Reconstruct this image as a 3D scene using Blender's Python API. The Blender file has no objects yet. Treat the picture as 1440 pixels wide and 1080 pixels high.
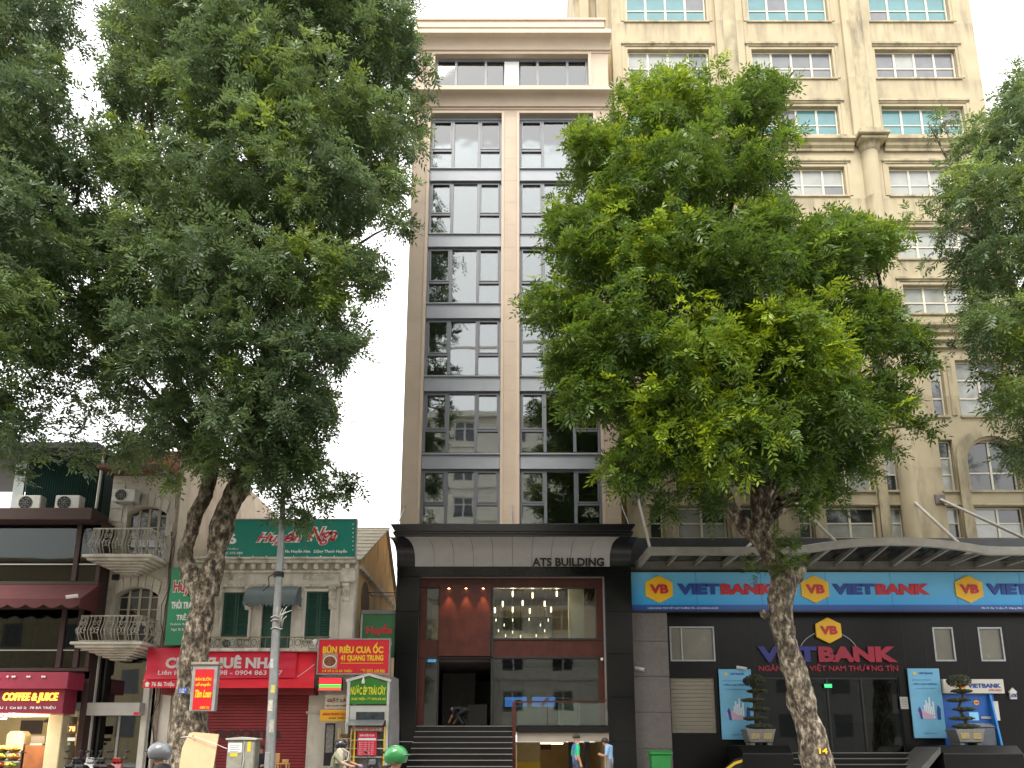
import bpy, bmesh, math, random
import numpy as np
from mathutils import Vector, Matrix

random.seed(7)
R = math.radians
scene = bpy.context.scene
COL = scene.collection

# ---------------------------------------------------------------- camera
F_PX, CX_PX, CY_PX, PITCH, EYE = 1082.0, 728.0, 809.0, R(12.4), 1.6
cam_d = bpy.data.cameras.new('camera')
cam = bpy.data.objects.new('camera', cam_d)
COL.objects.link(cam)
cam.location = (0, 0, EYE)
cam.rotation_euler = (R(90) + PITCH, 0, 0)
cam_d.sensor_width = 36
cam_d.lens = F_PX / 1440 * 36
cam_d.shift_x = (720 - CX_PX) / 1440
cam_d.shift_y = (CY_PX - 540) / 1440
cam_d.clip_start = 0.1
cam_d.clip_end = 3000
scene.camera = cam

# ---------------------------------------------------------------- sky (overcast) and sun
SUN_EL, SUN_AZ = R(56), R(196)      # sun behind the camera, slightly to its left
w = bpy.data.worlds.new('World')
scene.world = w
w.use_nodes = True
nt = w.node_tree
bg = nt.nodes['Background']
sky = nt.nodes.new('ShaderNodeTexSky')
sky.sky_type = 'NISHITA'
sky.sun_disc = False
sky.sun_elevation = SUN_EL
sky.sun_rotation = SUN_AZ
sky.air_density = 1.0
sky.dust_density = 6.0
tc = nt.nodes.new('ShaderNodeTexCoord')
sep = nt.nodes.new('ShaderNodeSeparateXYZ')
nt.links.new(tc.outputs['Generated'], sep.inputs[0])
mr = nt.nodes.new('ShaderNodeMapRange')          # overcast sky: zenith brighter than horizon
mr.inputs[1].default_value = 0.0; mr.inputs[2].default_value = 1.0
mr.inputs[3].default_value = 6.0; mr.inputs[4].default_value = 7.2
nt.links.new(sep.outputs['Z'], mr.inputs[0])
cn = nt.nodes.new('ShaderNodeTexNoise')
cn.inputs['Scale'].default_value = 2.2; cn.inputs['Detail'].default_value = 4
nt.links.new(tc.outputs['Generated'], cn.inputs['Vector'])
cm = nt.nodes.new('ShaderNodeMapRange')
cm.inputs[3].default_value = 0.86; cm.inputs[4].default_value = 1.12
nt.links.new(cn.outputs[0], cm.inputs[0])
mul = nt.nodes.new('ShaderNodeMath'); mul.operation = 'MULTIPLY'
nt.links.new(mr.outputs[0], mul.inputs[0]); nt.links.new(cm.outputs[0], mul.inputs[1])
vs = nt.nodes.new('ShaderNodeVectorMath'); vs.operation = 'SCALE'
vs.inputs[0].default_value = (1.0, 0.995, 0.975)
nt.links.new(mul.outputs[0], vs.inputs['Scale'])
mx = nt.nodes.new('ShaderNodeMix'); mx.data_type = 'RGBA'
mx.inputs['Factor'].default_value = 0.93
nt.links.new(sky.outputs[0], mx.inputs['A']); nt.links.new(vs.outputs[0], mx.inputs['B'])
nt.links.new(mx.outputs['Result'], bg.inputs[0])
bg.inputs[1].default_value = 0.1

sun_d = bpy.data.lights.new('sun', 'SUN')
sun_d.energy = 1.0
sun_d.angle = R(24)
sun_d.color = (1.0, 0.95, 0.87)
sun = bpy.data.objects.new('sun', sun_d)
COL.objects.link(sun)
# Nishita sun_rotation is measured from +Y clockwise; direction to the sun:
sd = Vector((math.sin(SUN_AZ) * math.cos(SUN_EL), math.cos(SUN_AZ) * math.cos(SUN_EL), math.sin(SUN_EL)))
sun.rotation_euler = sd.to_track_quat('Z', 'Y').to_euler()
sun.location = sd * 60

vs_ = scene.view_settings
vs_.view_transform = 'Standard'
vs_.look = 'None'
vs_.gamma = 1.0
vs_.exposure = 2.1
vs_.use_curve_mapping = False
scene.cycles.max_bounces = 8
scene.cycles.transparent_max_bounces = 12
scene.cycles.use_denoising = True
scene.cycles.caustics_reflective = False
scene.cycles.caustics_refractive = False

# ---------------------------------------------------------------- photo pixel -> point on the plane Y = d
def at(px, py, d):
    xc = (px - CX_PX) / F_PX; yc = (CY_PX - py) / F_PX
    yf = math.cos(PITCH) - yc * math.sin(PITCH)
    z = math.sin(PITCH) + yc * math.cos(PITCH)
    return xc * d / yf, EYE + z * d / yf
def ax(px, py, d): return at(px, py, d)[0]
def az(py, d): return at(CX_PX, py, d)[1]

# ---------------------------------------------------------------- materials
MATS = {}
def nodes_of(name):
    m = bpy.data.materials.new(name); m.use_nodes = True
    t = m.node_tree
    return m, t, t.nodes['Principled BSDF']
def mat(name, col, rough=0.7, var=0.12, scale=3.0, bump=0.0, bscale=30.0, metal=0.0, spec=0.5, emit=None, es=0.0,
        stain=None, stain_amt=0.0, stain_scale=1.0, vert=4.0, coat=0.0, stain_lo=0.5, stain_hi=0.75):
    """one procedural material: noise-varied colour, optional vertical streak stains, optional bump"""
    if name in MATS: return MATS[name]
    m, t, b = nodes_of(name)
    N, L = t.nodes, t.links
    tc = N.new('ShaderNodeTexCoord')
    geo = N.new('ShaderNodeNewGeometry')
    src = geo.outputs['Position']
    n1 = N.new('ShaderNodeTexNoise'); n1.inputs['Scale'].default_value = scale; n1.inputs['Detail'].default_value = 6
    L.new(src, n1.inputs['Vector'])
    ramp = N.new('ShaderNodeMix'); ramp.data_type = 'RGBA'
    c0 = [max(0, c * (1 - var)) for c in col]; c1 = [min(1, c * (1 + var)) for c in col]
    ramp.inputs['A'].default_value = (*c0, 1); ramp.inputs['B'].default_value = (*c1, 1)
    cr = N.new('ShaderNodeMapRange'); cr.inputs[1].default_value = .3; cr.inputs[2].default_value = .7
    L.new(n1.outputs[0], cr.inputs[0]); L.new(cr.outputs[0], ramp.inputs['Factor'])
    out = ramp.outputs['Result']
    if stain:
        mp = N.new('ShaderNodeMapping'); mp.inputs['Scale'].default_value = (stain_scale * vert, stain_scale * vert, stain_scale)
        L.new(src, mp.inputs[0])
        n2 = N.new('ShaderNodeTexNoise'); n2.inputs['Scale'].default_value = 1.0; n2.inputs['Detail'].default_value = 8
        n2.inputs['Roughness'].default_value = .65
        L.new(mp.outputs[0], n2.inputs['Vector'])
        sr = N.new('ShaderNodeMapRange'); sr.inputs[1].default_value = stain_lo; sr.inputs[2].default_value = stain_hi
        sr.inputs[4].default_value = stain_amt
        L.new(n2.outputs[0], sr.inputs[0])
        m2 = N.new('ShaderNodeMix'); m2.data_type = 'RGBA'
        L.new(sr.outputs[0], m2.inputs['Factor']); L.new(out, m2.inputs['A']); m2.inputs['B'].default_value = (*stain, 1)
        out = m2.outputs['Result']
    L.new(out, b.inputs['Base Color'])
    rr = N.new('ShaderNodeMapRange'); rr.inputs[3].default_value = max(0.02, rough - .06); rr.inputs[4].default_value = min(1, rough + .06)
    L.new(n1.outputs[0], rr.inputs[0]); L.new(rr.outputs[0], b.inputs['Roughness'])
    b.inputs['Metallic'].default_value = metal
    b.inputs['Specular IOR Level'].default_value = spec
    b.inputs['Coat Weight'].default_value = coat
    if emit:
        b.inputs['Emission Color'].default_value = (*emit, 1); b.inputs['Emission Strength'].default_value = es
    if bump:
        n3 = N.new('ShaderNodeTexNoise'); n3.inputs['Scale'].default_value = bscale; n3.inputs['Detail'].default_value = 5
        L.new(src, n3.inputs['Vector'])
        bp = N.new('ShaderNodeBump'); bp.inputs['Strength'].default_value = bump; bp.inputs['Distance'].default_value = .02
        L.new(n3.outputs[0], bp.inputs['Height']); L.new(bp.outputs[0], b.inputs['Normal'])
    MATS[name] = m
    return m

def glass(name, tint, refl=0.3, rough=0.02, gcol=(.9, .93, .95)):
    """window pane: partly mirror, partly see-through, with slight waviness"""
    if name in MATS: return MATS[name]
    m, t, b = nodes_of(name)
    N, L = t.nodes, t.links
    N.remove(b)
    g = N.new('ShaderNodeBsdfGlossy'); g.inputs['Color'].default_value = (*gcol, 1); g.inputs['Roughness'].default_value = rough
    tr = N.new('ShaderNodeBsdfTransparent'); tr.inputs['Color'].default_value = (*tint, 1)
    fr = N.new('ShaderNodeFresnel'); fr.inputs['IOR'].default_value = 1.5
    ad = N.new('ShaderNodeMath'); ad.operation = 'MULTIPLY_ADD'
    ad.inputs[1].default_value = 1.2; ad.inputs[2].default_value = refl; ad.use_clamp = True
    L.new(fr.outputs[0], ad.inputs[0])
    mx = N.new('ShaderNodeMixShader')
    L.new(ad.outputs[0], mx.inputs[0]); L.new(tr.outputs[0], mx.inputs[1]); L.new(g.outputs[0], mx.inputs[2])
    geo = N.new('ShaderNodeNewGeometry')
    n = N.new('ShaderNodeTexNoise'); n.inputs['Scale'].default_value = .9; n.inputs['Detail'].default_value = 1
    L.new(geo.outputs['Position'], n.inputs['Vector'])
    bp = N.new('ShaderNodeBump'); bp.inputs['Strength'].default_value = .04; bp.inputs['Distance'].default_value = .05
    L.new(n.outputs[0], bp.inputs['Height']); L.new(bp.outputs[0], g.inputs['Normal'])
    L.new(mx.outputs[0], N['Material Output'].inputs[0])
    MATS[name] = m
    return m

def emit(name, col, s):
    if name in MATS: return MATS[name]
    m, t, b = nodes_of(name)
    b.inputs['Base Color'].default_value = (*[c * .5 for c in col], 1)
    b.inputs['Emission Color'].default_value = (*col, 1); b.inputs['Emission Strength'].default_value = s
    MATS[name] = m
    return m

# ---------------------------------------------------------------- scene graph helpers
def tag(o, label=None, cat=None, group=None, kind=None):
    if label: o['label'] = label
    if cat: o['category'] = cat
    if group: o['group'] = group
    if kind: o['kind'] = kind
    return o
def thing(name, label, cat, loc=(0, 0, 0), group=None):
    o = bpy.data.objects.new(name, None); COL.objects.link(o)
    o.location = loc; o.empty_display_size = .3
    return tag(o, label, cat, group)
def wloc(o):
    v = Vector((0, 0, 0))
    while o is not None:
        v += o.location; o = o.parent
    return v
def link_mesh(name, me, parent, loc):
    o = bpy.data.objects.new(name, me); COL.objects.link(o)
    o.location = loc
    if parent is not None: o.parent = parent
    return o
def copy_tree(o, parent=None):
    c = o.copy(); COL.objects.link(c); c.parent = parent
    for ch in o.children: copy_tree(ch, c)
    return c

class MB:
    def __init__(s): s.v = []; s.f = []; s.mi = []; s.m = 0
    def add(s, vs, fs):
        k = len(s.v); s.v += [tuple(p) for p in vs]
        for f in fs: s.f.append(tuple(i + k for i in f)); s.mi.append(s.m)
        return s
    def box(s, x0, x1, y0, y1, z0, z1):
        return s.add([(x0, y0, z0), (x1, y0, z0), (x1, y1, z0), (x0, y1, z0), (x0, y0, z1), (x1, y0, z1), (x1, y1, z1), (x0, y1, z1)],
                     [(0, 3, 2, 1), (4, 5, 6, 7), (0, 1, 5, 4), (1, 2, 6, 5), (2, 3, 7, 6), (3, 0, 4, 7)])
    def prism(s, poly, axis, a0, a1):
        """extrude a 2D polygon; axis x: poly is (y,z); axis y: poly is (x,z); axis z: poly is (x,y)"""
        n = len(poly)
        def p3(p, a): return (a, p[0], p[1]) if axis == 'x' else ((p[0], a, p[1]) if axis == 'y' else (p[0], p[1], a))
        vs = [p3(p, a0) for p in poly] + [p3(p, a1) for p in poly]
        return s.add(vs, [tuple(range(n - 1, -1, -1)), tuple(range(n, 2 * n))] + [(i, (i + 1) % n, n + (i + 1) % n, n + i) for i in range(n)])
    def tube(s, pts, rad, n=8, caps=True):
        pts = [Vector(p) for p in pts]
        if not hasattr(rad, '__len__'): rad = [rad] * len(pts)
        rings = []; up = None; k0 = len(s.v); vs = []; fs = []
        for i, p in enumerate(pts):
            t = (pts[min(i + 1, len(pts) - 1)] - pts[max(i - 1, 0)])
            if t.length < 1e-9: t = Vector((0, 0, 1))
            t.normalize()
            if up is None: up = Vector((0, 1, 0)) if abs(t.y) < .9 else Vector((1, 0, 0))
            a = t.cross(up); a.normalize(); up = a.cross(t)
            for j in range(n):
                th = 2 * math.pi * j / n
                vs.append(p + (a * math.cos(th) + up * math.sin(th)) * rad[i])
        for i in range(len(pts) - 1):
            for j in range(n):
                fs.append((i * n + j, i * n + (j + 1) % n, (i + 1) * n + (j + 1) % n, (i + 1) * n + j))
        if caps:
            fs.append(tuple(range(n))[::-1]); fs.append(tuple((len(pts) - 1) * n + j for j in range(n)))
        return s.add(vs, fs)
    def bar(s, a, b, wd, hd):
        """rectangular bar from a to b"""
        a, b = Vector(a), Vector(b); t = (b - a).normalized()
        u = Vector((0, 0, 1)) if abs(t.z) < .9 else Vector((0, 1, 0))
        x = t.cross(u).normalized() * (wd / 2); y = x.cross(t).normalized() * (hd / 2)
        vs = [p + q for p in (a, b) for q in (-x - y, x - y, x + y, -x + y)]
        return s.add(vs, [(3, 2, 1, 0), (4, 5, 6, 7)] + [(i, (i + 1) % 4, 4 + (i + 1) % 4, 4 + i) for i in range(4)])
    def lathe(s, prof, c=(0, 0, 0), n=20, a0=0, a1=2 * math.pi, sx=1, sy=1):
        full = abs(a1 - a0 - 2 * math.pi) < 1e-6
        m = n if full else n + 1
        vs = []; fs = []
        for r, z in prof:
            for j in range(m):
                th = a0 + (a1 - a0) * j / n
                vs.append((c[0] + r * math.cos(th) * sx, c[1] + r * math.sin(th) * sy, c[2] + z))
        for i in range(len(prof) - 1):
            for j in range(n):
                j2 = (j + 1) % m
                fs.append((i * m + j, i * m + j2, (i + 1) * m + j2, (i + 1) * m + j))
        if full:
            if prof[0][0] > 1e-6: fs.append(tuple(range(m))[::-1])
            if prof[-1][0] > 1e-6: fs.append(tuple((len(prof) - 1) * m + j for j in range(m)))
        return s.add(vs, fs)
    def wall(s, x0, x1, z0, z1, y0, y1, holes):
        """wall slab facing -Y with rectangular holes (x0,x1,z0,z1); reveals built"""
        xs = sorted(set([x0, x1] + [h[0] for h in holes] + [h[1] for h in holes]))
        zs = sorted(set([z0, z1] + [h[2] for h in holes] + [h[3] for h in holes]))
        xs = [x for x in xs if x0 <= x <= x1]; zs = [z for z in zs if z0 <= z <= z1]
        inh = lambda x, z: any(h[0] < x < h[1] and h[2] < z < h[3] for h in holes)
        for i in range(len(zs) - 1):
            run = None
            for j in range(len(xs)):
                solid = j < len(xs) - 1 and not inh((xs[j] + xs[j + 1]) / 2, (zs[i] + zs[i + 1]) / 2)
                if solid and run is None: run = xs[j]
                if not solid and run is not None:
                    s.add([(run, y0, zs[i]), (xs[j], y0, zs[i]), (xs[j], y0, zs[i + 1]), (run, y0, zs[i + 1])], [(0, 1, 2, 3)]); run = None
        for a, b, c, d in holes:
            s.add([(a, y0, c), (b, y0, c), (b, y0, d), (a, y0, d), (a, y1, c), (b, y1, c), (b, y1, d), (a, y1, d)],
                  [(0, 4, 5, 1), (1, 5, 6, 2), (2, 6, 7, 3), (3, 7, 4, 0)])
        s.add([(x0, y0, z0), (x1, y0, z0), (x1, y0, z1), (x0, y0, z1), (x0, y1, z0), (x1, y1, z0), (x1, y1, z1), (x0, y1, z1)],
              [(0, 1, 5, 4), (1, 2, 6, 5), (2, 3, 7, 6), (3, 0, 4, 7)])
        return s
    def build(s, name, m, parent=None, smooth=False, bevel=0.0, local=False):
        me = bpy.data.meshes.new(name)
        vs = np.array(s.v, dtype=float)
        if parent is not None:
            off = Vector((0, 0, 0)) if local else wloc(parent); loc = (0, 0, 0)
        else:
            off = Vector(((vs[:, 0].min() + vs[:, 0].max()) / 2, (vs[:, 1].min() + vs[:, 1].max()) / 2, vs[:, 2].min())); loc = off
        me.from_pydata((vs - np.array(off)).tolist(), [], s.f)
        ml = m if isinstance(m, (list, tuple)) else [m]
        for q in ml: me.materials.append(q)
        if len(ml) > 1:
            me.polygons.foreach_set('material_index', s.mi)
        if bevel:
            bm = bmesh.new(); bm.from_mesh(me)
            bmesh.ops.remove_doubles(bm, verts=bm.verts, dist=1e-5)
            es = [e for e in bm.edges if len(e.link_faces) == 2 and e.calc_face_angle(0) > .6]
            bmesh.ops.bevel(bm, geom=es, offset=bevel, segments=1, affect='EDGES', clamp_overlap=True)
            bm.to_mesh(me); bm.free()
        if smooth:
            me.polygons.foreach_set('use_smooth', [True] * len(me.polygons))
            if smooth != 'all':
                try: me.set_sharp_from_angle(angle=R(40))
                except Exception: pass
        me.update()
        return link_mesh(name, me, parent, loc)

BOXES = {}
def boxp(name, x0, x1, y0, y1, z0, z1, m, parent, bevel=0.0):
    """box piece; alike boxes share one mesh"""
    d = (x1 - x0, y1 - y0, z1 - z0)
    key = (round(d[0], 3), round(d[1], 3), round(d[2], 3), m.name, bevel)
    me = BOXES.get(key)
    if me is None:
        me = bpy.data.meshes.new(name)
        b = MB().box(-d[0] / 2, d[0] / 2, -d[1] / 2, d[1] / 2, -d[2] / 2, d[2] / 2)
        me.from_pydata(b.v, [], b.f); me.materials.append(m)
        if bevel:
            bm = bmesh.new(); bm.from_mesh(me)
            bmesh.ops.bevel(bm, geom=list(bm.edges), offset=min(bevel, min(d) * .4), segments=1, affect='EDGES')
            bm.to_mesh(me); bm.free()
        BOXES[key] = me
    c = Vector(((x0 + x1) / 2, (y0 + y1) / 2, (z0 + z1) / 2))
    if parent is not None: c -= wloc(parent)
    return link_mesh(name, me, parent, c)

def text(s, m, parent, x0, x1, z0, z1, y, ext=.012, bold=0.0, shear=0.0, name='lettering', spacing=1.0, font_line=0.9):
    """raised lettering facing -Y, fitted to the box x0..x1, z0..z1 with its front at y"""
    cu = bpy.data.curves.new('t', 'FONT')
    cu.body = s; cu.size = 1; cu.extrude = .02; cu.offset = bold; cu.shear = shear; cu.space_character = spacing
    cu.space_line = font_line; cu.resolution_u = 3
    ob = bpy.data.objects.new('t', cu)
    COL.objects.link(ob)
    bpy.context.view_layer.update()
    me = bpy.data.meshes.new_from_object(ob.evaluated_get(bpy.context.evaluated_depsgraph_get()))
    bpy.data.objects.remove(ob); bpy.data.curves.remove(cu)
    n = len(me.vertices)
    a = np.empty(n * 3); me.vertices.foreach_get('co', a); a = a.reshape(-1, 3)
    lo, hi = a.min(0), a.max(0)
    sx = (x1 - x0) / max(1e-6, hi[0] - lo[0]); sz = (z1 - z0) / max(1e-6, hi[1] - lo[1])
    o = np.empty_like(a)
    off = wloc(parent)
    o[:, 0] = x0 + (a[:, 0] - lo[0]) * sx - off.x
    o[:, 2] = z0 + (a[:, 1] - lo[1]) * sz - off.z
    o[:, 1] = y + (hi[2] - a[:, 2]) / max(1e-6, hi[2] - lo[2]) * ext - off.y
    me.vertices.foreach_set('co', o.ravel())
    me.materials.clear(); me.materials.append(m)
    me.name = name; me.update()
    return link_mesh(name, me, parent, (0, 0, 0))
def ptext(s, m, parent, px0, px1, py0, py1, d, **k):
    """lettering placed from its pixel box on the plane Y = d"""
    xm = (py0 + py1) / 2
    return text(s, m, parent, ax(px0, xm, d), ax(px1, xm, d), az(py1, d), az(py0, d), d, **k)

# ---------------------------------------------------------------- shared materials
M_sand = mat('sandstone', (.48, .385, .3), .75, .07, 1.3, .12, 40, stain=(.42, .31, .23), stain_amt=.25, stain_scale=.5, vert=.25)
M_sand2 = mat('sandstone_trim', (.51, .41, .325), .7, .05, 2, .08, 40)
M_steel = mat('grey_cladding', (.27, .288, .325), .42, .06, 2, 0, spec=.5)
M_frame = mat('window_frame_grey', (.135, .143, .165), .4, .06, 5)
M_cream = mat('cream_stucco', (.405, .345, .23), .85, .1, .8, .15, 60, stain=(.17, .145, .1), stain_amt=.9, stain_scale=.28, vert=5, stain_lo=.52, stain_hi=.8)
def sill_streaks(m, z0, period, col, amt):
    t = m.node_tree; N, L = t.nodes, t.links; b = N['Principled BSDF']
    src = b.inputs['Base Color'].links[0].from_socket
    geo = N.new('ShaderNodeNewGeometry'); sp = N.new('ShaderNodeSeparateXYZ'); L.new(geo.outputs['Position'], sp.inputs[0])
    a = N.new('ShaderNodeMath'); a.operation = 'SUBTRACT'; a.inputs[0].default_value = z0; L.new(sp.outputs['Z'], a.inputs[1])
    d = N.new('ShaderNodeMath'); d.operation = 'DIVIDE'; d.inputs[1].default_value = period; L.new(a.outputs[0], d.inputs[0])
    f = N.new('ShaderNodeMath'); f.operation = 'FRACT'; L.new(d.outputs[0], f.inputs[0])
    mp = N.new('ShaderNodeMapping'); mp.inputs['Scale'].default_value = (5.5, 5.5, .12); L.new(geo.outputs['Position'], mp.inputs[0])
    n = N.new('ShaderNodeTexNoise'); n.inputs['Scale'].default_value = 1; n.inputs['Detail'].default_value = 5; L.new(mp.outputs[0], n.inputs['Vector'])
    mp2 = N.new('ShaderNodeMapping'); mp2.inputs['Scale'].default_value = (.45, .45, .45); L.new(geo.outputs['Position'], mp2.inputs[0])
    n2 = N.new('ShaderNodeTexNoise'); n2.inputs['Scale'].default_value = 1; n2.inputs['Detail'].default_value = 2; L.new(mp2.outputs[0], n2.inputs['Vector'])
    # streak length varies: noise minus distance below the sill
    ad = N.new('ShaderNodeMath'); ad.operation = 'MULTIPLY_ADD'; ad.inputs[1].default_value = -.75; L.new(f.outputs[0], ad.inputs[0]); L.new(n.outputs[0], ad.inputs[2])
    r1 = N.new('ShaderNodeMapRange'); r1.inputs[1].default_value = .36; r1.inputs[2].default_value = .6; L.new(ad.outputs[0], r1.inputs[0])
    r2 = N.new('ShaderNodeMapRange'); r2.inputs[1].default_value = .4; r2.inputs[2].default_value = .65; r2.inputs[3].default_value = .15; r2.inputs[4].default_value = amt; L.new(n2.outputs[0], r2.inputs[0])
    mu = N.new('ShaderNodeMath'); mu.operation = 'MULTIPLY'; L.new(r1.outputs[0], mu.inputs[0]); L.new(r2.outputs[0], mu.inputs[1])
    x = N.new('ShaderNodeMix'); x.data_type = 'RGBA'; L.new(mu.outputs[0], x.inputs['Factor']); L.new(src, x.inputs['A']); x.inputs['B'].default_value = (*col, 1)
    L.new(x.outputs['Result'], b.inputs['Base Color'])
sill_streaks(M_cream, 30.8, 3.07, (.16, .13, .085), .8)
M_cream2 = mat('cream_stucco_worn', (.38, .325, .215), .85, .2, 1.2, .2, 50, stain=(.13, .11, .075), stain_amt=.95, stain_scale=.5, vert=4, stain_lo=.47, stain_hi=.72)
M_wframe = mat('cream_window_frame', (.6, .56, .46), .5, .05)
M_granite = mat('black_granite', (.007, .0072, .008), .14, .5, 60, spec=.3)
M_granite2 = mat('black_granite_slab', (.012, .012, .013), .25, .5, 50, spec=.5)
M_wood = mat('red_wood_panel', (.06, .015, .01), .42, .3, 2.5, spec=.3, stain=(.03, .007, .005), stain_amt=.6, stain_scale=.6, vert=12)
M_black = mat('black_metal', (.012, .012, .013), .4, .2)
M_dark = mat('dark_room', (.03, .029, .027), .9, .2)
M_dim = mat('dim_room', (.5, .5, .485), .9, .1)
M_white = mat('white_paint', (.75, .74, .71), .6, .04)
M_offw = mat('off_white', (.6, .58, .53), .7, .06)
M_glassA = glass('office_glass', (.6, .64, .64), .11)
M_glassB = glass('lobby_glass', (.75, .78, .76), .0)
M_glassC = glass('clear_glass', (.85, .9, .87), .03)
M_glassD = glass('shop_glass', (.42, .46, .44), -.02)
M_concrete = mat('concrete', (.3, .295, .28), .85, .15, 2, .2, 30)
M_galv = mat('galvanised_steel', (.36, .37, .37), .42, .12, 6, .05, 40, metal=.5)
M_red = mat('sign_red', (.68, .012, .03), .5, .05)
M_yellow = mat('sign_yellow', (.85, .55, .02), .5, .04)
M_wlet = mat('letter_white', (.82, .82, .8), .5, .03)
M_blk = mat('letter_black', (.012, .012, .012), .45, .1)
# ================================================================ the setting: ground, road, pavements
M_asph = mat('asphalt', (.11, .107, .1), .85, .2, 4, .3, 60)
M_pave = mat('pavement_slabs', (.46, .44, .41), .85, .15, 2, .2, 40)
M_kerb = mat('kerb_stone', (.3, .29, .28), .8, .1)
M_line = mat('road_paint', (.7, .7, .68), .7, .08)
M_soil = mat('earth', (.16, .13, .1), .95, .2)
def sheet(name, x0, x1, y0, y1, z, m):
    o = MB().add([(x0, y0, z), (x1, y0, z), (x1, y1, z), (x0, y1, z)], [(0, 1, 2, 3)]).build(name, m)
    return tag(o, kind='structure')
sheet('ground', -900, 900, -900, 900, -.02, M_soil)
sheet('road', -200, 200, 4.2, 21.0, 0.0, M_asph)
for name, y0, y1 in (('pavement', 21.2, 60.0), ('opposite_pavement', -14.0, 4.0)):
    o = MB().box(-200, 200, y0, y1, -.1, .15).build(name, M_pave); tag(o, kind='structure')
for name, y0 in (('kerb', 21.0), ('opposite_kerb', 4.0)):
    o = thing(name, None, None, (0, y0, 0)); tag(o, kind='structure')
    for i in range(-20, 20):
        boxp('kerb_stone', i * 1.5 + .005, i * 1.5 + 1.495, y0, y0 + .2, -.1, .148, M_kerb, o, .015)
lines = thing('lane_marking', None, None, (0, 12.5, 0)); tag(lines, kind='structure')
for i in range(-8, 8):
    boxp('dash', i * 6, i * 6 + 3, 12.42, 12.56, .0005, .0045, M_line, lines)
# ================================================================ the office building in the middle
D0 = 28.0
DG = 28.27                     # glass plane of the recessed windows
GZ = .15                       # pavement top
B = thing('office_building', 'tall narrow sandstone office building with grey window bands and a black portal', 'building', (-.25, D0, GZ))
XL, XR = -4.46, 3.93
OL = (-3.74, -.66); OR = (.05, 3.25)
z_par = az(28, D0); z_lip1 = az(41, 27.5); z_soff1 = az(60, D0)
z_top0, z_top1 = az(121, D0), az(77, D0)
z_op1 = az(160, D0)
z_base = az(760, D0)
tx0, tx1 = ax(611, 100, D0), ax(828, 100, D0)
wl = MB().wall(XL, XR, z_base, z_par - .45, D0, D0 + .6, [(OL[0], OL[1], z_base + .01, z_op1), (OR[0], OR[1], z_base + .01, z_op1), (tx0, tx1, z_top0, z_top1)])
wl.build('wall', M_sand, B)
# sides and roof
MB().box(XL, XL + .3, D0 + .6, D0 + 15, z_base, z_par - .45).build('side_wall', M_sand, B)
MB().box(XR - .3, XR, D0 + .6, D0 + 15, z_base, z_par - .45).build('side_wall', M_sand, B)
MB().box(XL + .3, XR - .3, D0 + 14.7, D0 + 15, z_base, z_par - .45).build('rear_wall', M_sand, B)
MB().box(XL + .3, XR - .3, D0 + .6, D0 + 14.7, z_par - 1.2, z_par - .9).build('roof', M_concrete, B)
MB().box(XL + .02, XR - .1, D0 - .06, D0 + .5, z_par - .451, z_par - .12).box(XL - .04, XR - .04, D0 - .12, D0 + .56, z_par - .12, z_par).build('parapet', M_sand2, B, bevel=.012)
def cornice(zt, prof_d, name):
    # lip, cavetto and fillet in profile (y, z)
    p = [(D0 + .02, zt), (D0 - .52, zt), (D0 - .52, zt - .2), (D0 - .46, zt - .22)]
    for k in range(7):
        a = k / 6 * math.pi / 2
        p.append((D0 - .44 + .34 * math.sin(a), zt - .24 - .34 * (1 - math.cos(a))))
    p += [(D0 - .1, zt - .64), (D0 - .03, zt - .66), (D0 - .03, zt - .74), (D0 + .02, zt - .74)]
    MB().prism(p, 'x', XL - .16, XR + .12).build(name, M_sand2, B, smooth=True)
cornice(z_lip1, 0, 'cornice')
cornice(az(120.5, 27.5), 0, 'cornice')
# raised stone surrounds of the openings
def surround(x0, x1, z0, z1, wd, top=True):
    m = MB()
    m.box(x0 - wd, x0 + .02, D0 - .05, D0 + .35, z0, z1 + wd)
    m.box(x1 - .02, x1 + wd, D0 - .05, D0 + .35, z0, z1 + wd)
    m.box(x0 + .02, x1 - .02, D0 - .05, D0 + .35, z1 - .001, z1 + wd)
    m.build('surround', M_sand2, B, bevel=.012)
surround(OL[0], OL[1], z_base, z_op1, .1)
surround(OR[0], OR[1], z_base, z_op1, .1)
surround(tx0, tx1, z_top0, z_top1, .12)
# stone course joints on the pilasters (shallow grooves between separate courses): thin dark strips recessed in the face
M_joint = mat('stone_joint', (.46, .36, .285), .9, .05)
jm = []
for i, (a, b) in enumerate(((XL + .01, OL[0] - .11), (OL[1] + .11, OR[0] - .11), (OR[1] + .11, XR - .01))):
    z = z_base + .8
    while z < z_op1 + .5:
        boxp('stone_joint', a, b, D0 - .003, D0 + .003, z, z + .014, M_joint, B); z += 1.06
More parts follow.
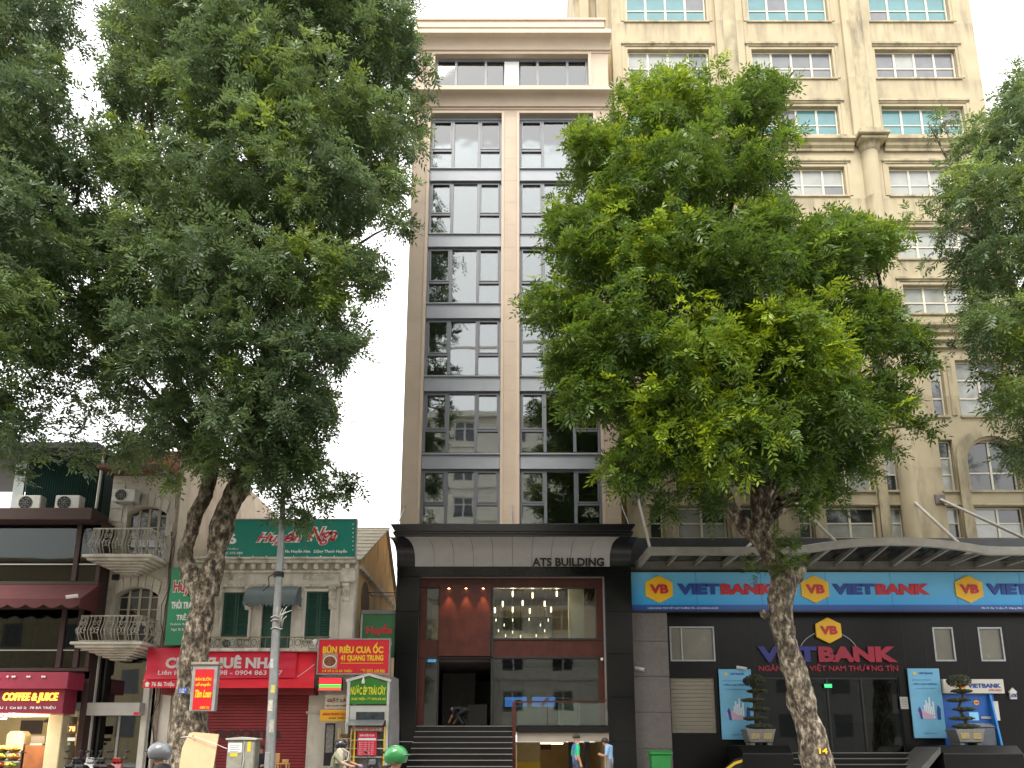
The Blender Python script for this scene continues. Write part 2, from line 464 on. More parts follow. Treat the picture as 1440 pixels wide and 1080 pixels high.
# window rows: pixel rows of (frame top, frame bottom)
rows = [(171, 240), (258, 331.5), (350.5, 429), (450.5, 531), (552.5, 640), (661.5, 740)]
def pane(win, x0, x1, z0, z1, y, m=M_glassA, name='pane'):
    o = boxp(name, x0, x1, y, y + .02, z0, z1, m, win)
    o.rotation_euler = (random.gauss(0, .0022), 0, random.gauss(0, .003))
    return o
M_paleback = mat('pale_backing', (.42, .435, .43), .9, .05, .7)  # added pale sheet behind upper panes, stands in for even sky-grey glass
def office_window(x0, x1, z0, z1, blind, pale_back=False):
    w = x1 - x0
    f = MB(); y0, y1 = DG - .06, DG + .08
    t = .085
    a = x0 + w * .315; b = x0 + w * .685
    zm = z0 + (z1 - z0) * .38
    f.box(x0, x1, y0, y1, z1 - t, z1).box(x0, x1, y0, y1, z0, z0 + t)
    f.box(x0, x0 + t, y0, y1, z0 + t, z1 - t).box(x1 - t, x1, y0, y1, z0 + t, z1 - t)
    f.box(a - .06, a + .06, y0 - .02, y1, z0 + t, z1 - t).box(b - .06, b + .06, y0 - .02, y1, z0 + t, z1 - t)
    f.box(x0 + t, a - .06, y0 - .01, y1, zm - .05, zm + .05).box(b + .06, x1 - t, y0 - .01, y1, zm - .05, zm + .05)
    # casement rims of the opening lights
    for (c, d) in ((x0 + t, a - .06), (b + .06, x1 - t)):
        f.box(c, c + .05, y0 - .03, y1 - .02, zm + .05, z1 - t).box(d - .05, d, y0 - .03, y1 - .02, zm + .05, z1 - t)
        f.box(c + .05, d - .05, y0 - .03, y1 - .02, zm + .05, zm + .1).box(c + .05, d - .05, y0 - .03, y1 - .02, z1 - t - .05, z1 - t)
    win = f.build('window', M_frame, B, bevel=.006)
    for (c, d) in ((x0 + t, a - .06), (b + .06, x1 - t)):
        pane(win, c + .05, d - .05, zm + .1, z1 - t - .05, DG)
        pane(win, c, d, z0 + t, zm - .05, DG)
    pane(win, a + .06, b - .06, z0 + t, z1 - t, DG)
    if pale_back:
        boxp('pale_backing', x0 + t, x1 - t, DG + .16, DG + .165, z0 + .04, z1 - .02, M_paleback, win)
    if blind:
        boxp('roller_blind', x0 + t, x1 - t, DG + .12, DG + .135, z1 - blind, z1 - .04, M_blind, win)
M_blind = mat('roller_blind', (.6, .62, .6), .8, .03)
M_ceil = mat('office_ceiling', (.5, .5, .48), .9, .05)
for ri, (p0, p1) in enumerate(rows):
    z1, z0 = az(p0, DG), az(p1, DG)
    for (x0, x1) in (OL, OR):
        office_window(x0 + .03, x1 - .03, z0, z1, [1.0, 0, 0, 0, 0, 0][ri], ri < 3)
        # spandrel panel below
        if ri < 5:
            zs = az(rows[ri + 1][0], DG)
            p = MB().box(x0 + .03, x1 - .03, DG - .13, DG + .06, zs + .05, z0 - .05).box(x0 + .02, x1 - .02, DG - .2, DG + .05, z0 - .05, z0 - .002)
            p.box(x0 + .03, x1 - .03, DG - .17, DG + .05, zs + .002, zs + .05)
            p.build('spandrel', M_steel, B, bevel=.008)
        else:
            MB().box(x0 + .03, x1 - .03, DG - .13, DG + .06, z_base - .3, z0).build('spandrel', M_steel, B)
    # room behind
    zf = z0 - .3
    MB().box(XL + .3, XR - .3, DG + .5, DG + 9, zf - .25, zf).build('floor_slab', M_ceil, B)
    pd = DG + (1.3 if ri < 3 else 3.2)
    MB().box(XL + .3, XR - .3, pd, pd + .1, zf, zf + 3.0).build('partition', M_dim, B)
# little wooden planter / sill seen behind a pane of the fifth row
f5 = az(638, DG)
boxp('window_seat', ax(771, 630, DG), ax(808, 630, DG), DG + .35, DG + .75, f5 + .05, f5 + .42, mat('pine', (.45, .28, .1), .6, .1), B)
# top strip window
tz1, tz0 = az(85.5, DG), z_top0 + .02
f = MB(); y0, y1 = DG - .06, DG + .08
xs = [tx0 + .02 + (tx1 - tx0 - .04) * q for q in (0, .135, .33, .50, .67, .865, 1)]
f.box(xs[0], xs[-1], y0, y1, tz1 - .1, tz1).box(xs[0], xs[-1], y0, y1, tz0, tz0 + .07)
for i, x in enumerate(xs):
    h = .055
    c = min(max(x, xs[0] + h), xs[-1] - h)
    if i == 3: continue
    f.box(c - h, c + h, y0 - .01, y1, tz0 + .07, tz1 - .1)
win = f.build('window', M_frame, B, bevel=.006)
mid = (xs[2] + xs[4]) / 2
for c, d in ((xs[0], xs[1]), (xs[1], xs[2]), (xs[2], mid - .33), (mid + .33, xs[4]), (xs[4], xs[5]), (xs[5], xs[6])):
    pane(win, c + .055, d - .055, tz0 + .07, tz1 - .1, DG)
boxp('pale_backing', xs[0] + .06, xs[-1] - .06, DG + .16, DG + .165, tz0 + .02, tz1 - .02, M_paleback, win)  # added pale sheet, keeps the strip evenly light
boxp('middle_panel', mid - .32, mid + .32, DG - .05, DG + .1, tz0 + .071, tz1 - .101, M_blind, win)
boxp('soffit', tx0, tx1, DG - .1, DG + .1, tz1, z_top1, M_steel, B)
zf = tz0 - .3
MB().box(XL + .3, XR - .3, DG + .9, DG + 1.0, zf, zf + 2.2).build('partition', M_dim, B)
for (x0, x1) in (OL, OR):
    boxp('head_panel', x0, x1, DG - .08, DG + .1, az(rows[0][0], DG), z_op1, M_steel, B)

# ---- black portal: piers, beam, cove, canopy lip
DP = 27.75
zc = az(738, 26.6)                   # canopy top
pl0, pl1 = ax(555, 900, DP), ax(588, 900, DP)
pr0, pr1 = ax(852, 900, DP), ax(890, 900, DP)
zb1, zb0 = az(797, DP), az(810.5, DP)     # beam top / bottom
for (a, b) in ((pl0, pl1), (pr0, pr1)):
    z = GZ; k = 0
    while z < zb0 - .05:
        zt = min(z + 1.55, zb0)
        boxp('pier_slab', a, b, DP, DP + 1.2, z, zt - .006, M_granite, B, .008); z = zt; k += 1
boxp('beam', pl0, pr1, DP - .04, DP + .5, zb0, zb1, M_granite, B, .01)
cx0, cx1 = ax(584, 780, DP), ax(857, 780, DP)
# side cheeks with the flared outline, and the cove between them
def cove(k):                                      # k 0..1 -> (y, z) of the cove, steepening to the front
    a = k * math.pi / 2
    return DP - .02 - 1.0 * (1 - math.cos(a)) ** 1.15, zb1 + (zc - .42 - zb1) * math.sin(a) ** .9
prof = [cove(i / 10) for i in range(11)]
cheek = prof + [(26.66, zc - .42), (26.66, zc - .3), (DP + .3, zc - .3), (DP + .3, zb1)]
ylip = 26.6
for s_, (a, b) in ((-1, (pl0 - .02, cx0)), (1, (cx1, pr1 + .02))):
    m = MB()
    # flaring cheek: outer edge and inner edge open outward towards the lip
    n = len(prof)
    inn, out = (b, a) if s_ < 0 else (a, b)
    vs = []
    for i, (y, z) in enumerate(prof):
        k = ((i / 10) ** 3)
        vs += [(inn + s_ * .25 * k, y, z), (out + s_ * .14 * k, y, z)]
    m.add(vs, [(2 * i, 2 * i + 1, 2 * i + 3, 2 * i + 2) if s_ < 0 else (2 * i + 1, 2 * i, 2 * i + 2, 2 * i + 3) for i in range(n - 1)])
    # outer side face
    vs = []
    for i, (y, z) in enumerate(prof):
        k = ((i / 10) ** 3)
        vs += [(out + s_ * .14 * k, y, z), (out, DP + .4, z)]
    m.add(vs, [(2 * i, 2 * i + 1, 2 * i + 3, 2 * i + 2) for i in range(n - 1)])
    m.build('cheek', M_granite2, B, smooth=True)
M_cove = mat('cove_panel', (.4, .39, .385), .5, .05, 3)
npan = 10
for i in range(npan):
    vs = []; g = .007
    for j, (y, z) in enumerate(prof):
        k = (j / 10) ** 3
        xa, xb = cx0 - .25 * k, cx1 + .25 * k
        vs += [(xa + (xb - xa) * i / npan + g, y - .025, z), (xa + (xb - xa) * (i + 1) / npan - g, y - .025, z)]
        vs += [(xa + (xb - xa) * i / npan + g, y + .02, z), (xa + (xb - xa) * (i + 1) / npan - g, y + .02, z)]
    m = MB(); n = len(prof)
    fs = []
    for j in range(n - 1):
        q = 4 * j
        fs += [(q, q + 1, q + 5, q + 4), (q + 1, q + 3, q + 7, q + 5), (q + 2, q, q + 4, q + 6)]
    m.add(vs, fs).build('cove_panel', M_cove, B, smooth=True)
m = MB(); vs = []
for y, z in prof: vs += [(cx0 - .3, y + .03, z), (cx1 + .3, y + .03, z)]
m.add(vs, [(2 * i, 2 * i + 1, 2 * i + 3, 2 * i + 2) for i in range(len(prof) - 1)]).build('cove_backing', M_black, B, smooth=True)
lx0, lx1 = ax(552, 745, ylip), ax(891, 745, ylip)
MB().box(lx0 + .1, lx1 - .1, ylip + .02, DP + .35, zc - .42, zc - .33).box(lx0 + .02, lx1 - .02, ylip - .02, DP + .35, zc - .3295, zc - .245).build('canopy_ledge', M_granite2, B, bevel=.01)
p = [(lx0 + .12, zc - .2445), (lx1 - .12, zc - .2445), (lx1 + .06, zc - .02), (lx1 + .06, zc + .02), (lx0 - .06, zc + .02), (lx0 - .06, zc - .02)]
MB().prism(p, 'y', ylip - .06, D0 - .01).build('canopy_fascia', M_granite2, B, bevel=.008)
ptext('ATS BUILDING', M_blk, B, 748.5, 849.5, 784.3, 796, DP - .1, ext=.05, bold=.03, name='lettering')
# stay rods of the canopy
for px in (570, 720, 874):
    x = ax(px, 712, D0)
    a = (x, D0 + .02, az(711, D0)); e = (x + (-.12 if px < 600 else (.12 if px > 800 else 0)), ylip + .3, zc + .02)
    o = MB().tube([a, e], .022, 6).tube([(a[0], D0 - .03, a[2]), (a[0], D0 + .03, a[2])], .05, 8).build('stay_rod', M_galv, B, smooth=True)

# ---- lobby front
DL = 28.1
lx_0, lx_1 = ax(588, 900, DL), ax(853, 900, DL)
zfl = az(1021, DL)                     # lobby floor
zt = zb0
def bx(name, p0, p1, q0, q1, y0, y1, m, bev=.006):
    d = DL
    return boxp(name, ax(p0, (q0 + q1) / 2, d), ax(p1, (q0 + q1) / 2, d), y0, y1, az(q1, d), az(q0, d), m, B, bev)
M_trim = mat('portal_trim', (.25, .22, .21), .4, .06)
bx('head_trim', 588, 851, 809, 814, DL - .25, DL + .1, M_trim)
bx('wood_lintel', 588, 850, 814, 826, DL - .1, DL + .2, M_wood)
bx('wood_jamb', 588, 600, 826, 924, DL - .05, DL + .2, M_wood)
bx('wood_jamb', 838, 849, 826, 900, DL - .05, DL + .2, M_wood)
bx('wood_jamb', 585, 597, 924, 1021, DL - .05, DL + .2, M_wood)
bx('wood_jamb', 842, 853, 924, 1021, DL - .05, DL + .2, M_wood)
bx('side_trim', 849, 853, 814, 1021, DL - .22, DL + .1, M_trim)
bx('wood_panel', 618, 690.5, 824, 923.5, DL - .22, DL + .12, M_wood)
bx('wood_band', 588, 616.5, 900, 924, DL - .08, DL + .2, M_wood)
bx('wood_band', 693.5, 851, 900, 924, DL - .08, DL + .2, M_wood)
for a, b, c, d in ((616, 618, 826, 1021), (690.5, 694, 826, 1021), (600, 616, 826, 827), (694, 838, 826, 827.5), (597, 842, 924, 926.5), (694, 850, 898, 900.5)):
    bx('mullion', a, b, c, d, DL - .12, DL + .14, M_black, .004)
bx('pane', 600, 616, 827, 900, DL, DL + .02, M_glassB, 0)
bx('pane', 694, 838, 827.5, 898, DL, DL + .02, M_glassB, 0)
bx('pane', 694, 842, 926.5, 1021, DL, DL + .02, M_glassB, 0)
bx('pane', 597, 616, 926.5, 1021, DL, DL + .02, M_glassB, 0)
# lobby interior: lower hall (dark), mezzanine (bright)
zm = az(924, DL) + .1
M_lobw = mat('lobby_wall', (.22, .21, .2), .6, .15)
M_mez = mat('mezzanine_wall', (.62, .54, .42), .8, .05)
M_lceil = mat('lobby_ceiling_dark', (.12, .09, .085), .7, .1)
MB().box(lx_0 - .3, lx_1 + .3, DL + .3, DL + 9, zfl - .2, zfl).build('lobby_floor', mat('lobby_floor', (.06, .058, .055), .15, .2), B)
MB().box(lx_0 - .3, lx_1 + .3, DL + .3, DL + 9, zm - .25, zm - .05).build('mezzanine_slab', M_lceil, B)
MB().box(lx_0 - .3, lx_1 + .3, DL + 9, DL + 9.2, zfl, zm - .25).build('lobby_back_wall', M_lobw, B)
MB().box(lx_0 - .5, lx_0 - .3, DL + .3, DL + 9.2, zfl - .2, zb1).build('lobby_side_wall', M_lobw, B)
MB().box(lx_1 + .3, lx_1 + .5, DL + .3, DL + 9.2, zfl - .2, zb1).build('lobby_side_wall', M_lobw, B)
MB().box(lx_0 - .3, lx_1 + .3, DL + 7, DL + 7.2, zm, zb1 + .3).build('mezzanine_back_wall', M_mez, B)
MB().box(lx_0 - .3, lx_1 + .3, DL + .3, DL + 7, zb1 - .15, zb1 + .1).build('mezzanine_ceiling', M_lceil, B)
boxp('mezzanine_column', 2.05, 2.65, DL + 2.2, DL + 2.8, zm, zb1 - .15, mat('column_paint', (.52, .55, .48), .7, .04), B)
MB().box(-1.1, 1.55, DL + 6.6, DL + 6.95, zm, zb1 - .75).build('mezzanine_window', mat('rear_window', (.06, .08, .05), .2, .5, 3), B)
for i in range(24):
    boxp('ceiling_slat', -.7 + i * .19, -.7 + i * .19 + .07, DL + .4, DL + 6.6, zb1 - .23, zb1 - .16, M_wood, B)
# inner portal in lower hall
boxp('inner_doorway', ax(622, 980, DL + 5), ax(668, 980, DL + 5), DL + 5, DL + 5.3, zfl, zfl + 3.1, mat('dark_panel', (.1, .096, .092), .5, .2), B)
boxp('reception_desk', .9, 3.0, DL + 3.2, DL + 3.9, zfl, zfl + 1.1, mat('desk', (.22, .17, .11), .5, .1), B, .02)
boxp('back_counter', -2.0, -1.2, DL + 2.6, DL + 3.2, zfl, zfl + .9, mat('desk2', (.08, .075, .07), .5, .1), B, .02)

# pendant lamps over the mezzanine: a lit glass tube on a cord under a cap
M_bulb = emit('lamp_glow', (1.0, .8, .48), 1.1)
PEND = ['long lit tubular pendant lamp of the highest row behind the mezzanine glass', 'lit tubular pendant lamp of the second row down behind the mezzanine glass', 'lit tubular pendant lamp of the third row down behind the mezzanine glass', 'small lit pendant lamp of the fourth row down behind the mezzanine glass', 'small lit pendant lamp of the lowest rows deep behind the mezzanine glass']
for row, (dy, pts) in enumerate(((.9, [(721, 835), (749, 837), (783, 835)]), (1.9, [(707, 849), (735, 848), (766, 849)]), (3.0, [(696, 858), (721, 857), (745, 859), (775, 857)]),
                                 (4.2, [(697.5, 872), (721, 872), (744, 871), (771, 872), (709, 879), (760, 879)]), (5.4, [(701, 887), (721, 889), (766, 887), (711, 894), (732, 895), (754, 894)]))):
    for px, py in pts:
        d = DL + dy
        x, z = at(px, py, d)
        zc_ = zb1 - .24
        o = thing('pendant_lamp', PEND[row], 'lamp', (x, d, z - .16), 'pendant lamps behind the mezzanine glass')
        h = .105 if row < 3 else .06; r_ = .036 if row < 3 else .017
        MB().lathe([(r_ * .6, -h), (r_, -h + .03), (r_, h - .02), (r_ * .8, h)], (x, d, z), 10).build('glass_tube', M_bulb, o, smooth=True)
        MB().lathe([(r_ * 1.05, h + .003), (r_ * 1.05, h + .06), (.012, h + .09), (.006, zc_ - z)], (x, d, z), 10).build('cord', M_black, o, smooth=True)
        if row < 3:
            ld = bpy.data.lights.new('lamp_light', 'POINT'); ld.energy = 4; ld.color = (1, .8, .5); ld.shadow_soft_size = .05
            lo = bpy.data.objects.new('lamp_light', ld); COL.objects.link(lo); lo.parent = o; lo.location = (0, 0, .16 - h - .08)
# downlights over the wood panel
for px, dlab in ((631.5, 'lit downlight on the red wood panel beside the narrow side pane'), (655.5, 'lit downlight at the middle of the red wood panel above the entrance'), (679.5, 'lit downlight on the red wood panel beside the pendant lamps')):
    x = ax(px, 828, DL - .3); z = az(827, DL - .3)
    o = thing('downlight', dlab, 'lamp', (x, DL - .34, z - .03), 'downlights above the wood panel')
    MB().lathe([(.05, -.02), (.05, .05)], (x, DL - .34, z), 12).build('housing', M_black, o)
    MB().lathe([(.04, -.024), (.04, -.021)], (x, DL - .34, z), 12).build('lens', emit('downlight_glow', (1, .5, .22), 8), o)
    ld = bpy.data.lights.new('downlight_beam', 'SPOT'); ld.energy = 40; ld.color = (1, .45, .2); ld.spot_size = R(62); ld.spot_blend = .6; ld.shadow_soft_size = .03
    lo = bpy.data.objects.new('downlight_beam', ld); COL.objects.link(lo); lo.parent = o; lo.location = (0, 0, -.02); lo.rotation_euler = (R(-6), 0, 0)
# screens, white board, exit light
def screen(px0, px1, py0, py1, d, lab, col):
    x0, x1, z0, z1 = ax(px0, 985, d), ax(px1, 985, d), az(py1, d), az(py0, d)
    o = thing('wall_screen', lab, 'screen', ((x0 + x1) / 2, d, z0))
    boxp('bezel', x0 - .03, x1 + .03, d + .002, d + .06, z0 - .03, z1 + .03, M_black, o, .005)
    boxp('display', x0, x1, d - .004, d, z0, z1, col, o)
    return o, x0, x1, z0, z1
M_scr = emit('screen_blue', (.06, .22, .62), .22)
o, x0, x1, z0, z1 = screen(710, 741, 980, 994, DL + 2.2, 'lit blue wall screen in the lobby, the one nearer the entrance door', M_scr)
MB().lathe([(.12, 0), (.2, .1), (.1, .25)], ((x0 + x1) / 2 + .1, DL + 2.19, z0 + .02), 8, sy=.01).build('picture', M_blk, o)
o, x0, x1, z0, z1 = screen(748, 781, 980, 994, DL + 2.2, 'lit blue wall screen in the lobby, the one next to the white board', M_scr)
MB().prism([(x0 + .3, z0 + .03), (x0 + .45, z0 + .03), (x0 + .7, z1 - .04), (x0 + .55, z1 - .04)], 'y', DL + 2.18, DL + 2.192).build('picture', M_blk, o)
MB().box(ax(705, 985, DL + 2.26), ax(842, 985, DL + 2.26), DL + 2.27, DL + 2.45, zfl, zfl + 2.4).build('lobby_screen_wall', mat('screen_wall', (.13, .12, .115), .5, .2), B)
d = DL + .9
o = thing('notice_board', 'pale blank notice board in a white frame standing behind the glass railing', 'board', (ax(800, 1000, d), d, zfl))
x0, x1, z0, z1 = ax(785, 1000, d), ax(815, 1000, d), az(1019, d), az(988, d)
boxp('panel', x0 + .05, x1 - .05, d, d + .03, z0 + .05, z1 - .05, mat('board_face', (.5, .52, .45), .4, .04), o)
MB().box(x0, x1, d - .02, d + .05, z0, z0 + .05).box(x0, x1, d - .02, d + .05, z1 - .05, z1).box(x0, x0 + .05, d - .02, d + .05, z0 + .05, z1 - .05).box(x1 - .05, x1, d - .02, d + .05, z0 + .05, z1 - .05).build('frame', M_white, o)
MB().box(x0 + .1, x0 + .15, d, d + .03, zfl, z0).box(x1 - .15, x1 - .1, d, d + .03, zfl, z0).build('leg', M_white, o)
d = DL + .25
o = thing('exit_light', 'small blue lit exit light above the lobby door', 'sign', (ax(607, 928, d), d, az(931, d)))
boxp('housing', ax(601, 928, d), ax(613.5, 928, d), d + .003, d + .05, az(931.5, d), az(925.5, d), M_black, o)
boxp('face', ax(601.6, 928, d), ax(613, 928, d), d, d + .0025, az(931, d), az(926, d), emit('exit_blue', (.1, .45, .8), .3), o)
ptext('EXIT', M_wlet, o, 604, 611, 927, 930, d - .004, ext=.003)
# little spot on the right jamb
o = thing('spot_lamp', 'small round spot lamp at the head of the right wood jamb', 'lamp', (ax(846, 928, DL), DL - .12, az(930, DL)))
MB().lathe([(.02, 0), (.05, .03), (.05, .1), (.02, .12)], (ax(846, 928, DL), DL - .14, az(930, DL)), 10).build('housing', M_white, o, smooth=True)

# ---- steps, cheek wall, glass railing, basement
sx0, sx1 = ax(583, 1050, 27.5), ax(721, 1050, 27.5)
nst = 11; rise = (zfl - GZ) / nst
M_nose = mat('step_nosing', (.2, .19, .18), .4, .1)
for i in range(nst):
    zt = zfl - i * rise
    yf = DP + .05 - i * .3
    s_ = boxp('step', sx0, sx1, yf, DP + .35 - i * .3 + (.3 if i else .6), zt - rise + .001, zt - .002, M_granite, B, .004)
    nb = MB().box(sx0, sx1, yf - .012, yf + .03, zt - .022, zt + .002).build('nosing', M_nose, s_)
    wl_ = wloc(s_)
bx0, bx1 = ax(727, 1030, DP), ax(862, 1030, DP)
yt = DP - .35
MB().box(bx0, pr0 - .002, yt, DL + .3, az(1030, DP), zfl - .001).build('landing_edge', M_granite, B, bevel=.01)
boxp('landing_beam', bx0, pr0 - .002, yt + .12, DL + .3, az(1043, DP), az(1030, DP) - .003, mat('beige_beam', (.3, .26, .21), .6, .06), B, .01)
# red rail post and stringer of the stair
xr = ax(723, 1030, DP - .4)
MB().box(xr - .06, xr + .06, yt - .1, yt + .05, GZ, az(987, DP - .4)).build('rail_post', M_wood, B, bevel=.01)
MB().bar((xr, yt - .02, az(988, DP)), (pr0 - .02, yt - .02, az(986.5, DP)), .06, .05).build('handrail', M_wood, B)
gx = [xr + .1 + (pr0 - .03 - xr - .1) * i / 3 for i in range(4)]
for i in range(3):
    boxp('railing_pane', gx[i] + .01, gx[i + 1] - .01, yt - .03, yt - .015, zfl + .02, az(989.5, DP), M_glassC, B)
# basement level: warm lit parking entry
M_base = mat('basement_wall', (.55, .42, .22), .8, .08)
zb = -.9
MB().box(bx0, pr0, DL + 5.5, DL + 5.7, zb, az(1043, DP)).build('basement_wall', M_base, B)
MB().box(bx0, bx0 + .9, DL + 2.2, DL + 2.6, zb, az(1043, DP)).build('basement_column', M_base, B)
MB().box(pr0 - .12, pr0, DP + .1, DL + 5.7, zb, az(1043, DP) - .002).build('basement_side_wall', M_base, B)
MB().box(bx0 - .12, bx0 - .002, DP + .1, DL + 5.7, zb, az(1043, DP) - .002).build('basement_side_wall', M_base, B)
MB().box(bx0 - .3, pr0, DP - .2, DL + 5.7, zb - .2, zb).build('basement_floor', M_concrete, B)
boxp('yellow_band', bx0 + .002, bx0 + .898, DL + 2.18, DL + 2.2, .6, .95, M_yellow, B)
boxp('basement_sign', ax(748, 1051, DL + 3), ax(775, 1051, DL + 3), DL + 3, DL + 3.05, az(1054, DL + 3), az(1046, DL + 3), mat('maroon', (.07, .01, .02), .5, .1), B)
o = thing('tube_lamp', 'lit tube lamp under the basement ceiling below the landing', 'lamp', (ax(760, 1044, DL + 3.4), DL + 3.4, az(1043, DP) - .1))
px_ = ax(760, 1044, DL + 3.4)
MB().tube([(px_ - .9, DL + 3.4, az(1043, DP) - .06), (px_ + .9, DL + 3.4, az(1043, DP) - .06)], .02, 8).build('tube', emit('warm_tube', (1, .75, .42), 2.5), o)
MB().box(px_ - .92, px_ + .92, DL + 1.46, DL + 3.44, az(1043, DP) - .035, az(1043, DP) - .002).build('batten', M_white, o)
for px in (800, 822, 846):
    boxp('basement_post', ax(px, 1060, DL + 1), ax(px + 7, 1060, DL + 1), DL + 1, DL + 1.25, zb, az(1043, DP), M_black if px > 810 else M_dark, B)
# ================================================================ the cream building on the right, bank on its ground floor
DB = 29.0
DW = 29.22                     # window plane
K = thing('bank_building', 'tall weathered cream stucco building with half-round columns and a bank on its ground floor', 'building', (12, DB, GZ))
KX0, KX1 = ax(861, 60, DB), 20.85
zk1 = 39.5
M_teal = mat('teal_glass', (.07, .2, .22), .06, .12, 1.5, spec=.9)
M_slate = mat('slate_glass', (.13, .135, .15), .06, .15, 1.5, spec=.9)
M_pale = mat('pale_blind_glass', (.28, .29, .27), .08, .12, 1.5, spec=.9)
M_dkgl = mat('dark_glass', (.035, .04, .042), .05, .3, 1.2, spec=.9)
# column axes
xc1 = ax(1024, 30, DB); xc2 = ax(1212, 130, DB)
bays = [(KX0, xc1), (xc1, xc2), (xc2, KX1)]
# 4x2 windows of the upper storeys: pixel rows (top, bottom), bay pixel extents read per row, glass kind
wx = [(ax(883, 90, DB) , ax(998, 90, DB)), (ax(1058, 90, DB), ax(1172, 90, DB)), (ax(1232, 90, DB), ax(1346, 90, DB))]
urow = [(-52, -12, 0), (-14, 30, 0), (69, 110, 1), (149, 190, 0), (234, 275, 2), (319, 364, 2), (400, 441, 2)]
holes = []; wins = []
for r_, (p0, p1, g) in enumerate(urow):
    if r_ == 0: z0, z1 = az(-14, DB) + 1.55, az(-14, DB) + 3.3
    else: z0, z1 = az(p1, DB), az(p0, DB)
    for b_, (a, c) in enumerate(wx):
        holes.append((a, c, z0, z1)); wins.append((a, c, z0, z1, g, r_, b_))
# lower storeys per bay: narrow, wide, narrow; two rows rectangular (first floor), arch row, tall row
low = []
for b_, (x0, x1) in enumerate(bays):
    pass
def lowx(px0, px1, py): return ax(px0, py, DB), ax(px1, py, DB)
bayw = ax(1298, 735, DB) - ax(1088, 735, DB)
nar0 = lowx(1253, 1273, 735); nar1 = lowx(1333, 1354, 735); wid = lowx(1163, 1234, 735)
xcl2 = (nar0[1] + nar1[0]) / 2
lbays = [(xcl2 - bayw * 1.5), (xcl2 - bayw * .5), (xcl2 + bayw * .5)]
rowsL = [(712, 757, 'rect'), (618, 690, 'arch'), (506, 585, 'tall')]
hn = (nar0[1] - nar0[0]) / 2; hw = (wid[1] - wid[0]) / 2; dn = (nar0[0] + nar0[1]) / 2 - (wid[0] + wid[1]) / 2
for c in lbays:
    for p0, p1, kind in rowsL:
        z0, z1 = az(p1, DB), az(p0, DB)
        for (cx, h, wide) in ((c - dn, hn, 0), (c, hw, 1), (c + dn, hn, 0)):
            if cx - h < KX0 + .2 or cx + h > KX1 - .2: continue
            holes.append((cx - h, cx + h, z0, z1)); low.append((cx - h, cx + h, z0, z1, kind, wide))
zk0 = az(800, DB)
MB().wall(KX0, KX1, zk0, zk1, DB, DB + .5, holes).build('wall', M_cream, K)
MB().box(KX1 - .3, KX1, DB + .5, DB + 18, zk0, zk1).build('side_wall', M_cream, K)
MB().box(KX0, KX0 + .3, DB + .5, DB + 18, zk0, zk1).build('side_wall', M_cream, K)
MB().box(KX0 + .3, KX1 - .3, DB + 17.7, DB + 18, GZ, zk1).build('rear_wall', M_cream, K)
MB().box(KX0 + .3, KX1 - .3, DB + .5, DB + 17.7, zk1 - .4, zk1 - .1).build('roof', M_concrete, K)
MB().box(KX0 + .3, KX1 - .3, DB + 3, DB + 3.2, zk0, zk1 - .4).build('inner_wall', M_dim, K)
# set-back yellow strip between the two buildings, with a drain pipe
MB().box(XR + .02, KX0 - .005, DB + .35, DB + .8, zb1, zk1 - 6.2).build('link_wall', mat('yellow_stucco', (.6, .45, .2), .85, .1, 1, .1), K)
MB().tube([(KX0 - .1, DB + .25, 9.5), (KX0 - .1, DB + .25, 33)], .05, 8).build('drain_pipe', M_cream2, K, smooth=True)
# stepped stair tower behind the office roof
tw = MB()
tw.box(ax(806, 15, DB + 1.5), KX0 - .002, DB + 1.5, DB + 8, 30.5, 41)
tw.box(ax(815, 15, DB + 1.2), ax(828, 15, DB + 1.2), DB + 1.1, DB + 1.498, 30.5, 41)
tw.box(ax(838, 15, DB + 1.2), ax(856, 15, DB + 1.2), DB + .95, DB + 1.497, 30.5, 41)
tw.build('stair_tower', M_cream, K, bevel=.03)
# windows with raised stucco surround
def grid_window(x0, x1, z0, z1, nx, nz, gmat, y=DW, t=.06, split=.5):
    f = MB()
    f.box(x0, x1, y - .05, y + .06, z0, z0 + t).box(x0, x1, y - .05, y + .06, z1 - t, z1)
    f.box(x0, x0 + t, y - .05, y + .06, z0 + t, z1 - t).box(x1 - t, x1, y - .05, y + .06, z0 + t, z1 - t)
    xs = [x0 + (x1 - x0) * i / nx for i in range(nx + 1)]
    zs = [z0 + (z1 - z0) * i / nz for i in range(nz + 1)]
    if nz == 2: zs[1] = z0 + (z1 - z0) * split
    for i in range(1, nx): f.box(xs[i] - t * .75, xs[i] + t * .75, y - .04, y + .05, z0 + t, z1 - t)
    for j in range(1, nz):
        for i in range(nx): f.box(xs[i] + t * (.75 if i else 1), xs[i + 1] - t * (.75 if i < nx - 1 else 1), y - .03, y + .04, zs[j] - t * .5, zs[j] + t * .5)
    win = f.build('window', M_wframe, K, bevel=.004)
    for i in range(nx):
        for j in range(nz):
            g = gmat() if callable(gmat) else gmat
            boxp('pane', xs[i] + t * (.75 if i else 1), xs[i + 1] - t * (.75 if i < nx - 1 else 1), y, y + .02,
                 zs[j] + t * (.5 if j else 1), zs[j + 1] - t * (.5 if j < nz - 1 else 1), g, win)
    return win
rg = random.Random(3)
def pick(g):
    base = [M_teal, M_slate, M_pale][g]
    alt = [M_slate, M_pale, M_slate][g]
    return lambda: base if rg.random() < .9 else alt
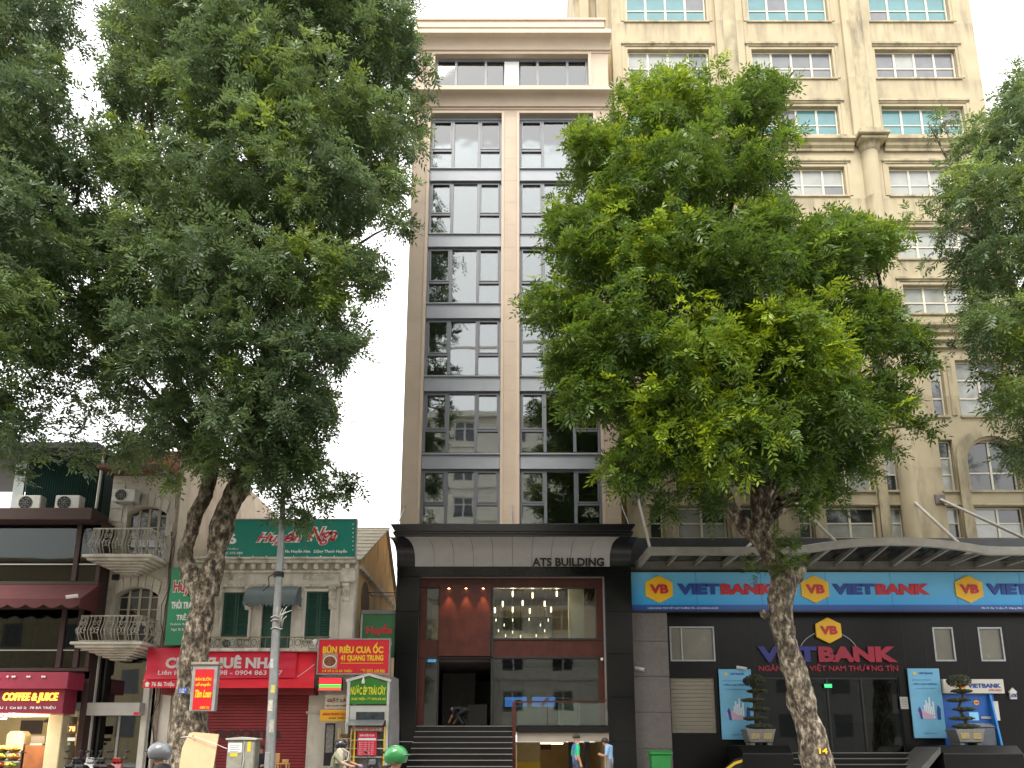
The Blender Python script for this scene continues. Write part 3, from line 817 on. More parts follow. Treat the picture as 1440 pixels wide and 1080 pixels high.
for (a, c, z0, z1, g, r_, b_) in wins:
    if g == 1 and b_ == 0: pass
    w_ = grid_window(a + .02, c - .02, z0 + .02, z1 - .02, 4, 2, pick(g), split=.44)
    # drip moulding above, recess lip, worn sill
    m = MB().box(a - .28, c + .28, DB - .09, DB + .02, z1 + .22, z1 + .34)
    m.box(a - .22, c + .22, DB - .045, DB + .02, z1 + .14, z1 + .2198)
    m.build('drip_moulding', M_cream2, K, bevel=.012)
    for q0, q1 in ((a - .26, a - .12), (c + .12, c + .26)):
        boxp('surround', q0, q1, DB - .03, DB + .02, z0, z1 + .1398, M_cream, K, .008)
    boxp('sill', a - .12, c + .12, DB - .06, DB + .3, z0 - .08, z0 + .012, M_cream2, K, .01)
for (x0, x1, z0, z1, kind, wide) in low:
    g = (lambda: M_dkgl if rg.random() < .55 else M_pale) if kind != 'tall' else (lambda: M_pale if rg.random() < .4 else M_slate)
    if kind == 'arch' and wide:
        # rectangular opening closed above the arch by a spandrel piece
        r0 = (x1 - x0) / 2; cxm = (x0 + x1) / 2; zs = z1 - r0 * .95
        n = 16
        arc = [(cxm - r0 * math.cos(math.pi * i / n), zs + (z1 - zs) * math.sin(math.pi * i / n)) for i in range(n + 1)]
        m = MB()
        for i in range(n):
            (xa, za), (xb, zb_) = arc[i], arc[i + 1]
            m.add([(xa, DB + .004, za), (xb, DB + .004, zb_), (xb, DB + .004, z1 + .01), (xa, DB + .004, z1 + .01)], [(0, 1, 2, 3)])
            m.add([(xa, DB + .004, za), (xb, DB + .004, zb_), (xb, DB + .45, zb_), (xa, DB + .45, za)], [(0, 3, 2, 1)])
        m.build('arch_head', M_cream, K)
        # archivolt
        m = MB(); n = 20; r1, r2 = r0 + .12, r0 + .5; k0 = (z1 - zs) / r0
        vs = []; fs = []
        pth = [(-1, z0 - 2.5)] + [(-1, zs)] + [None] * 0
        for i in range(n + 1):
            a_ = math.pi * i / n
            for rr_ in (r1, r2):
                for y in (DB - .13, DB + .01): vs.append((cxm - rr_ * math.cos(a_), y, zs + rr_ * k0 * math.sin(a_)))
        for i in range(n):
            q = 4 * i
            fs += [(q, q + 4, q + 6, q + 2), (q, q + 1, q + 5, q + 4), (q + 2, q + 6, q + 7, q + 3)]
        m.add(vs, fs)
        for s_ in (-1, 1):
            xa, xb = sorted((cxm + s_ * r1, cxm + s_ * r2))
            m.box(xa, xb, DB - .13, DB + .01, z0 - 2.3, zs)
        m.build('archivolt', M_cream2, K, smooth=True)
        grid_window(x0 + .02, x1 - .02, z0 + .02, z1 + .0, 2, 2, g, split=.36)
    elif wide: grid_window(x0 + .02, x1 - .02, z0 + .02, z1 - .02, 2, 2 if kind == 'rect' else 3, g)
    else: grid_window(x0 + .02, x1 - .02, z0 + .02, z1 - .02, 1, 2 if kind == 'rect' else 3, g)
    boxp('sill', x0 - .06, x1 + .06, DB - .07, DB + .3, z0 - .09, z0 + .012, M_cream2, K, .01)
    if kind == 'rect': boxp('drip_moulding', x0 - .1, x1 + .1, DB - .05, DB + .02, z1 + .03, z1 + .1, M_cream2, K, .01)
# half-round columns, capitals, cornice bands
zcap = az(203, DB - .3)
for ci, xc in enumerate((xc1, xc2)):
    r_ = .36
    zt_ = zk1 - 1
    MB().lathe([(r_, zcap + .7), (r_, zt_)], (xc, DB, 0), 14, math.pi, 2 * math.pi, sy=.8).build('column', M_cream2, K, smooth='all')
    MB().box(xc - .62, xc + .62, DB - .16, DB + .01, zcap + .6, zt_).build('pilaster', M_cream, K, bevel=.02)
    MB().lathe([(.34, zk0 + .4), (.36, zcap - .2)], (xc, DB, 0), 14, math.pi, 2 * math.pi, sy=.95).build('column', M_cream, K, smooth='all')
    MB().lathe([(.36, zcap - .22), (.44, zcap - .1), (.44, zcap), (.5, zcap + .08)], (xc, DB, 0), 16, math.pi, 2 * math.pi).build('capital', M_cream2, K, smooth=True)
    MB().box(xc - .56, xc + .56, DB - .6, DB + .01, zcap + .081, zcap + .24).box(xc - .68, xc + .68, DB - .72, DB + .01, zcap + .241, zcap + .42).box(xc - .5, xc + .5, DB - .52, DB + .01, zcap + .421, zcap + .72).build('capital_block', M_cream2, K, bevel=.03)
def band(z, name):
    for (a, b) in ((KX0 - .05, xc1 - .68), (xc1 + .68, xc2 - .68), (xc2 + .68, KX1 + .1)):
        p = [(DB + .02, z + .42), (DB - .34, z + .42), (DB - .34, z + .3), (DB - .2, z + .22), (DB - .2, z + .08), (DB - .1, z - .02), (DB - .1, z - .14), (DB + .02, z - .14)]
        MB().prism(p, 'x', a, b).build(name, M_cream2, K, smooth=True)
band(zcap, 'cornice')
def band2(z, name):
    for (a, b) in ((KX0 - .05, xc1 - .38), (xc1 + .38, xc2 - .38), (xc2 + .38, KX1 + .1)):
        p = [(DB + .02, z + .3), (DB - .24, z + .3), (DB - .24, z + .18), (DB - .12, z + .08), (DB - .12, z - .1), (DB + .02, z - .1)]
        MB().prism(p, 'x', a, b).build(name, M_cream2, K, smooth=True)
band2(az(487, DB), 'cornice')
band2(az(466, DB), 'cornice')
# worn vertical strip pilasters in the lower storeys beside the narrow windows
for c in lbays:
    for s_ in (-1, 1):
        x = c + s_ * (hw + .28)
        if KX0 + .4 < x < KX1 - .4:
            boxp('strip_pilaster', x - .12, x + .12, DB - .07, DB + .01, zk0 + .3, az(700, DB), M_cream2, K, .02)
            boxp('strip_pilaster', x - .1, x + .1, DB - .05, DB + .01, az(585, DB), az(500, DB), M_cream2, K, .02)
# dark tie-rod plates and rods are part of the canopy below; square tie plates on the wall
plates = [ax(897, 700, DB), ax(1113, 703, DB), ax(1281, 702, DB), ax(1321.5, 702, DB)]
for x in plates:
    boxp('tie_plate', x - .2, x + .2, DB - .05, DB + .01, az(709, DB), az(695.5, DB), mat('rusty_plate', (.16, .14, .13), .7, .4, 12), K, .008)
# ---- ground floor behind the canopy
DS = 28.55
M_gpier = mat('grey_granite_pier', (.16, .14, .135), .45, .12, 8, stain=(.1, .085, .08), stain_amt=.4, stain_scale=.6, vert=.4)
M_bgran = mat('bank_black_granite', (.009, .0088, .009), .3, .5, 40, spec=.25)
zs0 = az(858, DS)
xp0, xp1 = ax(889, 960, DS), ax(941, 960, DS)
z = GZ
zpt = zs0 + .1
while z < zpt - .05:
    zt_ = min(z + 1.3, zpt)
    boxp('pier_slab', xp0, xp1, DS - .1, DS + 1, z, zt_ - .008, M_gpier, K, .01); z = zt_
zgf = az(1058, DS + .4)           # bank floor level
hol = []
DE = DS + .35                      # recessed shopfront wall
def er(p0, p1, q0, q1, d): return (ax(p0, (q0 + q1) / 2, d), ax(p1, (q0 + q1) / 2, d), az(q1, d), az(q0, d))
h1 = er(942, 1005, 881, 930, DE); h2 = er(944, 1007, 953, 1031, DE)
h3 = er(1066, 1269, 952, 1058, DE); h4 = er(1313, 1342, 882, 930, DE); h5 = er(1377, 1411, 882, 930, DE); h6 = er(1327, 1404, 975, 1064, DE)
xe1 = KX1 - .1
MB().wall(xp1 + .002, xe1, GZ, zs0 + .5, DE, DE + .35, [h1, h2, h3, h4, h5, h6]).build('shopfront_wall', M_bgran, K)
# granite cladding panels with joints
for i, px in enumerate((1010, 1060, 1272, 1302, 1360, 1420)):
    x = ax(px, 920, DE); boxp('cladding_joint', x - .006, x + .006, DE - .006, DE + .004, az(945, DE), zs0, M_black, K)
M_rol = mat('beige_roller', (.26, .235, .185), .7, .06)
for (a, b, c, d) in (h1, h4, h5):
    f = MB().box(a, b, DE - .02, DE + .1, c, c + .06).box(a, b, DE - .02, DE + .1, d - .06, d).box(a, a + .06, DE - .02, DE + .1, c + .06, d - .06).box(b - .06, b, DE - .02, DE + .1, c + .06, d - .06)
    if b - a > 1.2: f.box(a + .42, a + .48, DE - .01, DE + .09, c + .06, d - .06)
    win = f.build('window', M_galv, K, bevel=.004)
    boxp('pane', a + .06, b - .06, DE + .05, DE + .07, c + .06, d - .06, mat('frosted_pane', (.2, .19, .155), .25, .1, 1.5), win)
a, b, c, d = h2
n = 14
sh = MB().box(a, b, DE + .12, DE + .2, c, d).build('roller_screen', M_rol, K)
for i in range(n):
    boxp('slat', a + .01, b - .01, DE + .1, DE + .118, c + (d - c) * i / n + .006, c + (d - c) * (i + 1) / n - .006, M_rol, sh, .004)
# entrance: glass leaves and dim banking hall
a, b, c, d = h3
fr = MB()
fx = [a, a + (b - a) * .27, a + (b - a) * .5, a + (b - a) * .74, b]
fr.box(a, b, DE + .05, DE + .16, d - .08, d)
for x in fx: fr.box(max(a, x - .035), min(b, x + .035), DE + .05, DE + .16, c, d - .08)
fr = fr.build('entrance_frame', M_black, K)
for i in range(4): boxp('glass_leaf', fx[i] + .036, fx[i + 1] - .036, DE + .09, DE + .11, c, d - .081, glass('bank_glass', (.35, .38, .36), .0), fr)
MB().box(xp1, xe1, DE + 6, DE + 6.2, GZ, zs0 + .4).build('hall_back_wall', mat('hall_wall', (.14, .14, .13), .8, .15), K)
MB().box(xp1, xe1, DE + .36, DE + 6, zgf - .3, zgf).build('hall_floor', mat('hall_floor', (.12, .12, .115), .2, .1), K)
MB().box(xp1, xe1, DE + .36, DE + 6, d + .25, d + .45).build('hall_ceiling', mat('hall_ceiling', (.3, .3, .29), .8, .05), K)
boxp('bank_counter', ax(1170, 1040, DE + 3), ax(1240, 1040, DE + 3), DE + 3, DE + 3.6, zgf, zgf + 1.15, M_dark, K, .02)
o = thing('roll_up_stand', 'pale green pointed display stand inside the glass bank entrance', 'display stand', (ax(1251, 1050, DE + .9), DE + .9, zgf))
xs_, zz = ax(1246, 1020, DE + .9), zgf
MB().prism([(xs_ + .18, zz), (xs_ + .3, zz), (xs_ + .42, az(1017, DE + .9)), (xs_, az(1017, DE + .9))], 'y', DE + .9, DE + .93).build('banner', mat('mint', (.25, .42, .36), .6, .1), o)
boxp('foot', xs_ + .1, xs_ + .4, DE + .8, DE + 1.05, zz, zz + .03, M_galv, o)
# wide black steps in front of the bank
for i in range(6):
    zt_ = zgf - i * (zgf - GZ) / 6
    sp = boxp('entrance_step', ax(1100, 1060, DS) - .2, ax(1265, 1060, DS) + .4, DE - .45 - i * .32, DE + .3 - i * .32 + .34, GZ, zt_, M_bgran, K, .006)
    MB().box(ax(1100, 1060, DS) - .2, ax(1265, 1060, DS) + .4, DE - .46 - i * .32, DE - .42 - i * .32, zt_ - .03, zt_ + .002).build('nosing', mat('grey_nosing', (.16, .155, .15), .5, .1), sp)
# sloped granite plinths flanking the steps
def plinth(pa, pb, pd, lab):
    d = DE - .9
    x0, x1 = ax(pa, 1060, d), ax(pb, 1060, d)
    zt_ = az(1048, d)
    m = MB().prism([(d - 1.3, GZ), (d - 1.25, zt_ - .28), (d - .95, zt_), (d + .55, zt_), (d + .55, GZ)], 'x', x0, x1)
    o = m.build('plinth', M_bgran, K, bevel=.02)
    return x0, x1, zt_, d
P1 = plinth(1030, 1098, 0, '')
P2 = plinth(1300, 1408, 0, '')
MB().prism([(P2[0] - .95, P2[2] - .9), (P2[0] - .05, P2[2] - .05), (P2[0] - .05, P2[2] - .25), (P2[0] - .75, P2[2] - 1.0)], 'y', P2[3] - 1.2, P2[3] + .5).build('plinth_ramp', mat('grey_ramp', (.09, .088, .086), .5, .2), K)

# ---- steel and glass canopy over the bank
CN = thing('steel_canopy', 'weathered grey steel canopy with arched middle and slanting ribs above the blue bank sign', 'canopy', (12, 27, az(798, 28.7)))
M_can = mat('canopy_steel', (.33, .31, .27), .55, .14, 3, .05, 30, stain=(.15, .14, .12), stain_amt=.5, stain_scale=.8, vert=1)
YB, YF = 28.7, 26.25
zca = az(797, YB)
xa0, xa1 = ax(893, 797, YB), KX1 + .3
MB().box(xa0, xa1, YB - .1, YB + .1, zca - .13, zca + .2).build('rear_beam', M_can, CN, bevel=.015)
MB().box(xa0 - .3, xa1, YB + .12, DB - .005, zca + .1, az(757.5, DB - .1)).build('backing_fascia', mat('canopy_fascia', (.045, .047, .05), .5, .2), CN)
zfr = az(776, YF)
def front_z(x):
    pxs = F_PX  # arch of the front beam between two x positions
    a, b = ax(1125, 770, YF), ax(1386, 770, YF)
    if a < x < b:
        t = (x - a) / (b - a)
        return zfr + .35 * math.sin(math.pi * t) ** .8
    return zfr
xf0 = ax(911, 773, YF)
n = 60
pts = [(xf0 + (xa1 - xf0) * i / n) for i in range(n + 1)]
vs = []; fs = []
for x in pts:
    z = front_z(x)
    vs += [(x, YF - .08, z - .12), (x, YF + .08, z - .12), (x, YF + .08, z + .16), (x, YF - .08, z + .16)]
for i in range(n):
    for j in range(4): fs.append((4 * i + j, 4 * i + (j + 1) % 4, 4 * i + 4 + (j + 1) % 4, 4 * i + 4 + j))
fs += [(3, 2, 1, 0), tuple(4 * n + j for j in range(4))]
MB().add(vs, fs).build('front_beam', M_can, CN, smooth=True)
MB().bar((xa0 + .08, YB - .1, zca + .02), (xf0 + .06, YF + .02, zfr + .02), .16, .24).build('end_beam', M_can, CN)
ribx = [937, 975, 1015, 1052, 1090, 1133, 1172, 1212, 1252, 1291, 1331, 1370, 1412, 1452, 1492]
for i, px in enumerate(ribx):
    x = ax(px, 795, YB); xf = ax(px + 20, 775, YF)
    xf = x - (x - xf) * 0.0 if False else x
    big = i % 3 == 2
    MB().bar((x, YB - .1, zca + .05), (x, YF + .06, front_z(x) + .02), .13 if big else .08, .2 if big else .13).build('rib', M_can, CN)
n = 24
gl = glass('canopy_glass', (.3, .32, .3), .1, .15)
for i in range(n):
    xa, xb = xf0 + .1 + (xa1 - xf0 - .1) * i / n, xf0 + .1 + (xa1 - xf0 - .1) * (i + 1) / n
    za, zb_ = front_z(xa) + .17, front_z(xb) + .17
    MB().add([(xa + .01, YF, za), (xb - .01, YF, zb_), (xb - .01, YB, zca + .21), (xa + .01, YB, zca + .21), (xa + .01, YF, za + .02), (xb - .01, YF, zb_ + .02), (xb - .01, YB, zca + .23), (xa + .01, YB, zca + .23)],
             [(0, 3, 2, 1), (4, 5, 6, 7), (0, 1, 5, 4), (1, 2, 6, 5), (2, 3, 7, 6), (3, 0, 4, 7)]).build('glass_sheet', gl, CN)
M_rod = mat('tie_rod', (.5, .47, .42), .5, .1)
for (x, ex) in ((plates[0], ax(914, 770, YF)), (plates[1], ax(1050, 770, YF) ), (plates[1], ax(1176, 766, YF)), (plates[2], ax(1348, 765, YF)), (plates[3], ax(1470, 770, YF))):
    MB().tube([(x, DB - .05, az(703, DB)), (ex, YF, front_z(ex) + .14)], .055, 8).build('tie_rod', M_rod, CN, smooth=True)

# ---- blue fascia sign
DQ = 28.35
xs0, xs1 = ax(888, 830, DQ), KX1 + .2
zq0, zq1 = az(859, DQ), az(804.5, DQ)
BS = thing('fascia_sign', 'long light blue VIETBANK fascia sign with yellow hexagon logos under the steel canopy', 'sign', ((xs0 + xs1) / 2, DQ, zq0))
M_bsign, t_, b_ = nodes_of('blue_sign_face')
N, L = t_.nodes, t_.links
geo = N.new('ShaderNodeNewGeometry'); sp_ = N.new('ShaderNodeSeparateXYZ'); L.new(geo.outputs['Position'], sp_.inputs[0])
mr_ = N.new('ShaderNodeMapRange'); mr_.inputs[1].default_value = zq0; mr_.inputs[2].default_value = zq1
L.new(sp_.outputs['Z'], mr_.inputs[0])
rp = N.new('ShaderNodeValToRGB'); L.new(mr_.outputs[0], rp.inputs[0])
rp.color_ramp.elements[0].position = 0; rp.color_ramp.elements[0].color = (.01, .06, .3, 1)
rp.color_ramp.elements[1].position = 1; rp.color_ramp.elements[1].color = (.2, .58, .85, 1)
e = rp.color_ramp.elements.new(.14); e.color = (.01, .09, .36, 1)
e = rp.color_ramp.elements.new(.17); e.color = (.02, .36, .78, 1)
L.new(rp.outputs[0], b_.inputs['Base Color']); b_.inputs['Roughness'].default_value = .35
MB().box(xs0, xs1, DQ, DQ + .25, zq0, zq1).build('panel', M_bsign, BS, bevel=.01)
MB().box(xs0 - .03, xs1, DQ - .02, DQ + .26, zq0 - .05, zq0 - .002).box(xs0 - .03, xs1, DQ - .02, DQ + .26, zq1 + .002, zq1 + .05).build('edge_trim', M_black, BS)
M_hex = mat('logo_yellow', (.87, .5, .015), .45, .04)
M_vb = mat('logo_red', (.55, .02, .035), .45, .04)
M_vblue = mat('logo_navy', (.015, .06, .3), .45, .05)
def hexlogo(parent, cx, cz, r_, y, th=.05):
    pts = [(cx + r_ * math.sin(math.pi / 3 * i) * 1.12, cz + r_ * math.cos(math.pi / 3 * i)) for i in range(6)]
    h = MB().prism(pts[::-1], 'y', y - th, y).build('logo', M_hex, parent, bevel=.01)
    t1 = text('VB', M_vb, h, cx - r_ * .66, cx + r_ * .66, cz - r_ * .33, cz + r_ * .33, y - th - .02, bold=.05, ext=.018)
    return h
sc_ = (az(809, DQ) - az(848, DQ)) / 2
for px in (926.5, 1145.5, 1362, 1580):
    cx = ax(px, 829, DQ)
    if cx + .6 > xs1: continue
    hexlogo(BS, cx, az(828.7, DQ), sc_, DQ - .002)
for px in (952.5, 1170.5, 1387):
    x0 = ax(px, 829, DQ); wd = ax(1307, 829, DQ) - ax(1170.5, 829, DQ); zt0, zt1 = az(836.2, DQ), az(821, DQ)
    if x0 + 1 < xs1:
        text('VIET', M_vblue, BS, x0, x0 + wd * .435, zt0, zt1, DQ - .04, bold=.06, ext=.035)
        if x0 + wd < xs1 + .5: text('BANK', M_vb, BS, x0 + wd * .445, x0 + wd, zt0, zt1, DQ - .04, bold=.06, ext=.035)
for i in range(1, 7):
    xx = xs0 + i * 2.44
    boxp('panel_seam', xx - .006, xx + .006, DQ - .003, DQ + .001, zq0 + .01, zq1 - .01, mat('seam_blue', (.01, .1, .28), .5), BS)
ptext('NGÂN HÀNG TMCP VIỆT NAM THƯƠNG TÍN - CHI NHÁNH HÀ NỘI', M_wlet, BS, 911, 1010, 853, 857, DQ - .006, ext=.005)
ptext('70-72 Bà Triệu, P. Hàng Bài, Q. Hoàn Kiếm', M_wlet, BS, 1380, 1470, 853, 857, DQ - .006, ext=.005)

# ---- raised entrance sign
ES = thing('entrance_sign', 'dark raised VIETBANK lettering with yellow hexagon above the glass bank entrance', 'sign', (ax(1165, 945, DE), DE, az(947, DE)))
hexlogo(ES, ax(1163.5, 887, DE), az(887, DE), (az(868.5, DE) - az(905, DE)) / 2, DE - .05, .08)
cxh, czh = ax(1163.5, 900, DE), az(925, DE)
MB().tube([(cxh + 1.15 * math.cos(R(a_)), DE - .03, czh + 1.0 * math.sin(R(a_))) for a_ in range(20, 165, 8)], .02, 6).build('ring', M_galv, ES, smooth=True)
ptext('VIET', mat('letter_deep_blue', (.02, .018, .2), .4, .1), ES, 1066, 1149, 909, 931, DE - .09, ext=.08, bold=.06)
ptext('BANK', mat('letter_deep_red', (.33, .01, .035), .4, .1), ES, 1151, 1262, 909, 931, DE - .09, ext=.08, bold=.06)
ptext('NGÂN HÀNG VIỆT NAM THƯƠNG TÍN', mat('letter_deep_red', (.33, .01, .035), .4, .1), ES, 1067, 1263, 933.5, 945.5, DE - .04, ext=.035, bold=.02)
# green exit light over the sliding door
o = thing('exit_light', 'small green lit exit light over the bank glass doors', 'sign', (ax(1164, 965, DE), DE - .02, az(967, DE)))
boxp('housing', ax(1158.5, 964, DE), ax(1170, 964, DE), DE - .02, DE + .04, az(967.5, DE), az(961.5, DE), M_black, o)
boxp('face', ax(1159, 964, DE), ax(1169.5, 964, DE), DE - .026, DE - .021, az(967, DE), az(962, DE), emit('exit_green', (.02, .8, .2), .4), o)
ptext('EXIT', M_wlet, o, 1161, 1168, 963, 966, DE - .031, ext=.003)

# ---- posters
M_poster = mat('poster_blue', (.17, .45, .68), .5, .08, 1.5)
M_pink = mat('poster_pink', (.6, .4, .55), .5, .1)
M_pwhite = mat('poster_white', (.75, .8, .85), .5, .05)
def poster(p0, p1, q0, q1, d, lab):
    x0, x1, z0, z1 = er(p0, p1, q0, q1, d)
    o = thing('poster', lab, 'poster', ((x0 + x1) / 2, d, z0))
    boxp('panel', x0, x1, d, d + .05, z0, z1, M_poster, o, .006)
    W, H = x1 - x0, z1 - z0
    hx = MB().prism([(x0 + .22 * W + .06 * math.cos(R(a_)), z1 - .07 * H + .06 * math.sin(R(a_))) for a_ in range(30, 390, 60)], 'y', d - .006, d - .001).build('logo', M_hex, o)
    text('VIETBANK', M_vblue, o, x0 + W * .34, x0 + W * .8, z1 - H * .085, z1 - H * .055, d - .006, bold=.04, ext=.005)
    text('BỔ SUNG NHANH', M_vblue, o, x0 + W * .12, x0 + W * .7, z1 - H * .175, z1 - H * .155, d - .006, ext=.005)
    text('VỐN LƯU ĐỘNG', M_vblue, o, x0 + W * .12, x0 + W * .88, z1 - H * .245, z1 - H * .205, d - .006, bold=.04, ext=.005)
    text('tối ưu chi phí, vay linh hoạt', M_vblue, o, x0 + W * .2, x0 + W * .8, z1 - H * .3, z1 - H * .28, d - .006, ext=.005)
    g = MB()
    for i, hh in enumerate((.1, .17, .24, .2, .28, .15, .22)):
        g.box(x0 + W * (.34 + .055 * i), x0 + W * (.38 + .055 * i), d - .006, d - .001, z0 + H * .28, z0 + H * (.3 + hh))
    g.build('city_picture', M_pwhite, o)
    MB().prism([(x0 + W * .15, z0 + H * .36), (x0 + W * .3, z0 + H * .28), (x0 + W * .6, z0 + H * .27), (x0 + W * .72, z0 + H * .33), (x0 + W * .5, z0 + H * .345), (x0 + W * .3, z0 + H * .42)], 'y', d - .012, d - .007).build('hand_picture', M_pink, o)
    MB().prism([(x0 + W * .2, z0 + H * .4), (x0 + W * .26, z0 + H * .27), (x0 + W * .32, z0 + H * .27), (x0 + W * .3, z0 + H * .4), (x0 + W * .25, z0 + H * .45)], 'y', d - .018, d - .013).build('figure_picture', M_vblue, o)
    MB().prism([(x0 + W * .78, z0 + H * .26), (x0 + W * .88, z0 + H * .26), (x0 + W * .9, z0 + H * .42), (x0 + W * .82, z0 + H * .47), (x0 + W * .78, z0 + H * .38)], 'y', d - .018, d - .013).build('figure_picture', M_vblue, o)
    text('vietbank.com.vn', M_vblue, o, x0 + W * .3, x0 + W * .7, z0 + H * .06, z0 + H * .08, d - .006, ext=.004)
poster(1013, 1059, 941, 1040, DE - .12, 'light blue bank poster with white city skyline, left of the glass doors behind a bonsai')
poster(1281, 1326, 940, 1038, DE - .12, 'light blue bank poster with white city skyline, between the glass doors and the cash machine')
o = thing('notice_sheet', 'small white paper notice on the black granite beside the bank doors', 'notice', (ax(1271, 990, DE), DE - .02, az(997, DE)))
boxp('sheet', ax(1266, 990, DE), ax(1277, 990, DE), DE - .012, DE - .004, az(997, DE), az(980, DE), mat('notice_paper', (.42, .41, .39), .6, .06), o)
for i in range(5): boxp('print_line', ax(1268, 990, DE), ax(1275, 990, DE), DE - .015, DE - .0125, az(984 + i * 2.4, DE), az(983.3 + i * 2.4, DE), mat('print_grey', (.2, .2, .2), .7), o)

# ---- cash machine with its lit header
AT = thing('cash_machine', 'blue bank cash machine with white header sign and a sloping side fin', 'cash machine', (ax(1362, 1060, DE), DE - .1, GZ))
a, b, c, d = h6
M_atm = mat('atm_blue', (.02, .12, .45), .35, .06)
MB().box(a + .01, b - .01, DE + .02, DE + .5, c, d - .01).build('back_panel', M_atm, AT)
x0, x1, z0, z1 = er(1340, 1412, 955, 975, DE - .2)
MB().box(ax(1327, 965, DE - .2), x1, DE - .2, DE - .01, z0, z1).build('header', mat('atm_header', (.6, .57, .5), .5, .04), AT, bevel=.01)
text('VIETBANK', M_vblue, AT, x0 + .55, x1 - .12, z0 + .2, z0 + .36, DE - .215, bold=.04, ext=.012)
text('ATM 24/24', M_vb, AT, x1 - .6, x1 - .12, z0 + .08, z0 + .15, DE - .215, ext=.012)
hexlogo(AT, x0 + .3, (z0 + z1) / 2, .17, DE - .21, .02)
MB().prism([(DE - .55, GZ), (DE - .5, GZ + .9), (DE - .1, z0 - .02), (DE - .01, z0 - .02), (DE - .01, GZ)], 'x', b - .25, b - .17).build('side_fin', mat('atm_fin', (.02, .22, .62), .35, .06), AT, bevel=.01)
xm = (a + b) / 2
MB().box(xm - .1, b - .3, DE - .28, DE + .02, GZ + .1, c + 1.05).build('cabinet', mat('atm_cabinet', (.1, .11, .13), .4, .1), AT, bevel=.03)
MB().prism([(DE - .3, c + 1.06), (DE - .04, c + 1.2), (DE + .02, c + 1.2), (DE + .02, c + 1.06)], 'x', xm - .1, b - .3).build('keypad_shelf', M_galv, AT)
boxp('screen', xm - .02, xm + .32, DE - .01, DE + .018, c + 1.3, c + 1.6, emit('atm_screen', (.25, .6, .9), .12), AT, .005)
boxp('slot', xm + .4, xm + .85, DE - .02, DE + .018, c + 1.35, c + 1.45, mat('slot_grey', (.45, .46, .46), .4), AT, .01)
boxp('notice', xm + .9, xm + 1.1, DE - .01, DE + .018, c + 1.3, c + 2.0, M_offw, AT)
hexlogo(AT, xm + .3, c + 1.95, .1, DE + .012, .02)
o = thing('atm_sign', 'small white house-shaped ATM sign on the wall beside the cash machine', 'sign', (ax(1425, 975, DE), DE - .1, az(983, DE)))
x0, x1, z0, z1 = er(1419, 1431, 967, 983, DE - .1)
MB().prism([(x0 + .04, z0), (x1 - .04, z0), (x1 - .04, z0 + .25), (x1, z0 + .25), ((x0 + x1) / 2, z1), (x0, z0 + .25), (x0 + .04, z0 + .25)], 'y', DE - .1, DE - .01).build('panel', M_offw, o)
text('ATM', M_vblue, o, x0 + .06, x1 - .06, z0 + .06, z0 + .2, DE - .112, bold=.04, ext=.01)

# ---- bonsai in stone pots on the plinths
M_pot = mat('stone_pot', (.2, .195, .18), .7, .15, 10, .2, 30)
M_gold = mat('pot_ornament', (.35, .27, .12), .6, .2, 10)
M_bon = mat('bonsai_leaf', (.07, .08, .04), .8, .4, 12)
M_btr = mat('bonsai_trunk', (.07, .05, .035), .85, .3, 15, .4, 40)
def leaf_pad(cx, cy, cz, rx, ry, rz, n, rng, size=.04):
    m = MB()
    for _ in range(n):
        th = rng.uniform(0, 2 * math.pi); q = rng.random() ** .5; zz = rng.uniform(-1, 1)
        h = math.sqrt(max(0, 1 - q * q))
        p = Vector((cx + rx * q * math.cos(th), cy + ry * q * math.sin(th), cz + rz * h * zz))
        u = Vector((rng.gauss(0, 1), rng.gauss(0, 1), rng.gauss(0, 1))).normalized(); v = u.orthogonal().normalized()
        s_ = size * rng.uniform(.6, 1.3)
        m.add([p - u * s_, p - v * s_ * .45, p + u * s_, p + v * s_ * .45], [(0, 1, 2, 3)])
    return m
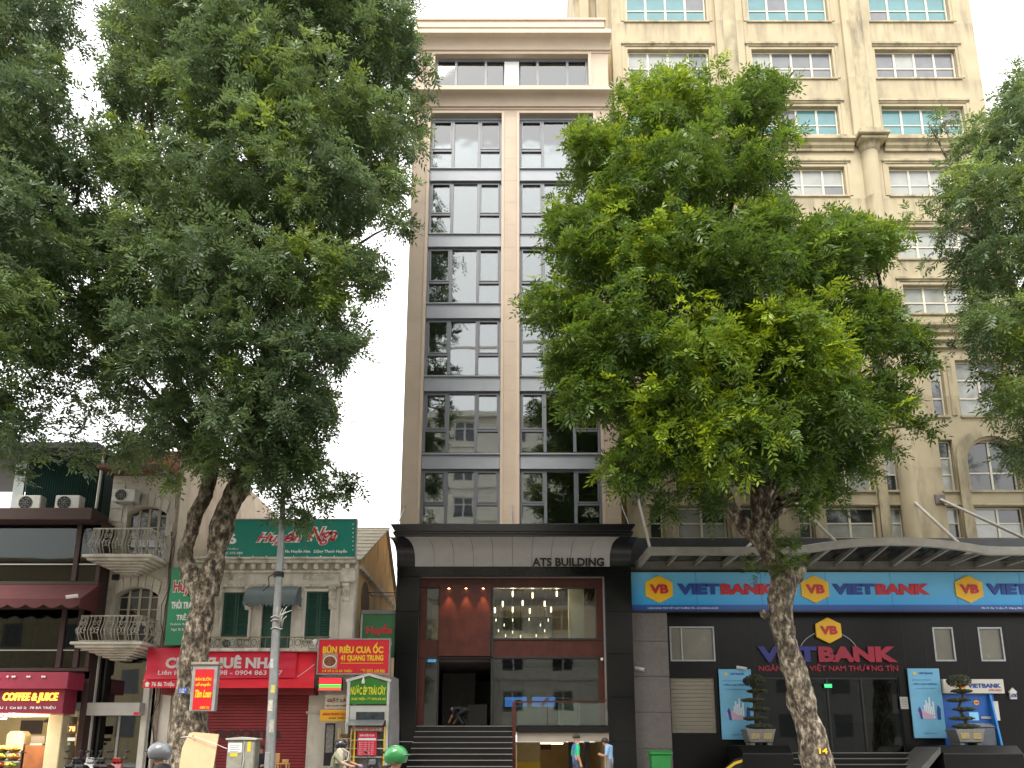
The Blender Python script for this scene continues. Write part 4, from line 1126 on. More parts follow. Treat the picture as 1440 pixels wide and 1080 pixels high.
def bonsai(pp, x, zt_, d, lab, seed):
    rng = random.Random(seed)
    o = thing('potted_bonsai', lab, 'potted plant', (x, d, zt_))
    w_ = .5
    pm = MB().prism([(x - w_ * .8, zt_ + .1), (x + w_ * .8, zt_ + .1), (x + w_, zt_ + .5), (x + w_ * 1.05, zt_ + .5), (x + w_ * 1.05, zt_ + .56), (x - w_ * 1.05, zt_ + .56), (x - w_ * 1.05, zt_ + .5), (x - w_, zt_ + .5)], 'y', d - .35, d + .35)
    for s_ in (-1, 1): pm.box(x + s_ * w_ * .6 - .08, x + s_ * w_ * .6 + .08, d - .3, d + .3, zt_ + .001, zt_ + .1)
    pm.build('pot', M_pot, o, bevel=.015)
    for s_ in (-1, 1):
        MB().box(x + s_ * .22 - .15, x + s_ * .22 + .15, d - .37, d - .34, zt_ + .2, zt_ + .42).build('pot_ornament', M_gold, o, bevel=.03)
    top = az(943 if seed == 1 else 947, d)
    top = zt_ + .56 + (az(945, d) - az(1022, d))
    h0 = zt_ + .5
    pts = [(x + .08 * math.sin(i * 1.3), d + .05 * math.cos(i * 1.7), h0 + (top - .25 - h0) * i / 8) for i in range(9)]
    MB().tube(pts, [.07 - .006 * i for i in range(9)], 7).build('trunk', M_btr, o, smooth=True)
    H = top - h0
    pads = [(.88, .42, .34, .24, 0), (.7, .36, .28, .08, .06), (.54, .42, .3, .08, -.1), (.38, .4, .3, .08, .08), (.22, .44, .3, .08, -.05), (.08, .48, .32, .1, .05)]
    for k, (t, rx, ry, rz, dx) in enumerate(pads):
        leaf_pad(x + dx, d, h0 + H * t, rx, ry, rz, 1600 if k == 0 else 900, rng, .04).build('leaf_pad', M_bon, o)
        if k: MB().tube([(x, d, h0 + H * t - .08), (x + dx + (rx * .6 if dx > 0 else -rx * .6), d, h0 + H * t - .02)], [.022, .012], 5).build('branch', M_btr, o)
bonsai(P1, ax(1066, 1030, P1[3]), P1[2], P1[3], 'tiered bonsai in a stone pot on the plinth left of the bank doors', 1)
bonsai(P2, ax(1357, 1030, P2[3]), P2[2], P2[3], 'tiered bonsai in a stone pot on the plinth in front of the cash machine', 2)
# yellow striped dark ramp panel by the steps
o = thing('ramp_barrier', 'black sloped barrier with a bent yellow stripe beside the bank plinth', 'barrier', (ax(1040, 1075, 26.8), 26.8, GZ))
x0, x1 = ax(1012, 1070, 26.8), ax(1062, 1070, 26.8); zt_ = az(1064, 26.8)
MB().prism([(x0, GZ), (x1, GZ), (x1, zt_ - .1), (x1 - .25, zt_ + .05), (x0 + .5, zt_ - .1), (x0, zt_ - .5)], 'y', 26.8, 26.9).build('panel', M_black, o)
MB().prism([(x0, zt_ - .52), (x0 + .48, zt_ - .18), (x1 - .25, zt_ - .03), (x1, zt_ - .15), (x1, zt_ - .23), (x1 - .25, zt_ - .11), (x0 + .5, zt_ - .27), (x0, zt_ - .64)], 'y', 26.78, 26.798).build('stripe', M_yellow, o)
boxp('post', (x0 + x1) / 2 - .05, (x0 + x1) / 2 + .05, 26.902, 27.0, GZ, zt_ - .2, M_black, o)

# ---- wall cameras
def wall_camera(px, py, d, lab, face=1):
    x, z = at(px, py, d)
    o = thing('security_camera', lab, 'camera', (x, d, z - .1))
    MB().tube([(x - .16 * face, d - .12, z + .04), (x + .16 * face, d - .3, z - .05)], [.06, .065], 10).build('housing', M_white, o, smooth=True)
    MB().tube([(x + .16 * face, d - .3, z - .05), (x + .17 * face, d - .305, z - .053)], .045, 10).build('lens', M_blk, o)
    MB().tube([(x - .1 * face, d, z - .02), (x - .1 * face, d - .13, z + .02)], .025, 8).build('bracket', M_white, o)
wall_camera(898.5, 941, DS - .1, 'small white security camera on the grey granite pier')
wall_camera(1041, 940, DE - .0, 'small pale security camera above the left bank poster')

# ---- green waste bin
WB = thing('waste_bin', 'green plastic wheelie bin standing in front of the grey granite pier', 'bin', (ax(928, 1075, 27), 27, GZ))
M_bin = mat('bin_green', (.03, .26, .06), .5, .1)
x0, x1 = ax(914, 1070, 27), ax(942, 1070, 27); zt_ = az(1061, 27); cxb = (x0 + x1) / 2
MB().add([(x0 + .06, 26.75, GZ + .08), (x1 - .06, 26.75, GZ + .08), (x1 - .06, 27.2, GZ + .08), (x0 + .06, 27.2, GZ + .08), (x0, 26.65, zt_), (x1, 26.65, zt_), (x1, 27.3, zt_), (x0, 27.3, zt_)],
         [(0, 3, 2, 1), (4, 5, 6, 7), (0, 1, 5, 4), (1, 2, 6, 5), (2, 3, 7, 6), (3, 0, 4, 7)]).build('body', M_bin, WB, bevel=.03)
MB().prism([(26.6, zt_ + .005), (26.6, zt_ + .06), (26.75, zt_ + .12), (27.2, zt_ + .14), (27.35, zt_ + .08), (27.35, zt_ + .005)], 'x', x0 - .04, x1 + .04).build('lid', M_bin, WB, bevel=.015)
for s_ in (x0 + .08, x1 - .08): MB().tube([(s_ - .03, 27.25, GZ + .1), (s_ + .03, 27.25, GZ + .1)], .1, 12).build('wheel', M_blk, WB)
#text('70', M_wlet, WB, cxb - .12, cxb + .12, zt_ - .3, zt_ - .15, 26.655, ext=.005)
# ================================================================ old house with green shutters (number 76)
DH = 28.0
M_lime = mat('old_limewash', (.66, .62, .54), .9, .12, 1.5, .25, 30, stain=(.22, .19, .15), stain_amt=.7, stain_scale=.5, vert=3, stain_lo=.5, stain_hi=.75)
M_lime2 = mat('old_limewash_trim', (.6, .56, .48), .9, .2, 5, .35, 30, stain=(.16, .13, .1), stain_amt=.8, stain_scale=1.2, vert=2, stain_lo=.48, stain_hi=.7)
M_shut = mat('green_shutter', (.018, .075, .055), .6, .15, 3)
M_ochre = mat('ochre_wall', (.62, .43, .2), .9, .15, 1, .2, 20, stain=(.1, .075, .05), stain_amt=.8, stain_scale=.4, vert=5, stain_lo=.54, stain_hi=.66)
M_tile = mat('old_roof_tile', (.33, .3, .23), .9, .2, 4, .3, 20)
M_gsign = mat('green_sign', (.015, .22, .16), .45, .06)
hx0, hx1 = ax(272, 850, DH), ax(499, 850, DH)
H = thing('shutter_house', 'old whitewashed two-storey house with dark green shutters, ornate cornice and a roof sign', 'house', ((hx0 + hx1) / 2, DH, GZ))
zc1, zc0 = az(786, DH), az(800, DH)
hs = [er(312, 350, 833, 896, DH), er(367, 409, 840, 912, DH), er(429, 464.5, 832, 899, DH)]
sho = er(236, 432, 968, 1085, DH)
sho = (sho[0], sho[1], GZ, sho[3])
hx00 = ax(212, 1000, DH)
zfirst = az(915, DH)
MB().wall(hx0, hx1, zfirst, zc1, DH, DH + .4, hs).build('wall', M_lime, H)
MB().wall(hx00, hx1, GZ, zfirst - .001, DH, DH + .4, [sho]).build('shop_wall', M_lime, H)
MB().box(hx0, hx0 + .3, DH + .4, DH + 9, GZ, zc1).build('side_wall', M_ochre, H)
MB().box(hx00, hx1 - .4, DH + 1.5, DH + 1.7, GZ, zc1).build('inner_wall', M_dark, H)
# gabled ochre side wall, ridge parallel to the street
xg = hx1 - .02
ze = az(788, 28.4); zr = az(746, 34); zbk = az(852, 37.4)
MB().prism([(DH + .4, GZ), (DH + .4, ze), (34, zr), (37.6, zbk), (37.6, GZ)], 'x', xg - .35, xg).build('gable_wall', M_ochre, H)
nt_ = 9
for i in range(nt_):     # front roof slope in overlapping tile courses
    y0 = DH + .2 + (34.1 - DH - .2) * i / nt_; y1 = DH + .2 + (34.1 - DH - .2) * (i + 1.12) / nt_
    za = ze - .1 + (zr - ze + .15) * i / nt_; zb_ = ze - .1 + (zr - ze + .15) * (i + 1.12) / nt_
    MB().prism([(y0, za + .06), (y0, za + .12), (y1, zb_ + .09), (y1, zb_ + .03)], 'x', hx0, xg + .15).build('tile_course', M_tile, H)
MB().prism([(34, zr), (34, zr + .14), (37.8, zbk + .1), (37.8, zbk)], 'x', hx0, xg + .12).build('rear_roof', M_tile, H)
MB().box(xg, xg + .12, DH + .45, 37.2, az(796, DH), az(796, DH) + .14).build('string_course', M_lime2, H)
for (y0, y1, zt_) in ((29.2, 30.6, 7.2), (31.6, 33.0, 6.2)):
    ym = (y0 + y1) / 2
    arc = [(y0, 3.5), (y0, zt_)] + [(ym - (ym - y0) * math.cos(math.pi * i / 8), zt_ + .7 * math.sin(math.pi * i / 8)) for i in range(1, 8)] + [(y1, zt_), (y1, 3.5)]
    MB().prism(arc, 'x', xg + .001, xg + .03).build('niche', mat('niche_dark', (.12, .08, .05), .9, .3, 4), H)
# cornice with dentils
MB().box(hx0, hx1 + .06, DH - .36, DH + .02, zc1 - .08, zc1).box(hx0, hx1 + .02, DH - .27, DH + .02, zc1 - .2, zc1 - .0805).build('cornice', M_lime2, H, bevel=.02)
nd = 15
for i in range(nd):
    x = hx0 + .2 + (hx1 - hx0 - .5) * i / (nd - 1)
    boxp('dentil', x - .09, x + .09, DH - .2, DH + .01, zc1 - .43, zc1 - .205, M_lime2, H, .03)
MB().box(hx0, hx1 + .01, DH - .1, DH + .02, zc1 - .55, zc1 - .44).build('moulding', M_lime2, H, bevel=.02)
MB().box(hx0, hx1 - .55, DH - .12, DH + .02, az(826, DH), az(822, DH)).build('moulding', M_lime2, H, bevel=.02)
# relief panels and consoles
for px in (322, 449):
    x, z = at(px, 811, DH)
    m = MB()
    for k in range(5):
        m.tube([(x - .45 + k * .22 + .09 * math.cos(a_ * .7), DH - .03, z + .07 * math.sin(a_ * .7)) for a_ in range(10)], .025, 5)
    m.box(x - .6, x + .6, DH - .025, DH + .005, z - .13, z + .13)
    m.build('relief', M_lime2, H)
def console(px, py0, py1):
    x, z1 = at(px, py0, DH); z0 = az(py1, DH)
    h = z1 - z0
    pr = [(DH + .01, z1), (DH - .2, z1), (DH - .2, z1 - .1), (DH - .13, z1 - .16), (DH - .2, z1 - h * .35), (DH - .1, z1 - h * .6), (DH - .14, z1 - h * .75), (DH - .05, z0), (DH + .01, z0)]
    MB().prism(pr, 'x', x - .13, x + .13).build('console', M_lime2, H, bevel=.02)
for px, a, b in ((310, 826, 858), (352, 826, 858), (425, 826, 857), (469, 826, 857)): console(px, a, b)
# corner pilaster with capital
xq0, xq1 = ax(479, 850, DH), hx1 - .02
MB().box(xq0, xq1, DH - .1, DH + .01, GZ, az(838, DH)).build('pilaster', M_lime, H, bevel=.02)
MB().box(xq0 - .04, xq1 + .03, DH - .16, DH + .01, az(820, DH), az(799, DH)).build('capital', M_lime2, H, bevel=.05)
console(488, 821, 852)
# shutters: two leaves with louvre slats each
for (a, b, c, d) in (hs[0], hs[2]):
    MB().box(a - .09, b + .09, DH - .06, DH + .02, d, d + .1).box(a - .09, a - .001, DH - .05, DH + .02, c, d - .001).box(b + .001, b + .09, DH - .05, DH + .02, c, d - .001).build('window_surround', M_lime, H, bevel=.015)
    boxp('sill', a - .12, b + .12, DH - .14, DH + .1, c - .09, c - .003, M_lime2, H, .02)
    mid = (a + b) / 2
    for (p, q) in ((a, mid - .008), (mid + .008, b)):
        f = MB().box(p, q, DH + .08, DH + .13, c, c + .09).box(p, q, DH + .08, DH + .13, d - .09, d).box(p, p + .08, DH + .08, DH + .13, c + .09, d - .09).box(q - .08, q, DH + .08, DH + .13, c + .09, d - .09)
        sh = f.build('shutter', M_shut, H, bevel=.006)
        n = 16
        for i in range(n):
            z = c + .1 + (d - c - .2) * (i + .5) / n
            MB().add([(p + .08, DH + .085, z - .045), (q - .08, DH + .085, z - .045), (q - .08, DH + .12, z + .04), (p + .08, DH + .12, z + .04), (p + .08, DH + .095, z - .05), (q - .08, DH + .095, z - .05), (q - .08, DH + .13, z + .035), (p + .08, DH + .13, z + .035)],
                     [(0, 1, 2, 3), (7, 6, 5, 4), (0, 4, 5, 1), (2, 6, 7, 3)]).build('slat', M_shut, sh)
a, b, c, d = hs[1]
dr = MB().box(a, b, DH + .15, DH + .2, c, d).build('door', mat('dark_green_door', (.014, .04, .034), .5, .2), H)
for (p, q) in ((a, (a + b) / 2 - .01), ((a + b) / 2 + .01, b)):
    boxp('door_leaf', p + .03, q - .03, DH + .12, DH + .149, c, d - .05, M_shut, dr, .01)
# rounded grey metal awning over the balcony door
x0, x1 = ax(348, 845, 27.6), ax(421, 845, 27.6); zt_ = az(826, DH); zb_ = az(850, 27.2)
AW = [(DH - .001, zt_)] + [(DH - .9 * math.sin(R(k * 11)), zt_ - (zt_ - zb_) * (1 - math.cos(R(k * 11)))) for k in range(1, 9)]
pr = AW + [(y + .015, z - .025) for y, z in AW[::-1]]
M_awn = mat('grey_awning', (.1, .13, .135), .5, .12)
aw = MB().prism(pr, 'x', x0, x1).build('door_awning', M_awn, H, smooth=True)
for s_ in (x0, x1 - .012):
    MB().prism([(DH, zt_ - .02)] + AW[1:] + [(DH, AW[-1][1])], 'x', s_, s_ + .012).build('awning_end', M_awn, aw)
nz = 12
for i in range(nz):
    xx = x0 + (x1 - x0) * i / nz
    MB().prism([(xx, AW[-1][1] - .02), (xx + (x1 - x0) / nz / 2, AW[-1][1] - .13), (xx + (x1 - x0) / nz, AW[-1][1] - .02)], 'y', AW[-1][0], AW[-1][0] + .012).build('valance', M_awn, aw)
# balcony: slab, iron railing with round ornaments, an air conditioner standing on it
zb0 = az(912, 27.4)
bal = MB().box(hx0 + .3, hx1 - .6, 27.2, DH, zb0 - .12, zb0).build('balcony', M_lime2, H, bevel=.02)
zr_ = az(896, 27.25)
M_rail = mat('rusty_rail', (.25, .19, .1), .7, .3, 6)
MB().tube([(hx0 + .35, 27.25, zr_), (hx1 - .65, 27.25, zr_)], .02, 6).build('rail', M_rail, bal)
x = hx0 + .4
while x < hx1 - .7:
    MB().tube([(x, 27.25, zb0), (x, 27.25, zr_)], .012, 5).build('baluster', M_rail, bal)
    MB().tube([(x + .12 + .09 * math.cos(R(t)), 27.25, (zb0 + zr_) / 2 + .12 * math.sin(R(t))) for t in range(0, 361, 30)], .01, 5, False).build('scroll', M_shut, bal)
    x += .26
def ac_unit(x0, x1, z0, z1, d, lab, y1=None, extra=0):
    o = thing('air_conditioner', lab, 'air conditioner', ((x0 + x1) / 2, d, z0))
    M_ac = mat('ac_white', (.5, .49, .45), .55, .08)
    boxp('casing', x0, x1, d, d + .38, z0 + .03, z1, M_ac, o, .025)
    r_ = (z1 - z0) * .4; cx = x0 + (x1 - x0) * .38; cz = (z0 + z1) / 2 + .015
    MB().lathe([(r_, -.004), (r_, .006)], (0, 0, 0), 20).v
    fan = MB()
    fan.prism([(cx + r_ * math.cos(R(t)), cz + r_ * math.sin(R(t))) for t in range(0, 360, 18)][::-1], 'y', d - .006, d - .001)
    fan.build('fan_opening', M_dark, o)
    g = MB()
    for q in (.35, .68, 1.0): g.tube([(cx + r_ * q * math.cos(R(t)), d - .016, cz + r_ * q * math.sin(R(t))) for t in range(0, 361, 24)], .007, 4, False)
    for t in range(0, 360, 45): g.tube([(cx, d - .016, cz), (cx + r_ * math.cos(R(t)), d - .016, cz + r_ * math.sin(R(t)))], .006, 4)
    g.build('fan_guard', M_galv, o)
    boxp('badge', x1 - (x1 - x0) * .24, x1 - .05, d - .005, d - .001, z1 - .14, z1 - .08, M_galv, o)
    for s_ in (x0 + .12, x1 - .16): boxp('foot', s_, s_ + .05, d + .02, d + .36, z0, z0 + .03, M_galv, o)
    return o
a0 = er(313, 332, 899, 911, 27.6)
ac_unit(a0[0], a0[1], zb0, a0[3], 27.5, 'small air conditioner unit standing on the iron balcony above the red awning')
# roller shutter of the shop
a, b, c, d = sho
M_rsh = mat('red_roller', (.25, .025, .03), .55, .14, 3, stain=(.12, .012, .015), stain_amt=.5, stain_scale=1, vert=.3)
rs = MB().box(a, b, DH + .2, DH + .25, c, d).build('roller_shutter', M_rsh, H)
z = c + .02
while z < d - .1:
    boxp('slat', a + .02, b - .02, DH + .165, DH + .199, z + .004, z + .101, M_rsh, rs, .016); z += .105
ptext('Lagona', mat('faded_black', (.05, .018, .018), .7, .3, 6), rs, 283, 396, 1021, 1044, DH + .158, ext=.005, bold=.04)
# plinth mouldings on the right shop pier
boxp('pier_band', ax(431, 1000, DH), ax(453, 1000, DH), DH - .06, DH + .01, az(1004, DH), az(1000, DH), M_lime2, H, .01)

# ---- red shop awning with printed tarpaulin banner
RA = thing('shop_awning', 'bright red sloping shop awning with a valance in front of the red roller shutter', 'awning', (ax(325, 970, 27), 27.1, az(976, 27)))
M_rawn = mat('awning_red', (.76, .015, .035), .6, .08, 1.5, .05, 15)
DA = 26.9
xa, xb = ax(207, 930, 27.3), ax(443.5, 930, 27.3)
zt_, zm_, zv_ = az(911, 27.55), az(955, DA), az(967.5, DA)
fx0, fx1 = ax(201, 960, DA), ax(441.5, 960, DA)
def sheet4(nx, nz, P00, P10, P11, P01, th, sag, seed):
    rng = random.Random(seed); vs = []; fs = []
    ph = [rng.uniform(0, 6) for _ in range(6)]
    for j in range(nz + 1):
        for i in range(nx + 1):
            u, v = i / nx, j / nz
            p = (Vector(P00) * (1 - u) + Vector(P10) * u) * (1 - v) + (Vector(P01) * (1 - u) + Vector(P11) * u) * v
            p.y += sag * (math.sin(u * 21 + ph[0] + v * 5) * .35 + math.sin(u * 9 - v * 7 + ph[1]) * .5 + math.sin(v * 11 + u * 3 + ph[2]) * .3) * math.sin(math.pi * min(1, max(0, v)) * .9 + .2)
            vs.append(p)
    for j in range(nz):
        for i in range(nx):
            q = j * (nx + 1) + i
            fs.append((q, q + 1, q + nx + 2, q + nx + 1))
    return MB().add(vs, fs)
sheet4(40, 8, (fx0, DA, zm_), (fx1, DA, zm_), (xb, 27.55, zt_), (xa, 27.55, zt_), 0, .03, 1).build('canvas', M_rawn, RA, smooth='all')
sheet4(40, 3, (fx0, DA - .002, zv_), (fx1, DA - .002, zv_), (fx1, DA, zm_), (fx0, DA, zm_), 0, .02, 2).build('valance', M_rawn, RA, smooth='all')
ptext('76 Bà Triệu', M_wlet, RA, 213, 245, 958.5, 966.5, DA - .03, ext=.01, bold=.02)
hx_, hz_ = at(207.5, 962, DA); MB().prism([(hx_ - .06, hz_ - .09), (hx_ + .06, hz_ - .09), (hx_ + .06, hz_), (hx_ + .1, hz_), (hx_, hz_ + .09), (hx_ - .1, hz_), (hx_ - .06, hz_)], 'y', DA - .03, DA - .02).build('house_mark', M_wlet, RA)
for s_ in (fx0 + .1, (fx0 + fx1) / 2, fx1 - .1): MB().tube([(s_, DA + .03, zm_ - .03), (s_, DH, zm_ + .1)], .025, 6).build('arm', M_galv, RA)
MB().tube([(fx0, DA + .03, zm_ - .03), (fx1, DA + .03, zm_ - .03)], .03, 6).build('front_bar', M_galv, RA)
MB().box(fx0 + .5, fx1 - .1, 27.3, DH - .02, az(977, 27.5), az(968, 27.5)).build('shutter_box', mat('dark_red_box', (.2, .01, .015), .6, .1), RA)
# banner tied over it
DBn = DA - .09
BN = thing('rent_banner', 'crumpled red tarpaulin banner offering a house to rent, tied over the red awning', 'banner', (ax(310, 955, DBn), DBn, az(954, DBn)))
M_ban = mat('banner_red', (.6, .022, .05), .38, .08, 2, .1, 8)
def bnP(px, py):   # point of the sloping banner plane just in front of the awning
    v = (955 - py) / 44.0
    y = DBn + .62 * max(0, v)
    x, z = at(px, py, y); return Vector((x, y, z))
sheet4(60, 12, bnP(204, 955), bnP(415, 953), bnP(418, 913), bnP(208, 911), 0, .05, 5).build('tarpaulin', M_ban, BN, smooth='all')
def slope_text(s_, p0, p1, q0, q1, bold):
    o = ptext(s_, M_wlet, BN, p0, p1, q0, q1, 27.0, ext=.004, bold=bold)
    me = o.data; off = wloc(o)
    ym_ = 0
    for v in me.vertices:
        wz = v.co.z + off.z; wx_ = v.co.x + off.x
        # slide each vertex along its own line of the banner's slope
        t = (wz - az(955, 27.0)) / (az(911, 27.0) - az(955, 27.0))
        y = DBn + .62 * t - .075
        k = y / 27.0
        v.co.x = wx_ * k - off.x; v.co.z = EYE + (wz - EYE) * k - off.z; v.co.y = y + v.co.y * 0 - off.y
    return o
slope_text('CHO THUÊ NHÀ', 233, 392, 921, 940, .05)
slope_text('Liên hệ: 0912.00698 - 0904 863 377', 222, 397, 942, 951, .02)
for (p, q, r_, s_) in ((418, 952, 442, 934), (418, 913, 443, 910), (204, 955, 201, 958)):
    a = bnP(p, q); b = bnP(r_, s_); b.y -= .0
    MB().tube([a, (a + b) / 2 + Vector((0, 0, -.02)), b], .008, 4).build('cord', M_white, BN)

# ---- green roof sign
DR = 27.7
RS = thing('roof_sign', 'wide dark green sign board with red script lettering above the shutter house cornice', 'sign', (ax(405, 786, DR), DR, az(787, DR)))
x0, x1, z0, z1 = er(300, 500, 731, 786, DR)
boxp('panel', x0, x1, DR, DR + .1, z0, z1, M_gsign, RS, .01)
MB().box(x0, x1 + .03, DR - .02, DR + .12, z1 + .001, z1 + .04).box(x1 + .001, x1 + .04, DR - .02, DR + .12, z0, z1).build('frame', M_galv, RS)
for px in (340, 400, 460): MB().bar((ax(px, 760, DR), DR + .11, z0 + .3), (ax(px, 760, DR), DR + 1.1, z0 - .2), .05, .05).build('brace', M_galv, RS)
ptext('76', M_wlet, RS, 308.5, 332.5, 750, 765, DR - .025, bold=.04, ext=.02)
ptext('BÀ TRIỆU', M_wlet, RS, 310, 335, 770, 773.5, DR - .012, ext=.01)
ptext('0985 070 089', M_wlet, RS, 310, 341, 776, 779.5, DR - .012, ext=.01)
for s_, a, b, c, d in (('Huyền', 361, 424, 745, 766), ('Nga', 433, 474, 741, 766)):
    ptext(s_, M_wlet, RS, a - 1, b + 1, c - 1, d + 1, DR - .02, shear=.45, bold=.09, ext=.015)
    ptext(s_, M_vb, RS, a, b, c, d, DR - .045, shear=.45, bold=.0, ext=.02)
ptext('Fb: Huyền Nga   Dộng Thanh Huyền', M_wlet, RS, 401, 488, 772, 778.5, DR - .012, bold=.02, ext=.01)
for i in range(7): MB().lathe([(.02, 0), (.025, .02), (.0, .045)], (ax(496.5, 738 + i * 6, DR), DR - .02, az(738 + i * 6, DR)), 8).build('bulb', M_wlet, RS)
for i in range(9): MB().lathe([(.02, 0), (.025, .02), (.0, .045)], (ax(318 + i * 19, 783, DR), DR - .02, az(783, DR)), 8).build('bulb', M_wlet, RS)
# ---- vertical green sign by the tree
DV = 27.25
VS = thing('vertical_sign', 'tall narrow green shop sign with red and white lettering beside the mottled trunk', 'sign', (ax(255, 905, DV), DV, az(908, DV)))
x0, x1, z0, z1 = er(236.5, 277, 798, 907, DV)
M_vs = mat('green_sign_bright', (.02, .26, .12), .4, .2, .6)
boxp('panel', x0, x1, DV, DV + .12, z0, z1, M_vs, VS, .01)
ptext('Huyền', M_wlet, VS, 243.5, 281.5, 811, 838, DV - .012, bold=.09, ext=.01)
ptext('Huyền', M_vb, VS, 244, 281, 812, 837, DV - .022, bold=.02, ext=.01)
ptext('THỜI TRANG', M_wlet, VS, 241, 279, 843, 856, DV - .012, bold=.05, ext=.01)
ptext('TRẺ EM', M_wlet, VS, 248, 274, 862, 872, DV - .012, bold=.03, ext=.01)
ptext('Facebook: Huyền Nga', M_wlet, VS, 240, 273, 875, 880, DV - .012, ext=.01)
ptext('Ngõ 76 Bà Triệu', M_wlet, VS, 241, 271, 883, 888, DV - .012, ext=.01)
MB().bar((x1 - .1, DV + .12, z1 - .4), (x1 - .1, DH, z1 - .4), .04, .04).bar((x1 - .1, DV + .12, z0 + .4), (x1 - .1, DH, z0 + .4), .04, .04).build('bracket', M_galv, VS)
# ---- red noodle shop sign
DN = 26.9
NS = thing('noodle_sign', 'red BÚN RIÊU CUA ỐC noodle sign with yellow letters and a bowl picture', 'sign', (ax(497, 947, DN), DN, az(948, DN)))
x0, x1, z0, z1 = er(448, 547, 899.5, 947, DN)
boxp('panel', x0, x1, DN, DN + .12, z0, z1, M_red, NS, .006)
MB().box(x0 - .04, x1 + .04, DN - .02, DN + .13, z0 - .04, z0 - .001).box(x0 - .04, x1 + .04, DN - .02, DN + .13, z1 + .001, z1 + .04).box(x0 - .04, x0 - .001, DN - .02, DN + .13, z0, z1).box(x1 + .001, x1 + .04, DN - .02, DN + .13, z0, z1).build('frame', M_galv, NS)
ptext('BÚN RIÊU CUA ỐC', M_yellow, NS, 454, 539, 904, 918.5, DN - .012, bold=.045, ext=.01)
ptext('41 QUANG TRUNG', M_yellow, NS, 479, 539, 921, 930.5, DN - .012, bold=.045, ext=.01)
ptext('CƠ SỞ 2: 76 BÀ TRIỆU', M_yellow, NS, 453, 495, 941, 946, DN - .012, bold=.02, ext=.01)
ptext('ĐT: 0972 638 886', M_yellow, NS, 507, 541, 941, 946, DN - .012, bold=.02, ext=.01)
boxp('rule', ax(479, 932, DN), ax(539, 932, DN), DN - .008, DN - .001, az(933, DN), az(932.2, DN), M_yellow, NS)
q = er(453.5, 474.5, 919, 940, DN); boxp('bowl_picture', q[0], q[1], DN - .006, DN - .001, q[2], q[3], mat('picture_beige', (.45, .33, .22), .6, .2, 6), NS)
cx, cz = at(464, 930, DN)
MB().prism([(cx + .24 * math.cos(R(t)), cz + .21 * math.sin(R(t))) for t in range(0, 360, 20)][::-1], 'y', DN - .012, DN - .0065).build('bowl_rim', M_wlet, NS)
MB().prism([(cx + .21 * math.cos(R(t)), cz + .18 * math.sin(R(t))) for t in range(0, 360, 20)][::-1], 'y', DN - .017, DN - .0125).build('bowl_soup', mat('soup', (.2, .06, .025), .5, .6, 14), NS)
for px in (455, 540): MB().tube([(ax(px, 925, DN), DN + .12, az(915, DN)), (ax(px, 925, DN), DH, az(915, DN))], .02, 6).build('arm', M_galv, NS)
o = thing('sign_bulb', 'small white lamp at the upper left corner of the noodle sign', 'lamp', (ax(443, 903, 26.95), 26.95, az(906, 26.95)))
MB().lathe([(.02, 0), (.07, .06), (.09, .14), (.03, .2)], (ax(443, 904, 26.95), 26.95, az(907, 26.95)), 10).build('bulb', M_white, o, smooth=True)
MB().tube([(ax(443, 904, 26.95), 26.95, az(904, 26.95)), (ax(430, 901, 26.95), 27.3, az(901, 26.95))], .012, 5).build('arm', M_galv, o)
# ---- LED sign
DL2 = 26.95
LS = thing('led_sign', 'small lit red and green LED sign hanging under the noodle sign', 'sign', (ax(464, 971, DL2), DL2, az(972, DL2)))
x0, x1, z0, z1 = er(447, 481.5, 952, 971.5, DL2)
boxp('casing', x0, x1, DL2, DL2 + .1, z0, z1, M_black, LS, .005)
hgt = z1 - z0
for nm, m_, a, b in (('red_row', emit('led_red', (1, .02, .03), .45), .48, .92), ('green_row', emit('led_green', (.03, 1, .1), .35), .27, .46), ('red_row', emit('led_red2', (1, .08, .05), .4), .05, .25)):
    boxp(nm, x0 + .04, x1 - .04, DL2 - .006, DL2 - .001, z0 + a * hgt, z0 + b * hgt, m_, LS)
for i in range(12):
    for zz in (z0 + .01, z1 - .01): MB().box(x0 + .02 + i * (x1 - x0 - .05) / 11, x0 + .035 + i * (x1 - x0 - .05) / 11, DL2 - .012, DL2 - .002, zz - .01, zz + .01).build('led_dot', M_wlet, LS)
#text('MỞ CỬA', M_yellow, LS, x0 + .1, x1 - .1, z0 + .52 * hgt, z0 + .88 * hgt, DL2 - .012, ext=.005)
boxp('bracket', (x0 + x1) / 2 - .03, (x0 + x1) / 2 + .03, DL2 + .1, DH, z0 + .2, z0 + .26, M_galv, LS)
# ---- laundry board, yellow board
LB = thing('laundry_board', 'faded beige GIẶT LÀ board under the LED sign', 'sign', (ax(472, 996, 27.2), 27.2, az(998, 27.2)))
x0, x1, z0, z1 = er(457, 490, 977, 997, 27.2)
boxp('panel', x0, x1, 27.2, 27.24, z0, z1, mat('faded_beige', (.5, .43, .33), .7, .12, 4), LB)
ptext('GIẶT LÀ', mat('faded_maroon', (.18, .05, .04), .7, .2), LB, 460, 487, 981, 988.5, 27.185, bold=.03, ext=.01)
ptext('ĐT: 76 BÀ TRIỆU', M_blk, LB, 459, 488, 991, 994, 27.185, ext=.01)
boxp('bracket', (x0 + x1) / 2, (x0 + x1) / 2 + .05, 27.24, DH, z0 + .1, z0 + .15, M_galv, LB)
YB_ = thing('yellow_board', 'orange yellow BÁNH TRUNG THU board fixed below the laundry board', 'sign', (ax(470, 1013, 27.15), 27.15, az(1015, 27.15)))
x0, x1, z0, z1 = er(450, 489, 998, 1014, 27.15)
boxp('panel', x0, x1, 27.15, 27.19, z0, z1, mat('amber_board', (.75, .4, .02), .6, .06), YB_)
